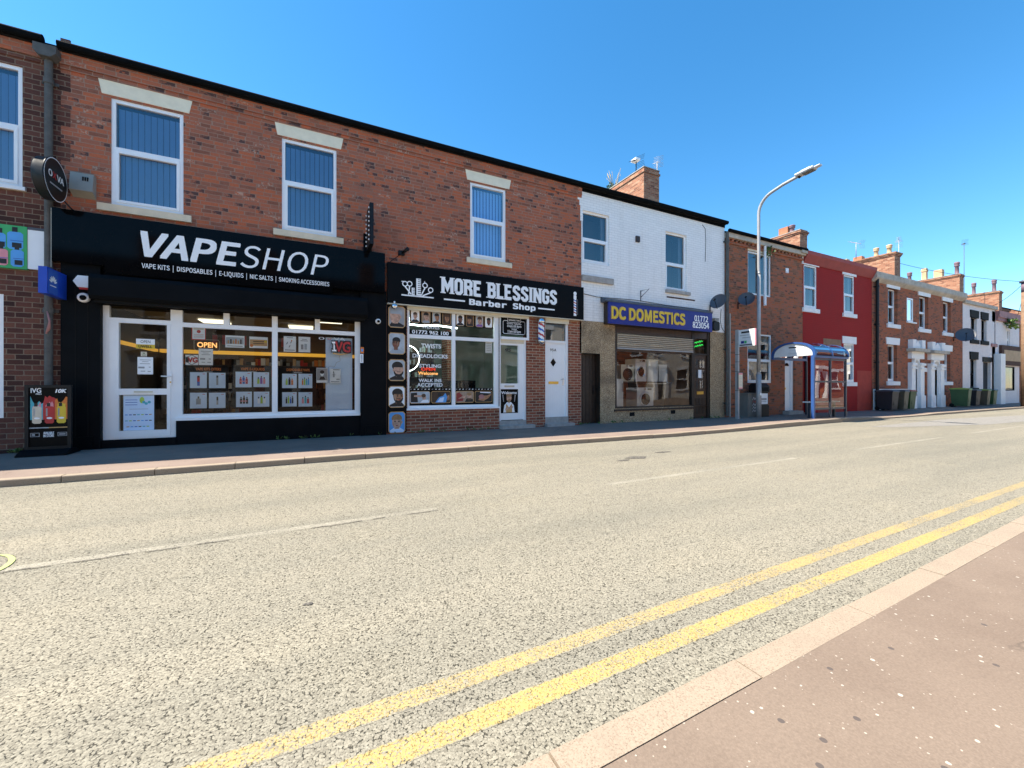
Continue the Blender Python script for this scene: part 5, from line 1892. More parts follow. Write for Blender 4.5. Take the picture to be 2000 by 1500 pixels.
def d_shop(m, u, v, y):
    m.ell(u(.82), v(.86), .07, .09, y, 'paper_blue', 14)
    m.ell(u(.6), v(.86), .035, .06, y - .0005, 'print_lime', 10)
    for a, b in ((.66, .8), (.74, .76), (.84, .8)):
        m.ell(u(a), v(b), .025, .025, y - .0008, 'print_cyan', 8)
    for k in range(3):
        m.rect(u(.06), u(.45), v(.72 + k * .07), v(.735 + k * .07), y, 'print_blue')
    m.rect(u(.2), u(.8), v(.6), v(.61), y, 'print_grey')
    cols = ('print_sky', 'print_blue', 'hair_black', 'print_cyan', 'print_lime', 'print_blue', 'print_gold')
    for r_ in range(3):
        for c in range(7 - r_ // 2):
            a = .05 + .13 * c + (.05 if r_ == 2 else 0)
            b = .46 - .17 * r_
            m.ell(u(a + .04), v(b + .03), .014, .022, y, 'paper_blue', 8)
            m.rect(u(a), u(a + .09), v(b - .03), v(b - .005), y - .0005, cols[(c + r_ * 3) % 7])
sheet('door_poster', 'light blue product chart poster in the lower glass of the vape door', 241, 301, 772, 840, 'paper_blue', 'poster', None, d_shop, DY)
# little stickers on the black pier
sy = F - .0615
x, z = at(706, 684, sy)
m = M()
m.rect(x - .02, x + .05, z - .07, z + .07, sy, 'print_orange')
m.rect(x - .005, x + .035, z - .03, z + .03, sy - .0006, 'print_sky')
tag(m.build('wall_sticker', None, (x, sy, z)), 'small orange and blue sticker on the black pier', 'sticker')
x, z = at(705, 700, sy)
m = M()
m.rect(x - .02, x + .05, z - .10, z + .10, sy, 'paper')
m.rect(x + .0, x + .03, z - .08, z + .08, sy - .0006, 'print_bg')
tag(m.build('wall_sticker', None, (x, sy, z)), 'narrow white label under the orange sticker on the black pier', 'sticker')

# --- pavement advertising board
yb = F - .42
x0, x1 = ax(49, yb), ax(140, yb)
zz0 = .10
zt_ = az(95, 752, yb)
t = thing('pavement_sign', 'black pavement poster stand showing three flaming vape devices beside the drainpipe', 'advertising board', ((x0 + x1) / 2, yb, zz0))
m = M()
m.box(x0, x1, yb + .005, yb + .03, zz0 + .10, zt_, 'black_metal')
for a, b, c, d in ((x0, x0 + .045, zz0 + .1, zt_), (x1 - .045, x1, zz0 + .1, zt_), (x0 + .045, x1 - .045, zt_ - .045, zt_), (x0 + .045, x1 - .045, zz0 + .1, zz0 + .14)):
    m.box(a, b, yb - .02, yb + .005, c, d, 'black_metal')
m.build('frame', t)
m = M()
m.extrude_x([(yb - .22, zz0 + .0), (yb + .24, zz0), (yb + .24, zz0 + .03), (yb + .1, zz0 + .10), (yb - .08, zz0 + .10), (yb - .22, zz0 + .03)], x0 - .02, x1 + .02, 'black_paint')
m.build('base', t)
m = M()
a, b, c, d = x0 + .045, x1 - .045, zz0 + .30, zt_ - .045
u = lambda q: a + (b - a) * q
v = lambda q: c + (d - c) * q
yy = yb - .001
m.rect(a, b, zz0 + .14, d, yy, 'black_print')
cols = [('print_cyan', 'steel', .2), ('print_red', 'print_red', .52), ('print_orange', 'print_yellow', .83)]
for i, (fl, bd, cx) in enumerate(cols):
    rr_ = random.Random(i + 4)
    for k, (mt, s_) in enumerate(((fl, 1.0), ('print_pink' if i < 2 else 'print_yellow', .6), ('print_white', .3))):
        pts = [(u(cx - .17 * s_), v(.35)), (u(cx + .17 * s_), v(.35))]
        for j in range(7):
            q = 1 - j / 6
            pts.append((u(cx - .17 * s_ + .34 * s_ * q), v(.55 + s_ * rr_.uniform(.10, .30))))
        m.flat(pts, yy - .0006 * (1 + k) - .0002 * i, mt)
    m.flat(oct_(u(cx - .12), u(cx + .12), v(.27), v(.62), .02), yy - .003, bd)
    m.rect(u(cx - .07), u(cx + .02), v(.62), v(.69), yy - .003, 'hair_black')
    m.ell(u(cx), v(.38), .035, .016, yy - .0036, 'print_white', 10)
    m.rect(u(cx - .09), u(cx - .05), v(.42), v(.58), yy - .0036, 'print_grey')
m.rect(u(0), u(.5), v(.175), v(.195), yy - .003, 'print_bg')
m.rect(u(.5), u(1), v(.175), v(.195), yy - .003, 'print_gold')
m.text('IVG', u(.05), u(.31), v(.90), v(.99), yy - .003, 'print_white', bold=.02)
m.text('PRO', u(.18), u(.32), v(.86), v(.885), yy - .003, 'print_white', bold=.02)
m.text('10K', u(.68), u(.96), v(.9), v(.97), yy - .003, 'print_white', bold=.04, shear=.2)
m.text('AVAILABLE', u(.37), u(.64), v(.055), v(.1), yy - .003, 'print_white', 'sans', bold=.03)
m.text('IN STORE', u(.37), u(.64), v(-.005), v(.045), yy - .003, 'print_white', 'sans', bold=.03)
m.line([(u(.04), v(.01)), (u(.26), v(.01)), (u(.26), v(.08)), (u(.04), v(.08))], .008, yy - .003, 'print_grey', True)
m.rect(u(.07), u(.15), v(.025), v(.065), yy - .003, 'print_grey')
m.line([(u(.74), v(.01)), (u(.97), v(.01)), (u(.97), v(.08)), (u(.74), v(.08))], .008, yy - .003, 'print_grey', True)
m.rect(u(.77), u(.94), v(.03), v(.06), yy - .003, 'print_grey')
m.build('poster', t)

# ================================================================== house at the far left of the frame
lx0 = -10.0
wl0, wl1 = ax(0, F) - .55, ax(44, F)
wz0, wz1 = az(40, 366), az(40, 130)
hs = [(wl0, wl1, wz0, wz1, .1), (-6.6, ax(7, F), .7, 2.75, .08)]
t = house('brick_house', 'dark brick house at the left edge beside the drainpipe', lx0, BX0 - .002, 7.0, hs, 'brick_dark')
sash(t, wl0, wl1, wz0, wz1, rec=.05, blind='blind_sky_tint', split=.5)
m = M()
m.box(wl0 - .03, wl1 + .05, F - .05, F + .06, wz0 - .06, wz0, 'upvc')
m.build('sill', t)
sash(t, -6.6, ax(7, F), .7, 2.75, rec=.04, blind=None, lower=False)
m = M()
m.box(lx0, BX0 - .004, F - .02, F + .02, 6.72, 6.80, 'brick_dark')
m.box(lx0, BX0 - .004, F - .04, F + .02, 6.80, 7.0, 'brick_red')
m.build('cornice', t)
gutter(t, lx0, BX0 - .16, 7.07, F - .12, .065, board=.0)
yb = F - .06
m = M()
a, b = ax(0, yb) - 1.2, ax(52.5, yb)
c, d = az(25, 524, yb), az(25, 440, yb)
t = thing('shop_sign', 'bright green sign printed with blue and pink devices beside a white panel', 'shop sign', (b, yb, c))
m.box(a, b, yb, F - .002, c, d, 'print_green')
def device(x0, x1, z0, z1, col, k):
    m.flat(oct_(x0, x1, z0, z1, .03), yb - .002 - k, col)
    m.rect(x0 + (x1 - x0) * .3, x0 + (x1 - x0) * .65, z1, z1 + .08, yb - .002 - k, 'hair_black')
    m.rect(x0 + (x1 - x0) * .3, x0 + (x1 - x0) * .9, z0 + .03, z0 + .11, yb - .003 - k, 'hair_black')
    m.rect(x0 + (x1 - x0) * .2, x1, z1 - .15, z1 - .14, yb - .003 - k, 'print_blue')
g = lambda p, q: (ax(p, yb), az(p, q, yb))
device(g(14, 0)[0], g(45.5, 0)[0], g(30, 487)[1], g(30, 453)[1], 'print_sky', 0)
device(g(-8, 0)[0], g(11.5, 0)[0], g(5, 485)[1], g(5, 455)[1], 'print_sky', 0)
device(g(21, 0)[0], g(47, 0)[0], g(33, 521)[1], g(33, 488)[1], 'print_sky', .003)
device(g(-10, 0)[0], g(16, 0)[0], g(5, 518)[1], g(5, 486)[1], 'print_pink', .003)
m.build('board', t)
m = M()
m.box(b + .004, ax(89, yb), yb + .01, F - .002, az(70, 526, yb), az(70, 450, yb), 'paper')
m.box(b + .004, ax(89, yb), yb + .005, F - .002, az(70, 450, yb) + .002, az(70, 445, yb), 'lid_grey')
m.build('white_panel', t)

# ================================================================== white painted building with the blue shop sign
WX0, WX1 = 7.035, 13.28
w1 = (ax(1137), ax(1190), 4.86, 6.38)
w2 = (ax(1300), ax(1341), 4.40, 6.32)
sw0, sw1 = ax(1198, V), ax(1350, V)
sd0, sd1 = ax(1352, V), ax(1383, V)
pd0, pd1 = ax(1129, F) + .06, ax(1170, F + .05)
swz0 = az(1270, 797, V)
top = 3.16
pdz = az(1150, 690, F)
holes = [(*w1, .13), (*w2, .13), (sw0, sd1, .55, top, .25, 'wood_dark'), (sd0 - .04, sd1, .0, .551, .25, 'wood_dark'), (pd0, pd1, .0, pdz, .35, 'wood_dark')]
wht = house('shop_building', 'white painted brick building above pebbledash with a blue sign over an appliance shop', WX0, WX1, 6.98, holes, 'brick_white',
            zones=[(0, 3.15, 'pebbledash'), (3.15, 6.98, 'brick_white')], cat='shop building')
for wq in (w1, w2):
    sash(wht, wq[0], wq[1], wq[2], wq[3], rec=.09, split=.47, dark=True)
m = M()
m.box(WX0 + .0, w1[1] + .12, F - .07, F + .08, 4.30, 4.47, 'stone_grey')
m.box(WX0 + .02, w1[1] + .02, F - .012, F + .02, 4.47, 4.86, 'brick_white')
m.build('sill', wht)
m = M()
m.box(w2[0] - .02, w2[1] + .12, F - .07, F + .08, 4.30, 4.40, 'stone_grey')
m.box(w2[0] + .05, w2[1] + .4, F - .004, F + .02, 4.14, 4.19, 'rust')
m.build('sill', wht)
m = M()                                                   # toothed edge of white paint spilling onto the red brick
for i in range(6):
    m.box(WX0 - .19 + .06 * i if i < 3 else WX0 - .04, WX0 + .05, F - .005, F + .01, 6.95 - .15 * (i + 1), 6.95 - .15 * i, 'brick_white')
m.build('paint_edge', wht)
m = M()
m.box(ax(1241), ax(1248), F - .05, F, az(1244, 473), az(1244, 462), 'wood_brown')
m.build('vent', wht)
# shop front
m = M()
fwd = .09
zt2 = az(1270, 683, V)
m.box(sw0, sw0 + .09, V - .05, V + .06, swz0, top, 'wood_dark')
m.box(sw1 - .02, sw1 + .10, V - .05, V + .06, .1, top, 'wood_dark')
m.box(sd1 - .09, sd1, V - .05, V + .06, .1, top, 'wood_dark')
m.box(sw0 + .09, sw1 - .02, V - .05, V + .06, swz0, swz0 + .07, 'wood_dark')
m.box(sw0 + .09, sw1 - .02, V - .02, V + .06, zt2 - .1, zt2 + .02, 'wood_brown')
m.box(sw0 + .09, sd1 - .09, V - .03, V + .06, az(1270, 655, V), top, 'wood_brown')
m.box(sw0 - .04, sw1 + .02, F - .03, F + .1, swz0 - .06, swz0, 'wood_dark')
wf = m.build('window', wht)
m = M()
m.rect(sw0 + .08, sw1, swz0 + .05, zt2, V + .01, 'glass_shop_wavy')
m.build('pane', wf)
m = M()
s0, s1 = az(1270, 682, V - .06), az(1270, 656, V - .06)
n = 7
for i in range(n):
    za, zb_ = s0 + (s1 - s0) * i / n, s0 + (s1 - s0) * (i + 1) / n
    m.extrude_x([(V - .045, za), (V - .085, za + (zb_ - za) * .35), (V - .085, za + (zb_ - za) * .75), (V - .045, zb_ - .001)], sw0 + .09, sw1 + .0, 'shutter_tan')
m.box(sw0 + .09, sw1, V - .09, V - .03, s0 - .045, s0 - .001, 'galvanised')
m.build('roller_shutter', wht)
m = M()
dd0, dd1 = sd0 + .06, sd1 - .09
dzt = az(1366, 694, V)
m.box(dd0, dd1, V, V + .05, .14, dzt, 'wood_brown')
m.box(dd0 - .02, dd1 + .02, V - .03, V + .05, dzt, dzt + .06, 'wood_dark')
for r_ in range(2):
    for c in range(3):
        x = dd0 + .09 + (dd1 - dd0 - .18) * c / 3
        z = .28 + .30 * r_
        m.box(x + .02, x + (dd1 - dd0 - .18) / 3 - .02, V - .012, V - .0, z, z + .24, 'wood_dark')
dd = m.build('door', wht)
m = M()
for r_ in range(3):
    for c in range(3):
        x = dd0 + .08 + (dd1 - dd0 - .16) * c / 3
        z = 1.15 + .36 * r_
        m.rect(x + .025, x + (dd1 - dd0 - .16) / 3 - .025, z, z + .29, V - .003, 'glass_shelter')
m.rect(dd0, dd1, dzt + .06, az(1366, 664, V), V + .01, 'glass_shop')
m.build('pane', dd)
m = M()
m.box((dd0 + dd1) / 2 - .16, (dd0 + dd1) / 2 + .16, V - .015, V, .95, 1.05, 'brass')
m.build('letterbox', dd)
m = M()
m.rect((dd0 + dd1) / 2 - .09, (dd0 + dd1) / 2 + .07, 1.52, 1.80, V - .006, 'paper')
m.build('notice', dd)
m = M()
m.box(pd0, pd1, F + .22, F + .28, .1, pdz, 'wood_dark')
for i in range(6):
    x = pd0 + (pd1 - pd0) * i / 6
    m.box(x + .006, x + (pd1 - pd0) / 6 - .006, F + .21, F + .22, .12, pdz - .02, 'wood_dark')
pdd = m.build('door', wht, label='dark plank side door set deep in the pebbledash')
m = M()
m.tube([(pd1 - .12, F + .19, 1.0), (pd1 - .12, F + .17, 1.1), (pd1 - .12, F + .19, 1.25)], .015, 'black_metal')
m.build('handle', pdd)
for px in (1234.5, 1314.5):
    m = M()
    x, z = at(px, 809 - (px - 1234) * .055)
    m.box(x - .10, x + .10, F - .004, F + .02, z - .06, z + .06, 'black_matt')
    m.build('air_brick', wht)
room(wht, sw0 - .2, sd1 + .1, F + 4, .25, 2.95, 'board_tan', 'floor_wood', 'wall_white', 'brick_brown')
m = M()
m.box(sw0 + .1, sw1 - .3, F + .62, F + 1.35, 1.34, 1.39, 'wood_brown')
m.box(sw0 + 1.7, sw1 - .4, F + .9, F + 1.3, .25, 1.34, 'wood_brown')
m.build('display_shelf', wht)
m = M()
m.box(sw0 + .95, sw0 + 1.7, F + .95, F + 1.15, 2.66, 2.70, 'tube_light')
m.box(sw0 + 2.6, sw0 + 3.1, F + .95, F + 1.15, 2.66, 2.70, 'tube_light')
m.build('ceiling_light', wht)

def washer(name, label, x0, x1, z0, z1, y, body='appliance', ring_='chrome', doorc='black_gloss'):
    t = thing(name, label, 'washing machine', ((x0 + x1) / 2, y, z0), 'washing machines in the appliance shop')
    m = M()
    h = z1 - z0
    m.box(x0, x1, y, y + .5, z0, z1, body)
    m.box(x0 + .02, x1 - .02, y - .008, y, z1 - h * .17, z1 - h * .155, 'print_bg')
    m.build('casing', t)
    m = M()
    cx, cz, r = (x0 + x1) / 2, z0 + h * .42, min(x1 - x0, h) * .33
    m.lathe((cx, y, cz), [(r * 1.12, 0), (r * 1.15, -.02), (r * .95, -.035), (r * .9, -.02)], ring_, 28, 'y')
    d = m.build('door', t)
    m = M()
    m.lathe((cx, y - .006, cz), [(r * .92, 0), (r * .85, -.03), (r * .4, -.045), (.005, -.048)], doorc, 24, 'y')
    m.build('glass', d)
    m = M()
    m.box(x1 - (x1 - x0) * .36, x1 - (x1 - x0) * .12, y - .01, y - .001, z1 - h * .12, z1 - h * .04, 'black_gloss')
    m.lathe(((x0 + x1) / 2 - .02, y, z1 - h * .08), [(.035, 0), (.035, -.025), (.03, -.03)], 'chrome', 14, 'y')
    m.build('control_panel', t)
yw = V + .22
x0, x1 = ax(1244, yw), ax(1276, yw)
washer('washing_machine', 'white washing machine with open round ring on the floor behind the appliance shop glass', x0, x1, az(1260, 796, yw), az(1260, 757, yw), yw, 'appliance', 'appliance')
yw = F + .65
washer('tumble_dryer', 'pale dryer with dark round door on the raised shelf in the appliance shop', ax(1241, yw), ax(1262, yw), 1.39, az(1250, 701, yw), yw)
washer('washing_machine', 'brownish dim machine on the raised shelf at the left of the appliance window', ax(1213, yw), ax(1238, yw), 1.39, az(1225, 712, yw), yw, 'upvc_cream', 'wood_brown', 'rust')
def white_box(label, px0, px1, ya, yb_, Y, name='fridge', cat='fridge'):
    a, b = ax(px0, Y), ax(px1, Y)
    z0, z1 = az((px0 + px1) / 2, yb_, Y), az((px0 + px1) / 2, ya, Y)
    t = thing(name, label, cat, ((a + b) / 2, Y, z0))
    m = M()
    m.box(a, b, Y + .03, Y + .5, z0, z1, 'appliance')
    m.build('casing', t)
    m = M()
    m.box(a + .006, b - .006, Y, Y + .028, z0 + .03, z1 - .01, 'appliance')
    d = m.build('door', t)
    m = M()
    m.box(b - .06, b - .03, Y - .025, Y, z0 + (z1 - z0) * .55, z0 + (z1 - z0) * .85, 'print_bg')
    m.build('handle', d)
white_box('pale fridge standing at the lower left of the appliance shop window', 1203, 1217.5, 740, 796, V + .13)
white_box('white fridge on the raised shelf in the middle of the appliance shop window', 1266, 1285, 702, 750, F + .66)
white_box('white freezer on the raised shelf right of the white fridge', 1287, 1303, 712, 750, F + .68, 'freezer', 'freezer')

# blue fascia sign
BY2 = F - .26
t = thing('shop_sign', 'blue fascia sign reading DC DOMESTICS in yellow with a phone number', 'shop sign', (10.3, BY2, 3.1))
a, b = ax(1189, BY2), ax(1391, BY2)
c, d = az(1290, 640, BY2), az(1290, 600.5, BY2)
m = M()
m.box(a, b, BY2, BY2 + .05, c, d, 'sign_blue')
m.build('board', t)
m = M()
m.extrude_x([(BY2 - .012, d + .001), (BY2 - .012, d + .04), (F - .0, d + .16), (F - .0, d + .001)], a - .1, b + .02, 'lid_grey')
m.extrude_x([(BY2 + .05, c + .02), (F, c + .0), (F, d), (BY2 + .05, d)], a + .02, b - .02, 'wood_dark')
m.build('sign_roof', t)
ly = BY2 - .004
m = M()
lz0, lz1 = az(1197, 621, ly), az(1197, 599.5, ly)
m.text('DC DOMESTICS', ax(1195, ly), ax(1337, ly), lz0, lz1, ly - .010, 'print_yellow', 'sans', bold=.035)
m.text('DC DOMESTICS', ax(1195, ly) - .012, ax(1337, ly) + .012, lz0 - .008, lz1 + .008, ly, 'print_gold', 'sans', bold=.05)
m.text('01772', ax(1356.5, ly), ax(1382.5, ly), az(1370, 628, ly), az(1370, 617.5, ly), ly, 'letters_white', 'sans', bold=.025)
m.text('823054', ax(1353, ly), ax(1384.5, ly), az(1370, 641, ly), az(1370, 630, ly), ly, 'letters_white', 'sans', bold=.025)
m.build('lettering', t)
# neon squiggle over the shop door, dish, alarm, bracket, cables
gy2 = V - .02
m = M()
for r_ in range(2):
    pts = []
    for i in range(15):
        q = i / 14
        px = 1351 + 21 * q + (1 if r_ else 0)
        py = (671 if not r_ else 678) - 5 * q + 1.8 * math.sin(i * 2.4)
        pts.append((ax(px, gy2), gy2, az(px, py, gy2)))
    m.tube(pts, .012, 'neon_green', 6)
tag(m.build('neon_sign', None, (ax(1362, gy2), gy2, az(1362, 676, gy2))), 'small green neon squiggle over the brown shop door', 'neon sign')

def dish(label, px, py, r, yaw, y=F - .35):
    x, z = at(px, py, y)
    t = thing('satellite_dish', label, 'satellite dish', (x, F, z), 'satellite dishes on the fronts')
    ca, sa = math.cos(R(yaw)), math.sin(R(yaw))
    def xf(p):                                            # axis of the bowl: local -y, tilted upward
        X, Yl, Z = p
        tl = R(22)
        Y2, Z2 = Yl * math.cos(tl) + Z * math.sin(tl), -Yl * math.sin(tl) + Z * math.cos(tl)
        return (x + X * ca - Y2 * sa, y + X * sa + Y2 * ca, z + Z2)
    m = M(xf)
    m.lathe((0, 0, 0), [(.005, .07), (r * .4, .058), (r * .75, .03), (r, -.02), (r * 1.02, -.03), (r * .98, -.02), (r * .72, .018), (r * .4, .045), (.005, .055)], 'lid_grey', 24, 'y')
    m.build('bowl', t)
    m = M(xf)
    m.tube([(0, .02, -r), (0, -r * .9, -r * .35)], .012, 'black_metal', 6)
    m.tube([(-.03, -r * .92, -r * .3), (.03, -r * 1.05, -r * .25)], .03, 'black_metal', 8)
    m.build('feed_arm', t)
    m = M()
    m.tube([xf((0, .07, 0)), (x, F - .03, z - .12)], .018, 'black_metal', 6)
    m.tube([(x, F - .03, z - .3), (x, F - .03, z - .05)], .018, 'black_metal', 6)
    m.build('bracket', t)
    return t
dish('grey satellite dish on the white wall beside the blue sign', 1403, 589, .27, -78)
x, z = at(1399, 636, F - .12)
t = thing('alarm_box', 'black alarm box on the white wall right of the blue sign', 'alarm box', (x, F, z))
m = M()
m.prism(oct_(x - .13, x + .17, z - .17, z + .15, .05), F - .13, F - .002, 'black_metal')
m.box(x - .10, x + .1, F - .15, F - .01, z + .17, z + .26, 'grey_plastic')
m.build('casing', t)
x, z = at(1252, 575)
t = thing('wall_bracket', 'small triangular iron bracket on the white wall above the blue sign', 'bracket', (x, F, z))
m = M()
m.tube([(x - .02, F - .01, z - .22), (x - .02, F - .01, z + .12)], .012, 'black_metal', 6)
m.tube([(x - .02, F - .01, z + .10), (x + .05, F - .30, z + .12), (x - .02, F - .01, z - .10)], .010, 'black_metal', 6)
m.build('arms', t)
def cable(label, pts, r=.008, mat='black_matt'):
    m = M()
    m.tube(pts, r, mat, 6)
    tag(m.build('wall_cable', None, pts[0]), label, 'cable')
cable('thin black cable sagging across the white wall over the blue sign', [(*((lambda p: (p[0], F - .012, p[1]))(at(px, py))),) for px, py in ((1140, 574), (1165, 580), (1200, 583), (1240, 586), (1300, 596), (1350, 602), (1392, 608))])
cable('black cable hanging down the white wall near its right end', [(*((lambda p: (p[0], F - .012, p[1]))(at(px, py))),) for px, py in ((1408, 604), (1406, 625), (1409, 640), (1414, 648))])
cable('thin black wire curling on the upper right of the white wall', [(*((lambda p: (p[0], F - .010, p[1]))(at(px, py))),) for px, py in ((1371, 439), (1377, 447), (1378, 470), (1377, 511))], .007)
chimney(wht, 12.11, 12.95, 12.5, 14.9, 8.0, 10.18, courses=1)

# plant growing on the chimney, aerials
t = thing('chimney_weed', 'tuft of wild plant growing on top of the tall brick chimney', 'plant', (12.5, 14.6, 10.2))
m = M()
rr = random.Random(11)
def leafy(m, c, rad, n, mat, size=.06, rr=rr, flatz=1.0):
    for _ in range(n):
        d_ = Vector((rr.gauss(0, 1), rr.gauss(0, 1), rr.gauss(0, 1) * flatz)).normalized() * rad * rr.random() ** .4
        p = Vector(c) + d_
        a = Vector((rr.gauss(0, 1), rr.gauss(0, 1), rr.gauss(0, 1))).normalized() * size
        b = a.cross(Vector((rr.gauss(0, 1), rr.gauss(0, 1), rr.gauss(0, 1)))).normalized() * size * .6
        m.poly([tuple(p - a), tuple(p + b), tuple(p + a), tuple(p - b)], mat)
leafy(m, (12.3, 14.7, 10.3), .26, 130, 'leaf_green', .05)
leafy(m, (12.4, 14.3, 10.25), .16, 60, 'leaf_green', .05)
m.build('foliage', t)
m = M()
for i in range(16):
    a = rr.uniform(0, 6.28)
    q = rr.uniform(.2, .55)
    m.tube([(12.35, 14.6, 10.2), (12.35 + q * .5 * math.cos(a), 14.6 + q * .5 * math.sin(a), 10.5), (12.35 + q * math.cos(a), 14.6 + q * math.sin(a), 10.35 + rr.uniform(.35, .75))], .008, 'leaf_dry', 5)
m.build('stem', t)

def aerial(label, x, y, z0, z1, boom=.9, yaw=30, panel=False, tilt=.25, mat='galvanised'):
    t = thing('tv_aerial', label, 'aerial', (x, y, z0), 'roof aerials')
    m = M()
    m.tube([(x, y, z0), (x, y, z1)], .02, mat, 6)
    m.build('mast', t)
    d_ = Vector((math.cos(R(yaw)), math.sin(R(yaw)), tilt)).normalized()
    sd_ = Vector((-d_.y, d_.x, 0)).normalized()
    c = Vector((x, y, z1 - .04))
    m = M()
    m.tube([tuple(c - d_ * boom * .45), tuple(c + d_ * boom * .55)], .014, mat, 6)
    for i in range(8):
        p = c + d_ * boom * (-.2 + .75 * i / 7)
        m.tube([tuple(p - sd_ * .13), tuple(p + sd_ * .13)], .006, mat, 5)
    p = c - d_ * boom * .42
    for k in (-1, 1):
        for j in range(4):
            q = p + Vector((0, 0, k * (.05 + .06 * j))) - d_ * .03 * j
            m.tube([tuple(q - sd_ * .2), tuple(q + sd_ * .2)], .006, mat, 5)
    if panel:
        a = c + d_ * .05
        m.box(a.x - .12, a.x + .12, a.y - .15, a.y + .15, a.z - .03, a.z + .06, 'paper')
    m.build('array', t)
    return t
aerial('small white panel aerial on top of the tall brick chimney', 12.35, 13.2, 10.1, 10.85, .8, 200, True, -.4, 'black_metal')
aerial('comb aerial on a dark pole strapped to the side of the tall brick chimney', 13.25, 12.9, 8.9, 10.85, .9, 215, False, -.55)

# ================================================================== brick house with the white door, behind the lamp post
KX0, KX1 = 13.29, 18.08
kw1 = (14.58, 15.98, 4.68, 6.30)
kw2 = (14.56, 16.02, 1.36, 3.22)
kd = (ax(1533), ax(1552), .25, 2.55)
holes = [(*kw1, .1), (*kw2, .1), (*kd, .22)]
t = house('brick_house', 'plain red brick house with a white panelled door behind the street lamp', KX0, KX1, 6.72, holes, 'brick_brown')
sash(t, *kw1, rec=.06, lower=False)
f_ = sash(t, *kw2, rec=.06, split=.47, lower=True)
lintel(t, kw1[0] - .02, kw1[1] + .02, kw1[3], kw1[3] + .10, 'sill_cream')
m = M()
for i in range(int((KX1 - KX0) / .23)):
    x = KX0 + .05 + i * .23
    m.box(x, x + .11, F - .08, F, 6.46, 6.56, 'brick_brown')
m.box(KX0, KX1, F - .05, F + .02, 6.38, 6.46, 'brick_brown')
m.box(KX0, KX1, F - .14, F + .02, 6.56, 6.73, 'stone_pale')
m.build('cornice', t)
gutter(t, KX0, KX1, 6.78, F - .17, .06, board=0)
m = M()
a, b, c, d = kd
m.box(a, a + .06, F + .06, F + .16, c, d, 'upvc')
m.box(b - .14, b, F + .06, F + .16, c, d, 'upvc')
m.box(a + .06, b - .14, F + .06, F + .16, d - .06, d, 'upvc')
m.box(a + .06, b - .14, F + .1, F + .15, c, d - .06, 'upvc')
for z in (.42, 1.2):
    m.box(a + .15, b - .25, F + .088, F + .1, z, z + .6, 'upvc')
dd = m.build('door', t)
m = M()
m.ell((a + b) / 2 - .05, 2.05, .14, .12, F + .085, 'black_gloss', 12, 0, 180)
m.build('fanlight', dd)
m = M()
m.box(a + .08, a + .18, F + .07, F + .1, 1.10, 1.18, 'brass')
m.build('letterbox', dd)
m = M()
m.box(a - .15, b + .15, F - .25, F + .2, .05, .25, 'stone_grey')
m.build('doorstep', t)
m = M()
m.box(ax(1534), ax(1539), F - .03, F, az(1536, 533), az(1536, 524), 'paper')
m.build('wall_plate', t)
downpipe('drainpipe', 'grey drainpipe at the joint of the white wall and the brick house', ax(1420.5, F - .09), F - .09, az(1420, 812, F - .09), 6.75, .055, 'pipe_grey')
downpipe('drainpipe', 'slim pale pipe rising from the pavement beside the pebbledash corner', ax(1425.5, F - .06), F - .06, .12, az(1423, 612, F - .06), .028, 'pipe_cream')
m = M()
x = ax(1494, F - .09)
m.tube([(x, F - .09, 4.3), (x, F - .09, 6.75)], .05, 'upvc', 14, smooth=False)
tag(m.build('drainpipe', None, (x, F - .09, 4.3)), 'short white pipe beside the upper window behind the street lamp', 'drainpipe')
t2 = thing('wall_plant', 'dark weed hanging under the gutter behind the street lamp', 'plant', (ax(1494), F - .1, 6.1))
m = M()
leafy(m, (ax(1494), F - .12, 6.35), .22, 60, 'leaf_green', .06, random.Random(5), 1.6)
m.build('foliage', t2)
dish('black satellite dish above the bus stop flag on the brick house', 1458, 584, .26, -60)

# ================================================================== red painted house
RX0, RX1 = 18.09, 23.66
rw1 = (18.16, 19.10, 4.48, 6.26)
rw2 = (21.22, 22.10, 4.50, 6.20)
rw3 = (21.22, 22.10, 1.42, 3.14)
ra = (18.15, ax(1590), .0, 2.45)
holes = [(*rw1, .09), (*rw2, .09), (*rw3, .09), (*ra, .7)]
t = house('painted_house', 'dark red painted house with white lintels behind the bus shelter', RX0, RX1, 6.72, holes, 'brick_redpaint')
for wq in (rw1, rw2, rw3):
    sash(t, *wq, rec=.05, split=.5)
    lintel(t, wq[0] - .14, wq[1] + .14, wq[3], wq[3] + .32, 'white_paint', 0, F, .03)
    sill(t, wq[0] - .12, wq[1] + .14, wq[2] - .18, wq[2], 'white_paint')
m = M()
m.extrude_x([(F - .03, 6.30), (F - .20, 6.62), (F - .22, 6.76), (F + .02, 6.76), (F + .02, 6.30)], RX0, RX1, 'red_trim')
m.build('cornice', t)
m = M()
m.box(19.6, 21.0, F - .006, F + .02, 2.98, 3.28, 'board_tan')
m.build('boarded_sign_space', t)
m = M()
m.box(22.35, RX1 - .03, F - .005, F + .02, .0, 1.95, 'red_faded')
m.box(18.2 + 1.0, 21.15, F - .004, F + .02, .0, .55, 'red_faded')
m.build('faded_patch', t)
m = M()
m.rect(ra[0], ra[1], 0, 2.45, F + .7, 'wood_dark')
m.build('passage_door', t)
chimney(t, 22.95, 23.6, 12.5, 15.4, 7.6, 9.47, [(.2, 'pot_purple', .45, 'crown'), (.32, 'terracotta', .42, 'block')], 2)
m = M()
m.box(RX0 - .4, RX0 + .2, F - .2, F + .05, 6.62, 6.77, 'stone_pale')
m.build('gutter_stone', t)

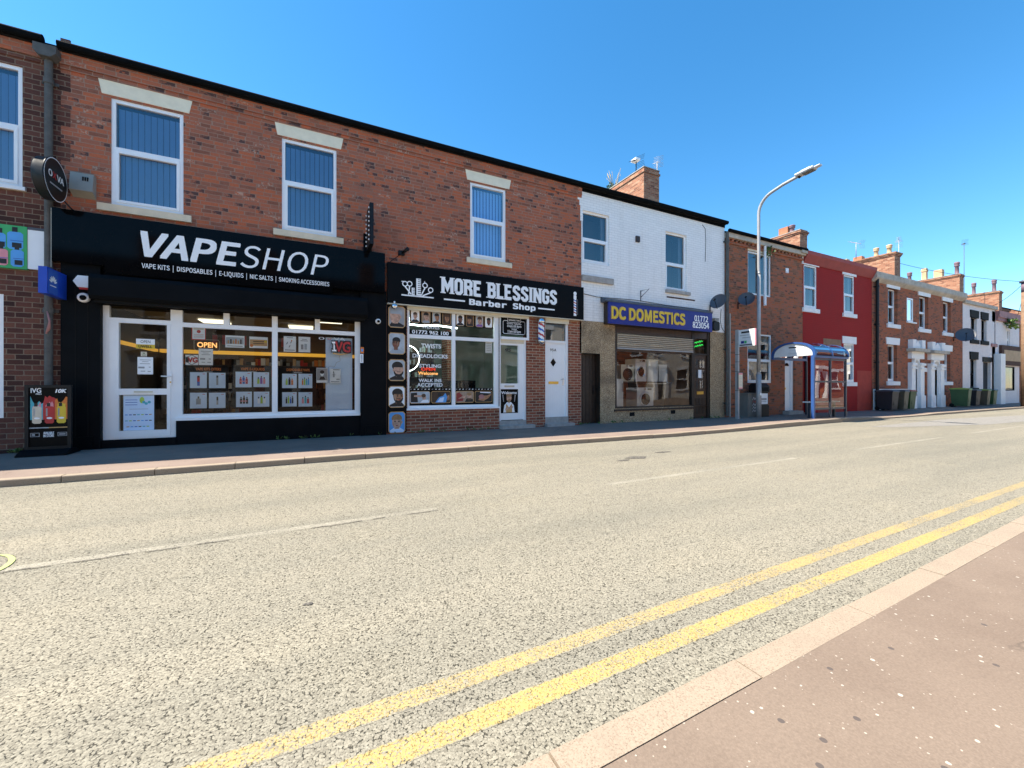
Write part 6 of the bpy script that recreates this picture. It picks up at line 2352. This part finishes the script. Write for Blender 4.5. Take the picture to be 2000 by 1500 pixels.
# ================================================================== brick pair with the two white door surrounds
TX0, TX1 = 23.68, 34.10
def wx(a, b, c, d, ya=None):
    xa, xb = ax(a), ax(b)
    return (xa, xb, c, d)
tA = (ax(1734.5), ax(1753), 4.30, 6.05)
tB = (ax(1771), ax(1783), 4.55, 5.75)
tC = (ax(1795.5), ax(1813), 4.28, 6.0)
tD = (ax(1842), ax(1857), 4.25, 5.98)
tE = (ax(1734), ax(1752), 1.48, 3.28)
tF = (ax(1842), ax(1856), 1.50, 3.2)
e1 = (ax(1780.5), ax(1790.5), .2, 2.65)
e2 = (ax(1818), ax(1830), .2, 2.62)
e3 = (ax(1799.5), ax(1808.5), .05, 2.0)
holes = [(*q, .22) for q in (tA, tB, tC, tD, tE, tF, e1, e2, e3)]
ter = house('terraced_house', 'long brick terrace with white arched door surrounds behind the wheelie bins', TX0, TX1, 6.3, holes, 'brick_far')
for wq in (tA, tC, tD, tE, tF):
    sash(ter, *wq, rec=.17, split=.52, fw=.07)
    lintel(ter, wq[0] - .22, wq[1] + .22, wq[3] + .0, wq[3] + .34, 'white_paint', .05, F, .04)
    sill(ter, wq[0] - .15, wq[1] + .2, wq[2] - .2, wq[2], 'white_paint')
sash(ter, *tB, rec=.03, lower=False, fw=.07)
sill(ter, tB[0] - .05, tB[1] + .3, tB[2] - .08, tB[2], 'white_paint')
m = M()
m.extrude_x([(F - .02, 6.18), (F - .16, 6.30), (F - .20, 6.36), (F - .20, 6.62), (F + .05, 6.62), (F + .05, 6.18)], TX0, TX1, 'stone_pale')
m.build('cornice', ter)
def surround(x0, x1, z1, mat='white_paint', dmat='upvc'):
    m = M()
    pw = .42
    for a in (x0 - pw, x1):
        m.box(a, a + pw, F - .16, F + .1, .1, 2.45, mat)
        m.box(a - .05, a + pw + .05, F - .20, F - .161, .1, .75, mat)
        m.box(a - .05, a + pw + .05, F - .22, F - .161, 2.3, 2.42, mat)
        m.box(a - .04, a + pw + .04, F - .21, F - .161, 2.12, 2.2, mat)
    m.box(x0 - pw, x1 + pw, F - .16, F + .05, 2.65, z1, mat)
    m.box(x0 - pw - .15, x1 + pw + .15, F - .34, F + .02, z1 + .001, z1 + .16, 'stone_pale')
    for a in (x0 - pw + .02, x1 + .05):
        m.box(a, a + pw - .05, F - .2, F + .02, z1 + .161, z1 + .62, mat)
    mid = (x0 + x1) / 2
    m.prism([(x0 + .08, z1 + .165), (x1 - .02, z1 + .165), (x1 - .02, z1 + .35), (mid, z1 + .6), (x0 + .08, z1 + .35)], F - .15, F + .02, mat)
    n = 8
    pts = [(x0, 2.648), (x0, 2.25)] + [(mid - (x1 - x0) / 2 * math.cos(math.pi * i / n), 2.25 + .35 * math.sin(math.pi * i / n)) for i in range(1, n)] + [(x1, 2.25), (x1, 2.648)]
    m.prism(pts, F - .12, F + .06, mat)
    o = m.build('door_surround', ter)
    m = M()
    m.box(x0 + .01, x1 - .01, F + .12, F + .18, .2, 2.6, dmat)
    m.box(x0 + .15, x1 - .15, F + .105, F + .12, .4, 1.1, dmat)
    m.box(x0 + .15, x1 - .15, F + .105, F + .12, 1.25, 1.95, dmat)
    d_ = m.build('door', ter)
    m = M()
    m.lathe(((x0 + x1) / 2 - .2, F + .12, 1.2), [(.03, 0), (.03, -.05), (.01, -.06)], 'black_metal', 8, 'y')
    m.build('handle', d_)
surround(e1[0], e1[1], 3.0)
surround(e2[0], e2[1], 2.98)
m = M()
m.box(e3[0], e3[1], F + .1, F + .16, .1, 2.0, 'white_paint')
m.box(e3[0] - .1, e3[1] + .1, F - .03, F + .02, 2.0, 2.2, 'white_paint')
m.build('passage_door', ter)
m = M()
m.box(TX0 + .12, e1[0] - .44, F - .05, F + .02, .1, 1.1, 'white_paint')
m.build('plinth', ter)
chimney(ter, 33.2, 33.95, 12.5, 15.9, 7.4, 9.77, [(.12, 'pot_buff', .62, 'crown'), (.32, 'pot_buff', .62, 'crown'), (.6, 'terracotta', .3, 'block'), (.85, 'pot_buff', .34, 'block')], 3)
downpipe('drainpipe', 'black drainpipe at the joint of the red house and the terrace', ax(1713.5, F - .1), F - .1, .12, 6.3, .065, 'black_metal')
aerial('leaning aerial wand on the red house roof end', ax(1672, 13), 13, az(1672, 506, 13), az(1688, 478, 13), 1.0, 60, False, .5)
aerial('pale aerial on a pole behind the terrace chimney', ax(1763, 13), 13.2, 8.2, az(1763, 471, 13.2), .7, 200, False, .4)

# ================================================================== white house and the pink topped corner shop
UX0, UX1 = 34.12, 39.2
ua = (ax(1896), ax(1908), 4.05, 5.35)
ub = (ax(1916.5), ax(1927), 4.05, 5.35)
uc = (ax(1895), ax(1907), 1.15, 2.85)
ud = (ax(1920), ax(1935), .1, 2.75)
t = house('white_house', 'white rendered house with black window surrounds near the end of the street', UX0, UX1, 6.2, [(*q, .2) for q in (ua, ub, uc, ud)], 'brick_white_far')
for wq in (ua, ub, uc):
    sash(t, *wq, rec=.15, split=.5, frame='black_matt')
    lintel(t, wq[0] - .15, wq[1] + .2, wq[3], wq[3] + .45, 'black_matt', .05, F, .05)
    sill(t, wq[0] - .15, wq[1] + .2, wq[2] - .25, wq[2], 'black_matt')
m = M()
m.box(UX0, UX1, F - .12, F + .02, 6.1, 6.3, 'stone_pale')
m.build('cornice', t)
m = M()
m.box(ud[0] - .12, ud[1] + .12, F - .04, F + .02, 2.75, 3.05, 'black_paint')
m.box(ud[0], ud[1], F + .14, F + .2, .1, 2.75, 'black_gloss')
m.build('door', t)
chimney(t, 43.2, 43.9, 12.5, 16.6, 7.0, 9.62, [(.06, 'pot_purple', .95, 'crown'), (.3, 'pot_buff', .62, 'block'), (.5, 'pot_buff', .95, 'square'), (.72, 'pot_purple', .85, 'crown'), (.93, 'pot_buff', .4, 'block')], 2)
dish('dark satellite dish where the terrace meets the white house', 1886, 654, .40, -70, F - .5)
QX0, QX1 = 39.22, 43.6
qa = (ax(1937.5), ax(1942.5), 3.95, 5.35)
qb = (ax(1967), ax(1973), 3.7, 5.0)
qs = (ax(1953), ax(1982), .95, 2.55)
t = house('corner_shop', 'peeling white and pink corner shop at the far right of the row', QX0, QX1, 6.0, [(*q, .15) for q in (qa, qb, qs)], 'brick_white_far', cat='shop building')
for wq in (qa, qb):
    sash(t, *wq, rec=.1, split=.5)
    sill(t, wq[0] - .2, wq[1] + .3, wq[2] - .2, wq[2], 'pink_trim')
m = M()
m.box(QX0, QX1, F - .12, F + .02, 5.45, 5.65, 'pink_trim')
m.box(QX0, QX1, F - .18, F + .02, 5.65, 6.06, 'pink_trim')
m.build('cornice', t)
m = M()
m.box(ax(1951), QX1, F - .14, F + .02, 2.62, 3.9, 'rust')
m.box(ax(1955), QX1 - .3, F - .15, F - .141, 2.9, 3.6, 'pot_buff')
m.build('sign_board', t)
sash(t, *qs, rec=.05, lower=False, frame='black_matt', pane='glass_shop')
m = M()
m.box(ax(1941), ax(1950), F - .3, F, .1, 3.3, 'white_paint')
m.build('pilaster', t)
t2 = thing('wall_plant', 'green weed growing from the pink cornice of the corner shop', 'plant', (ax(1965), F - .2, 5.3))
m = M()
leafy(m, (ax(1962), F - .25, 5.45), .32, 90, 'leaf_green', .10, random.Random(9), .5)
leafy(m, (ax(1966.5), F - .3, 5.2), .28, 60, 'lid_lime', .10, random.Random(10), .5)
m.build('foliage', t2)
t = house('brick_house', 'orange brick house end rising beyond the corner shop', 52, 60, 7.3, [], 'brick_stack', Y=11.5, depth=8)
chimney(t, 51.1, 51.8, 12.5, 17.0, 6.0, 9.19, [(.08, 'pot_purple', 1.0, 'crown'), (.34, 'pot_purple', 1.0, 'crown'), (.6, 'pot_purple', 1.0, 'crown'), (.86, 'pot_purple', 1.0, 'crown')], 2)
t = house('brick_house', 'brick house hidden behind the telegraph pole', 43.7, 51.5, 5.6, [], 'brick_far', Y=F + .25)
aerial('tall aerial mast by the long chimney with four pots', ax(1883, 14), 14, 8.0, az(1887, 476, 14), 1.3, 20, False, .12, 'lid_grey')

# ================================================================== street furniture
# lamp post
lx, ly = 14.27, 9.14
t = thing('street_lamp', 'tall grey street lamp with a curved arm reaching over the road', 'street lamp', (lx, ly, .1))
m = M()
m.tube([(lx, ly, .1), (lx, ly, 1.65)], .085, 'galvanised', 14)
m.tube([(lx, ly, 1.65), (lx, ly, 1.72)], [.085, .062], 'galvanised', 14)
m.tube([(lx, ly, 1.72), (lx, ly, 5.2)], .062, 'galvanised', 14)
m.tube([(lx, ly, 5.2), (lx, ly, 5.3)], [.062, .05], 'galvanised', 14)
pts = [(lx, ly, 5.3), (lx, ly, 7.35)]
for i in range(1, 9):
    a = R(90 * i / 8 * .9)
    pts.append((lx, ly - .62 * (1 - math.cos(a)), 7.35 + .62 * math.sin(a)))
pts += [(lx, 8.3, 8.04), (lx, 7.83, 8.10)]
m.tube(pts, .05, 'galvanised', 24, smooth=False)
m.build('column', t)
m = M()
def lx_(p):
    return (lx + p[0], 7.85 + p[1] * .72, 8.08 + p[2] - p[1] * .04)
m.xf = lx_
m.prism(oct_(-.15, .15, 0, .085, .03), -.72, .02, 'lamp_grey')
m.prism(oct_(-.08, .08, .01, .065, .02), -.95, -.7205, 'lamp_grey')
m.prism(oct_(-.09, .09, .0855, .13, .02), -.55, -.2, 'lamp_grey')
m.build('lamp_head', t)
m = M(lx_)
m.box(-.11, .11, -.68, -.25, -.02, -.001, 'cabinet_grey')
m.lathe((0, -.08, -.06), [(.03, 0), (.05, .02), (.05, .06)], 'black_metal', 10)
m.build('lens', t)
m = M()
m.lathe((lx - .02, ly - .088, .95), [(.05, 0), (.05, -.004)], 'paper', 16, 'y')
m.rect(lx - .045, lx + .005, 1.72, 1.8, ly - .068, 'upvc_cream')
m.build('sticker', t)

# bus stop pole with flag and timetable
sx_, sy_ = 12.96, 9.04
t = thing('bus_stop', 'bus stop pole with a white flag sign and a timetable case', 'bus stop sign', (sx_, sy_, .1))
m = M()
m.box(sx_ - .04, sx_ + .04, sy_ - .05, sy_ + .05, .1, 3.14, 'galvanised')
for z in (1.08, 1.72, 2.05, 2.3):
    m.box(sx_ - .045, sx_ + .045, sy_ - .055, sy_ + .055, z, z + .012, 'black_metal')
m.build('pole', t)
m = M()
fy0, fy1 = sy_ - .62, sy_ - .055
m.box(sx_ - .018, sx_ + .018, fy0, fy1, 2.56, 3.12, 'shelter_white')
m.box(sx_ - .03, sx_ + .03, fy0 - .035, fy0 - .001, 2.58, 3.12, 'print_pink')
m.build('flag', t)
m = M(lambda p: (sx_ - .019 + p[1], fy1 - p[0], p[2]))     # writing on the side of the flag that faces along the street
m.rect(.10, .38, 3.0, 3.06, -.001, 'hair_black')
m.rect(.05, .36, 2.92, 2.94, -.001, 'print_grey')
m.rect(.14, .46, 2.84, 2.86, -.001, 'print_grey')
m.rect(.09, .20, 2.66, 2.745, -.001, 'sign_blue')
m.rect(.21, .29, 2.66, 2.745, -.001, 'print_green')
m.rect(.04, .48, 2.585, 2.63, -.001, 'lid_grey')
m.build('lettering', t)
m = M()
m.box(sx_ - .07, sx_ + .17, sy_ - .085, sy_ - .051, 1.12, 1.70, 'cabinet_grey')
m.rect(sx_ - .05, sx_ + .15, 1.15, 1.68, sy_ - .087, 'upvc_cream')
m.rect(sx_ - .05, sx_ + .15, 1.62, 1.68, sy_ - .088, 'print_pink')
m.rect(sx_ - .05, sx_ + .15, 1.15, 1.19, sy_ - .088, 'print_pink')
for i in range(7):
    m.rect(sx_ - .03, sx_ + .12, 1.24 + i * .05, 1.25 + i * .05, sy_ - .088, 'print_grey')
m.build('timetable', t)

# utility cabinet and litter bin
cx0, cx1 = ax(1457, 9.35), ax(1481, 9.35)
t = thing('utility_cabinet', 'grey metal utility cabinet with scrawled paint beside the street lamp', 'utility cabinet', ((cx0 + cx1) / 2, 9.4, .1))
m = M()
m.box(cx0 + .1, cx1, 9.35, 9.7, .1, .95, 'cabinet_grey')
m.box(cx0 + .07, cx1 + .03, 9.32, 9.72, .95, .99, 'cabinet_grey')
m.build('body', t)
m = M()
m.box(cx0 + .14, cx1 - .04, 9.338, 9.35, .18, .9, 'cabinet_grey')
m.build('door', t)
m = M()
rr = random.Random(2)
gx0 = cx0 + .34
for i in range(5):
    z = .30 + i * .11
    mt = 'print_red' if i in (3,) else 'print_white'
    m.line([(gx0, z), (gx0 + .07, z + .09), (gx0 + .14, z + .01), (gx0 + .2, z + .08)], .018, 9.336 - .0006 * i, mt)
m.build('graffiti', t)
bx0, bx1 = ax(1483, 9.25), ax(1502, 9.25)
t = thing('litter_bin', 'black litter bin with a white notice panel next to the street lamp', 'litter bin', ((bx0 + bx1) / 2, 9.4, .1))
m = M()
m.prism(oct_(bx0 - .0, bx1, .1, .55, .03), 9.25, 9.62, 'black_metal')
m.prism(oct_(bx0 + .03, bx1 - .02, .55, 1.0, .01), 9.27, 9.6, 'black_metal')
m.build('body', t)
m = M()
m.extrude_x([(9.24, 1.0), (9.63, 1.0), (9.63, 1.24), (9.55, 1.34), (9.35, 1.34), (9.24, 1.22)], bx0 - .02, bx1 + .02, 'black_metal')
m.box(bx0 + .06, bx1 - .05, 9.236, 9.25, 1.05, 1.19, 'black_matt')
m.build('hood', t)
m = M()
m.rect(bx0 + .08, bx1 - .05, .58, .97, 9.266, 'paper')
m.rect(bx0 + .14, bx1 - .12, .66, .68, 9.265, 'print_grey')
m.rect(bx0 + .14, bx1 - .12, .72, .80, 9.265, 'print_grey')
m.build('notice', t)

# bus shelter
hx0, hx1 = 15.3, 17.35
hy0, hy1 = 7.92, 9.22
hz = 2.28
t = thing('bus_shelter', 'blue framed bus shelter with a barrel roof and glass panels', 'bus shelter', ((hx0 + hx1) / 2, (hy0 + hy1) / 2, .12))
gz = .12
ym, rh, rz_ = (hy0 - .08 + hy1 + .08) / 2, (hy1 - hy0) / 2 + .08, .50
def arc(k, s_=1.0, n=18):
    a = math.pi * k / n
    return (ym - rh * s_ * math.cos(a), hz + rz_ * s_ * math.sin(a) ** .8)
m = M()
for k in range(18):
    (ya, za), (yb2, zb2) = arc(k), arc(k + 1)
    m.poly([(hx0, ya, za), (hx1 + .05, ya, za), (hx1 + .05, yb2, zb2), (hx0, yb2, zb2)], 'roof_tint')
rf = m.build('roof', t)
m = M()
for xx, wd in ((hx0 - .04, .09), ((hx0 + hx1) / 2, .05), (hx1, .07)):
    for k in range(18):
        (ya, za), (yb2, zb2) = arc(k, 1.02), arc(k + 1, 1.02)
        (yc, zc), (yd, zd) = arc(k, .90), arc(k + 1, .90)
        for q in ([(xx, ya, za), (xx + wd, ya, za), (xx + wd, yb2, zb2), (xx, yb2, zb2)], [(xx, yc, zc), (xx, yd, zd), (xx + wd, yd, zd), (xx + wd, yc, zc)],
                  [(xx, ya, za), (xx, yb2, zb2), (xx, yd, zd), (xx, yc, zc)], [(xx + wd, ya, za), (xx + wd, yc, zc), (xx + wd, yd, zd), (xx + wd, yb2, zb2)]):
            m.poly(q, 'shelter_blue')
for yy in (hy0 - .07, hy1 + .0):
    m.box(hx0 - .038, hx1 + .068, yy, yy + .07, hz - .07, hz + .03, 'shelter_blue')
m.build('roof_frame', rf)
m = M()
pts = [arc(k, .9) for k in range(19)]
for xx in (hx0 + .0,):
    m.poly([(xx, y_, z_ + .012) for y_, z_ in pts], 'shelter_white')
    m.poly([(xx + .02, y_, z_ + .012) for y_, z_ in reversed(pts)], 'shelter_white')
pe = m.build('end_panel', rf)
m = M(lambda p: (hx0 - .002 + p[1], ym - p[0], p[2]))
m.rect(-.14, .12, hz + .30, hz + .345, 0, 'hair_black')
m.rect(-.12, .10, hz + .22, hz + .23, 0, 'print_bg')
m.rect(-.16, .16, hz + .11, hz + .12, 0, 'print_bg')
m.build('lettering', pe)
m = M()
m.box(hx0 - .045, hx0 + .045, hy0 - .045, hy0 + .045, gz, hz + .0, 'shelter_blue')
m.build('post', t)
for xx in ((hx0 + hx1) / 2 + .02, hx1):
    m = M()
    m.box(xx - .03, xx + .03, hy0 - .03, hy0 + .03, gz, hz - .07, 'shelter_dark')
    m.build('post', t)
m = M()
m.box(hx1 - .03, hx1 + .03, hy1 - .03, hy1 + .03, gz, hz - .07, 'shelter_dark')
m.build('post', t)
xm = (hx0 + hx1) / 2 + .02
for z in (.42, 1.36, 2.14):
    m = M()
    for a, b in ((hx0 + .045, xm - .03), (xm + .03, hx1 - .03)):
        m.box(a, b, hy0 - .02, hy0 + .02, z, z + .06, 'shelter_dark')
    m.build('rail', t)
for a, b in ((hx0 + .045, xm - .03), (xm + .03, hx1 - .03)):
    m = M()
    for z0_, z1_ in ((.48, 1.36), (1.42, 2.14)):
        m.rect(a, b, z0_, z1_, hy0 + .004, 'glass_shelter')
    m.build('pane', t)
m = M()
m.box(hx0 + .05, hx1 - .1, hy0 + .12, hy0 + .36, .66, .70, 'shelter_white')
m.box(hx0 + .2, hx0 + .26, hy0 + .2, hy0 + .28, gz, .66, 'shelter_dark')
m.box(hx1 - .3, hx1 - .24, hy0 + .2, hy0 + .28, gz, .66, 'shelter_dark')
m.build('bench', t)

# wheelie bins
def bin_proto():
    t = thing('wheelie_bin', 'x', 'wheelie bin', (0, 0, 0), 'wheelie bins on the pavement')
    def xf(p):
        return p
    m = M()
    A = [(-.24, -.30), (.24, -.30), (.24, .30), (-.24, .30)]
    B = [(-.29, -.36), (.29, -.36), (.29, .36), (-.29, .36)]
    for i in range(4):
        j = (i + 1) % 4
        m.poly([(*A[i], .06), (*A[j], .06), (*B[j], .96), (*B[i], .96)], 'bin_black')
    m.poly([(*q, .06) for q in reversed(A)], 'bin_black')
    m.box(-.31, .31, -.38, .38, .94, .985, 'bin_black')
    m.box(-.12, .12, -.335, -.30, .3, .55, 'bin_black')
    b_ = m.build('body', t)
    m = M()
    m.extrude_x([(-.40, .987), (-.36, 1.04), (0, 1.075), (.36, 1.05), (.40, .987)], -.31, .31, 'bin_black')
    m.tube([(-.26, .41, 1.0), (.26, .41, 1.0)], .02, 'bin_black', 8)
    l_ = m.build('lid', t)
    for sx in (-1, 1):
        m = M()
        m.lathe((sx * .25 - .03, .30, .10), [(.1, 0), (.1, .06), (.03, .06)], 'black_matt', 14, 'x')
        m.build('wheel', t)
    return t
proto = bin_proto()
def recolour(t, body, lid):
    for c in t.children:
        if c.name.startswith(('body', 'lid')):
            mm = body if c.name.startswith('body') else lid
            if c.name.startswith('lid') or body != 'bin_black':
                c.data = c.data.copy()
            c.data.materials[0] = MATS[mm]
specs = [(23.85, 9.25, -4, 'bin_black', 'lid_grey', 0.9, 'black wheelie bin beside the black drainpipe, largest of its three'),
         (24.75, 9.2, 3, 'bin_brown', 'lid_grey', 0.9, 'brownish wheelie bin between the black bin and the red lidded one'),
         (25.5, 9.22, -2, 'bin_green', 'lid_red', 0.9, 'green wheelie bin with a red lid beside the white door surround'),
         (31.6, 9.1, 4, 'bin_green', 'lid_lime', 0.97, 'large green wheelie bin with a lime lid'),
         (33.1, 9.15, -3, 'bin_black', 'lid_grey', 0.9, 'dark wheelie bin between two lime lidded ones'),
         (34.6, 9.15, 2, 'bin_brown', 'lid_lime', 0.9, 'dark brown wheelie bin with a yellow green lid'),
         (36.0, 9.25, 0, 'bin_green', 'lid_grey', 0.9, 'green wheelie bin with a dark lid, last of the far bins')]
for i, (x, y, a, bc, lc, s_, lab) in enumerate(specs):
    b_ = proto if i == 0 else copy_tree(proto)
    b_.location = (x, y, .11)
    b_.rotation_euler = (0, 0, R(a))
    b_.scale = (s_, s_, s_)
    b_['label'] = lab
for b_, sp in zip([proto] + [o for o in bpy.data.objects if o.name.startswith('wheelie_bin.')], specs):
    recolour(b_, sp[3], sp[4])

# telegraph pole and its wires
tx, ty = 36.5, 7.95
t = thing('telegraph_pole', 'brown wooden telegraph pole at the right edge of the street', 'telegraph pole', (tx, ty, .08))
m = M()
m.tube([(tx, ty, .08), (tx, ty, 6.6)], [.17, .15], 'timber_pole', 14)
m.build('trunk', t)
m = M()
m.tube([(tx, ty, 6.6), (tx, ty, 7.15)], [.152, .148], 'pot_purple', 12)
m.lathe((tx, ty, 7.15), [(.22, 0), (.22, .1), (.1, .16)], 'lid_grey', 12)
m.build('pole_cap', t)
for i in range(8):
    z = 2.0 + i * .55
    s_ = -1 if i % 2 else 1
    m = M()
    m.tube([(tx - .12, ty - .02 * s_, z), (tx - .42, ty - .1, z)], .018, 'galvanised', 6)
    m.build('step', t)
def wire(label, a, b, sag):
    m = M()
    pts = []
    for i in range(17):
        q = i / 16
        p = Vector(a).lerp(Vector(b), q)
        p.z -= sag * 4 * q * (1 - q)
        pts.append(tuple(p))
    m.tube(pts, .012, 'black_matt', 5, cap=False)
    tag(m.build('overhead_wire', None, a), label, 'wire', 'overhead wires from the telegraph pole')
wire('thin overhead wire from the telegraph pole to the terrace chimney', (tx, ty, 7.2), (34.0, 12.6, 9.2), .2)
wire('thin overhead wire from the telegraph pole to the white house', (tx, ty, 7.2), (38.5, 9.7, 6.3), .15)
wire('thin overhead wire from the telegraph pole to the corner shop', (tx, ty, 7.15), (43.0, 9.7, 6.0), .2)

# weeds along the wall foot
wd = thing('pavement_weeds', 'scattered small weeds along the foot of the shop walls', 'weeds', (0, F, .12))
wd['kind'] = 'stuff'
m = M()
rr = random.Random(21)
for x0_, x1_, n in ((-5.5, -4.3, 22), (-1.0, 1.5, 10), (1.5, 4.2, 14), (6.9, 8.6, 10), (8.5, 13, 10)):
    for _ in range(n):
        c = (rr.uniform(x0_, x1_), F - rr.uniform(.07, .16), .12)
        for _ in range(rr.randint(3, 9)):
            a = rr.uniform(0, 6.28)
            q, h = rr.uniform(.03, .08), rr.uniform(.02, .09)
            m.poly([(c[0], c[1], c[2]), (c[0] + q * math.cos(a) + .01, c[1] + q * math.sin(a), c[2] + h), (c[0] + q * 1.2 * math.cos(a), c[1] + q * 1.2 * math.sin(a) + .01, c[2] + h * .8)], 'leaf_green')
m.build('leaf', wd)

# ================================================================== the houses across the street, seen only in the glass
def opposite(x0, x1, k):
    Yo = -6.0
    t = thing('facing_house', 'unseen house across the street that shows only as a reflection in the glass', 'house', ((x0 + x1) / 2, Yo, .1), 'houses across the street')
    xf = lambda p: (x0 + x1 - p[0], Yo - (p[1] - F), p[2])
    m = M(xf)
    a, b = x0 + .8, x1 - 2.4
    hs_ = [(a, a + 1.0, 3.9, 5.4, .15), (b + .5, b + 1.4, 3.9, 5.4, .15), (a, a + 1.2, 1.0, 2.7, .15), (b + .6, b + 1.5, .1, 2.6, .3)]
    wall_panel(m, x0, x1, 0, 6.2, F, hs_, 'brick_far' if k % 4 == 2 else 'cream_bounce')  # cream on most of these is added to throw warm light on the fronts
    m.box(x0, x1, F - .15, F, 6.2, 6.45, 'stone_pale')
    for h in hs_:
        m.rect(h[0], h[1], h[2], h[3], F + .12, 'wall_dark')
        m.box(h[0] - .12, h[1] + .12, F - .03, F + .01, h[3], h[3] + .28, 'white_paint')
    for h in hs_[:3]:
        m.box(h[0] - .1, h[1] + .1, F - .06, F + .01, h[2] - .15, h[2], 'white_paint')
        m.box(h[0], h[1], F + .06, F + .1, (h[2] + h[3]) / 2 - .04, (h[2] + h[3]) / 2 + .04, 'upvc')
        m.box(h[0], h[0] + .08, F + .05, F + .1, h[2], h[3], 'upvc')
        m.box(h[1] - .08, h[1], F + .05, F + .1, h[2], h[3], 'upvc')
    h = hs_[3]
    for q in (h[0] - .4, h[1]):
        m.box(q, q + .4, F - .22, F + .02, .1, 2.7, 'white_paint')
    m.box(h[0] - .55, h[1] + .55, F - .35, F + .02, 2.9, 3.2, 'white_paint')
    m.build('wall', t)
    m = M(xf)
    m.extrude_x([(F - .2, 6.4), (F + 3.8, 8.2), (F + 7.6, 6.4), (F + 7.6, 6.46), (F + 3.8, 8.28), (F - .2, 6.46)], x0, x1, 'slate')
    rf_ = m.build('roof', t)
    m = M(xf)
    m.box(x1 - .9, x1 - .1, F + 3, F + 4.6, 7.2, 9.3, 'brick_stack')
    m.build('chimney', t)
for i in range(16):
    opposite(-14 + i * 5.6, -14 + (i + 1) * 5.6 - .01, i)
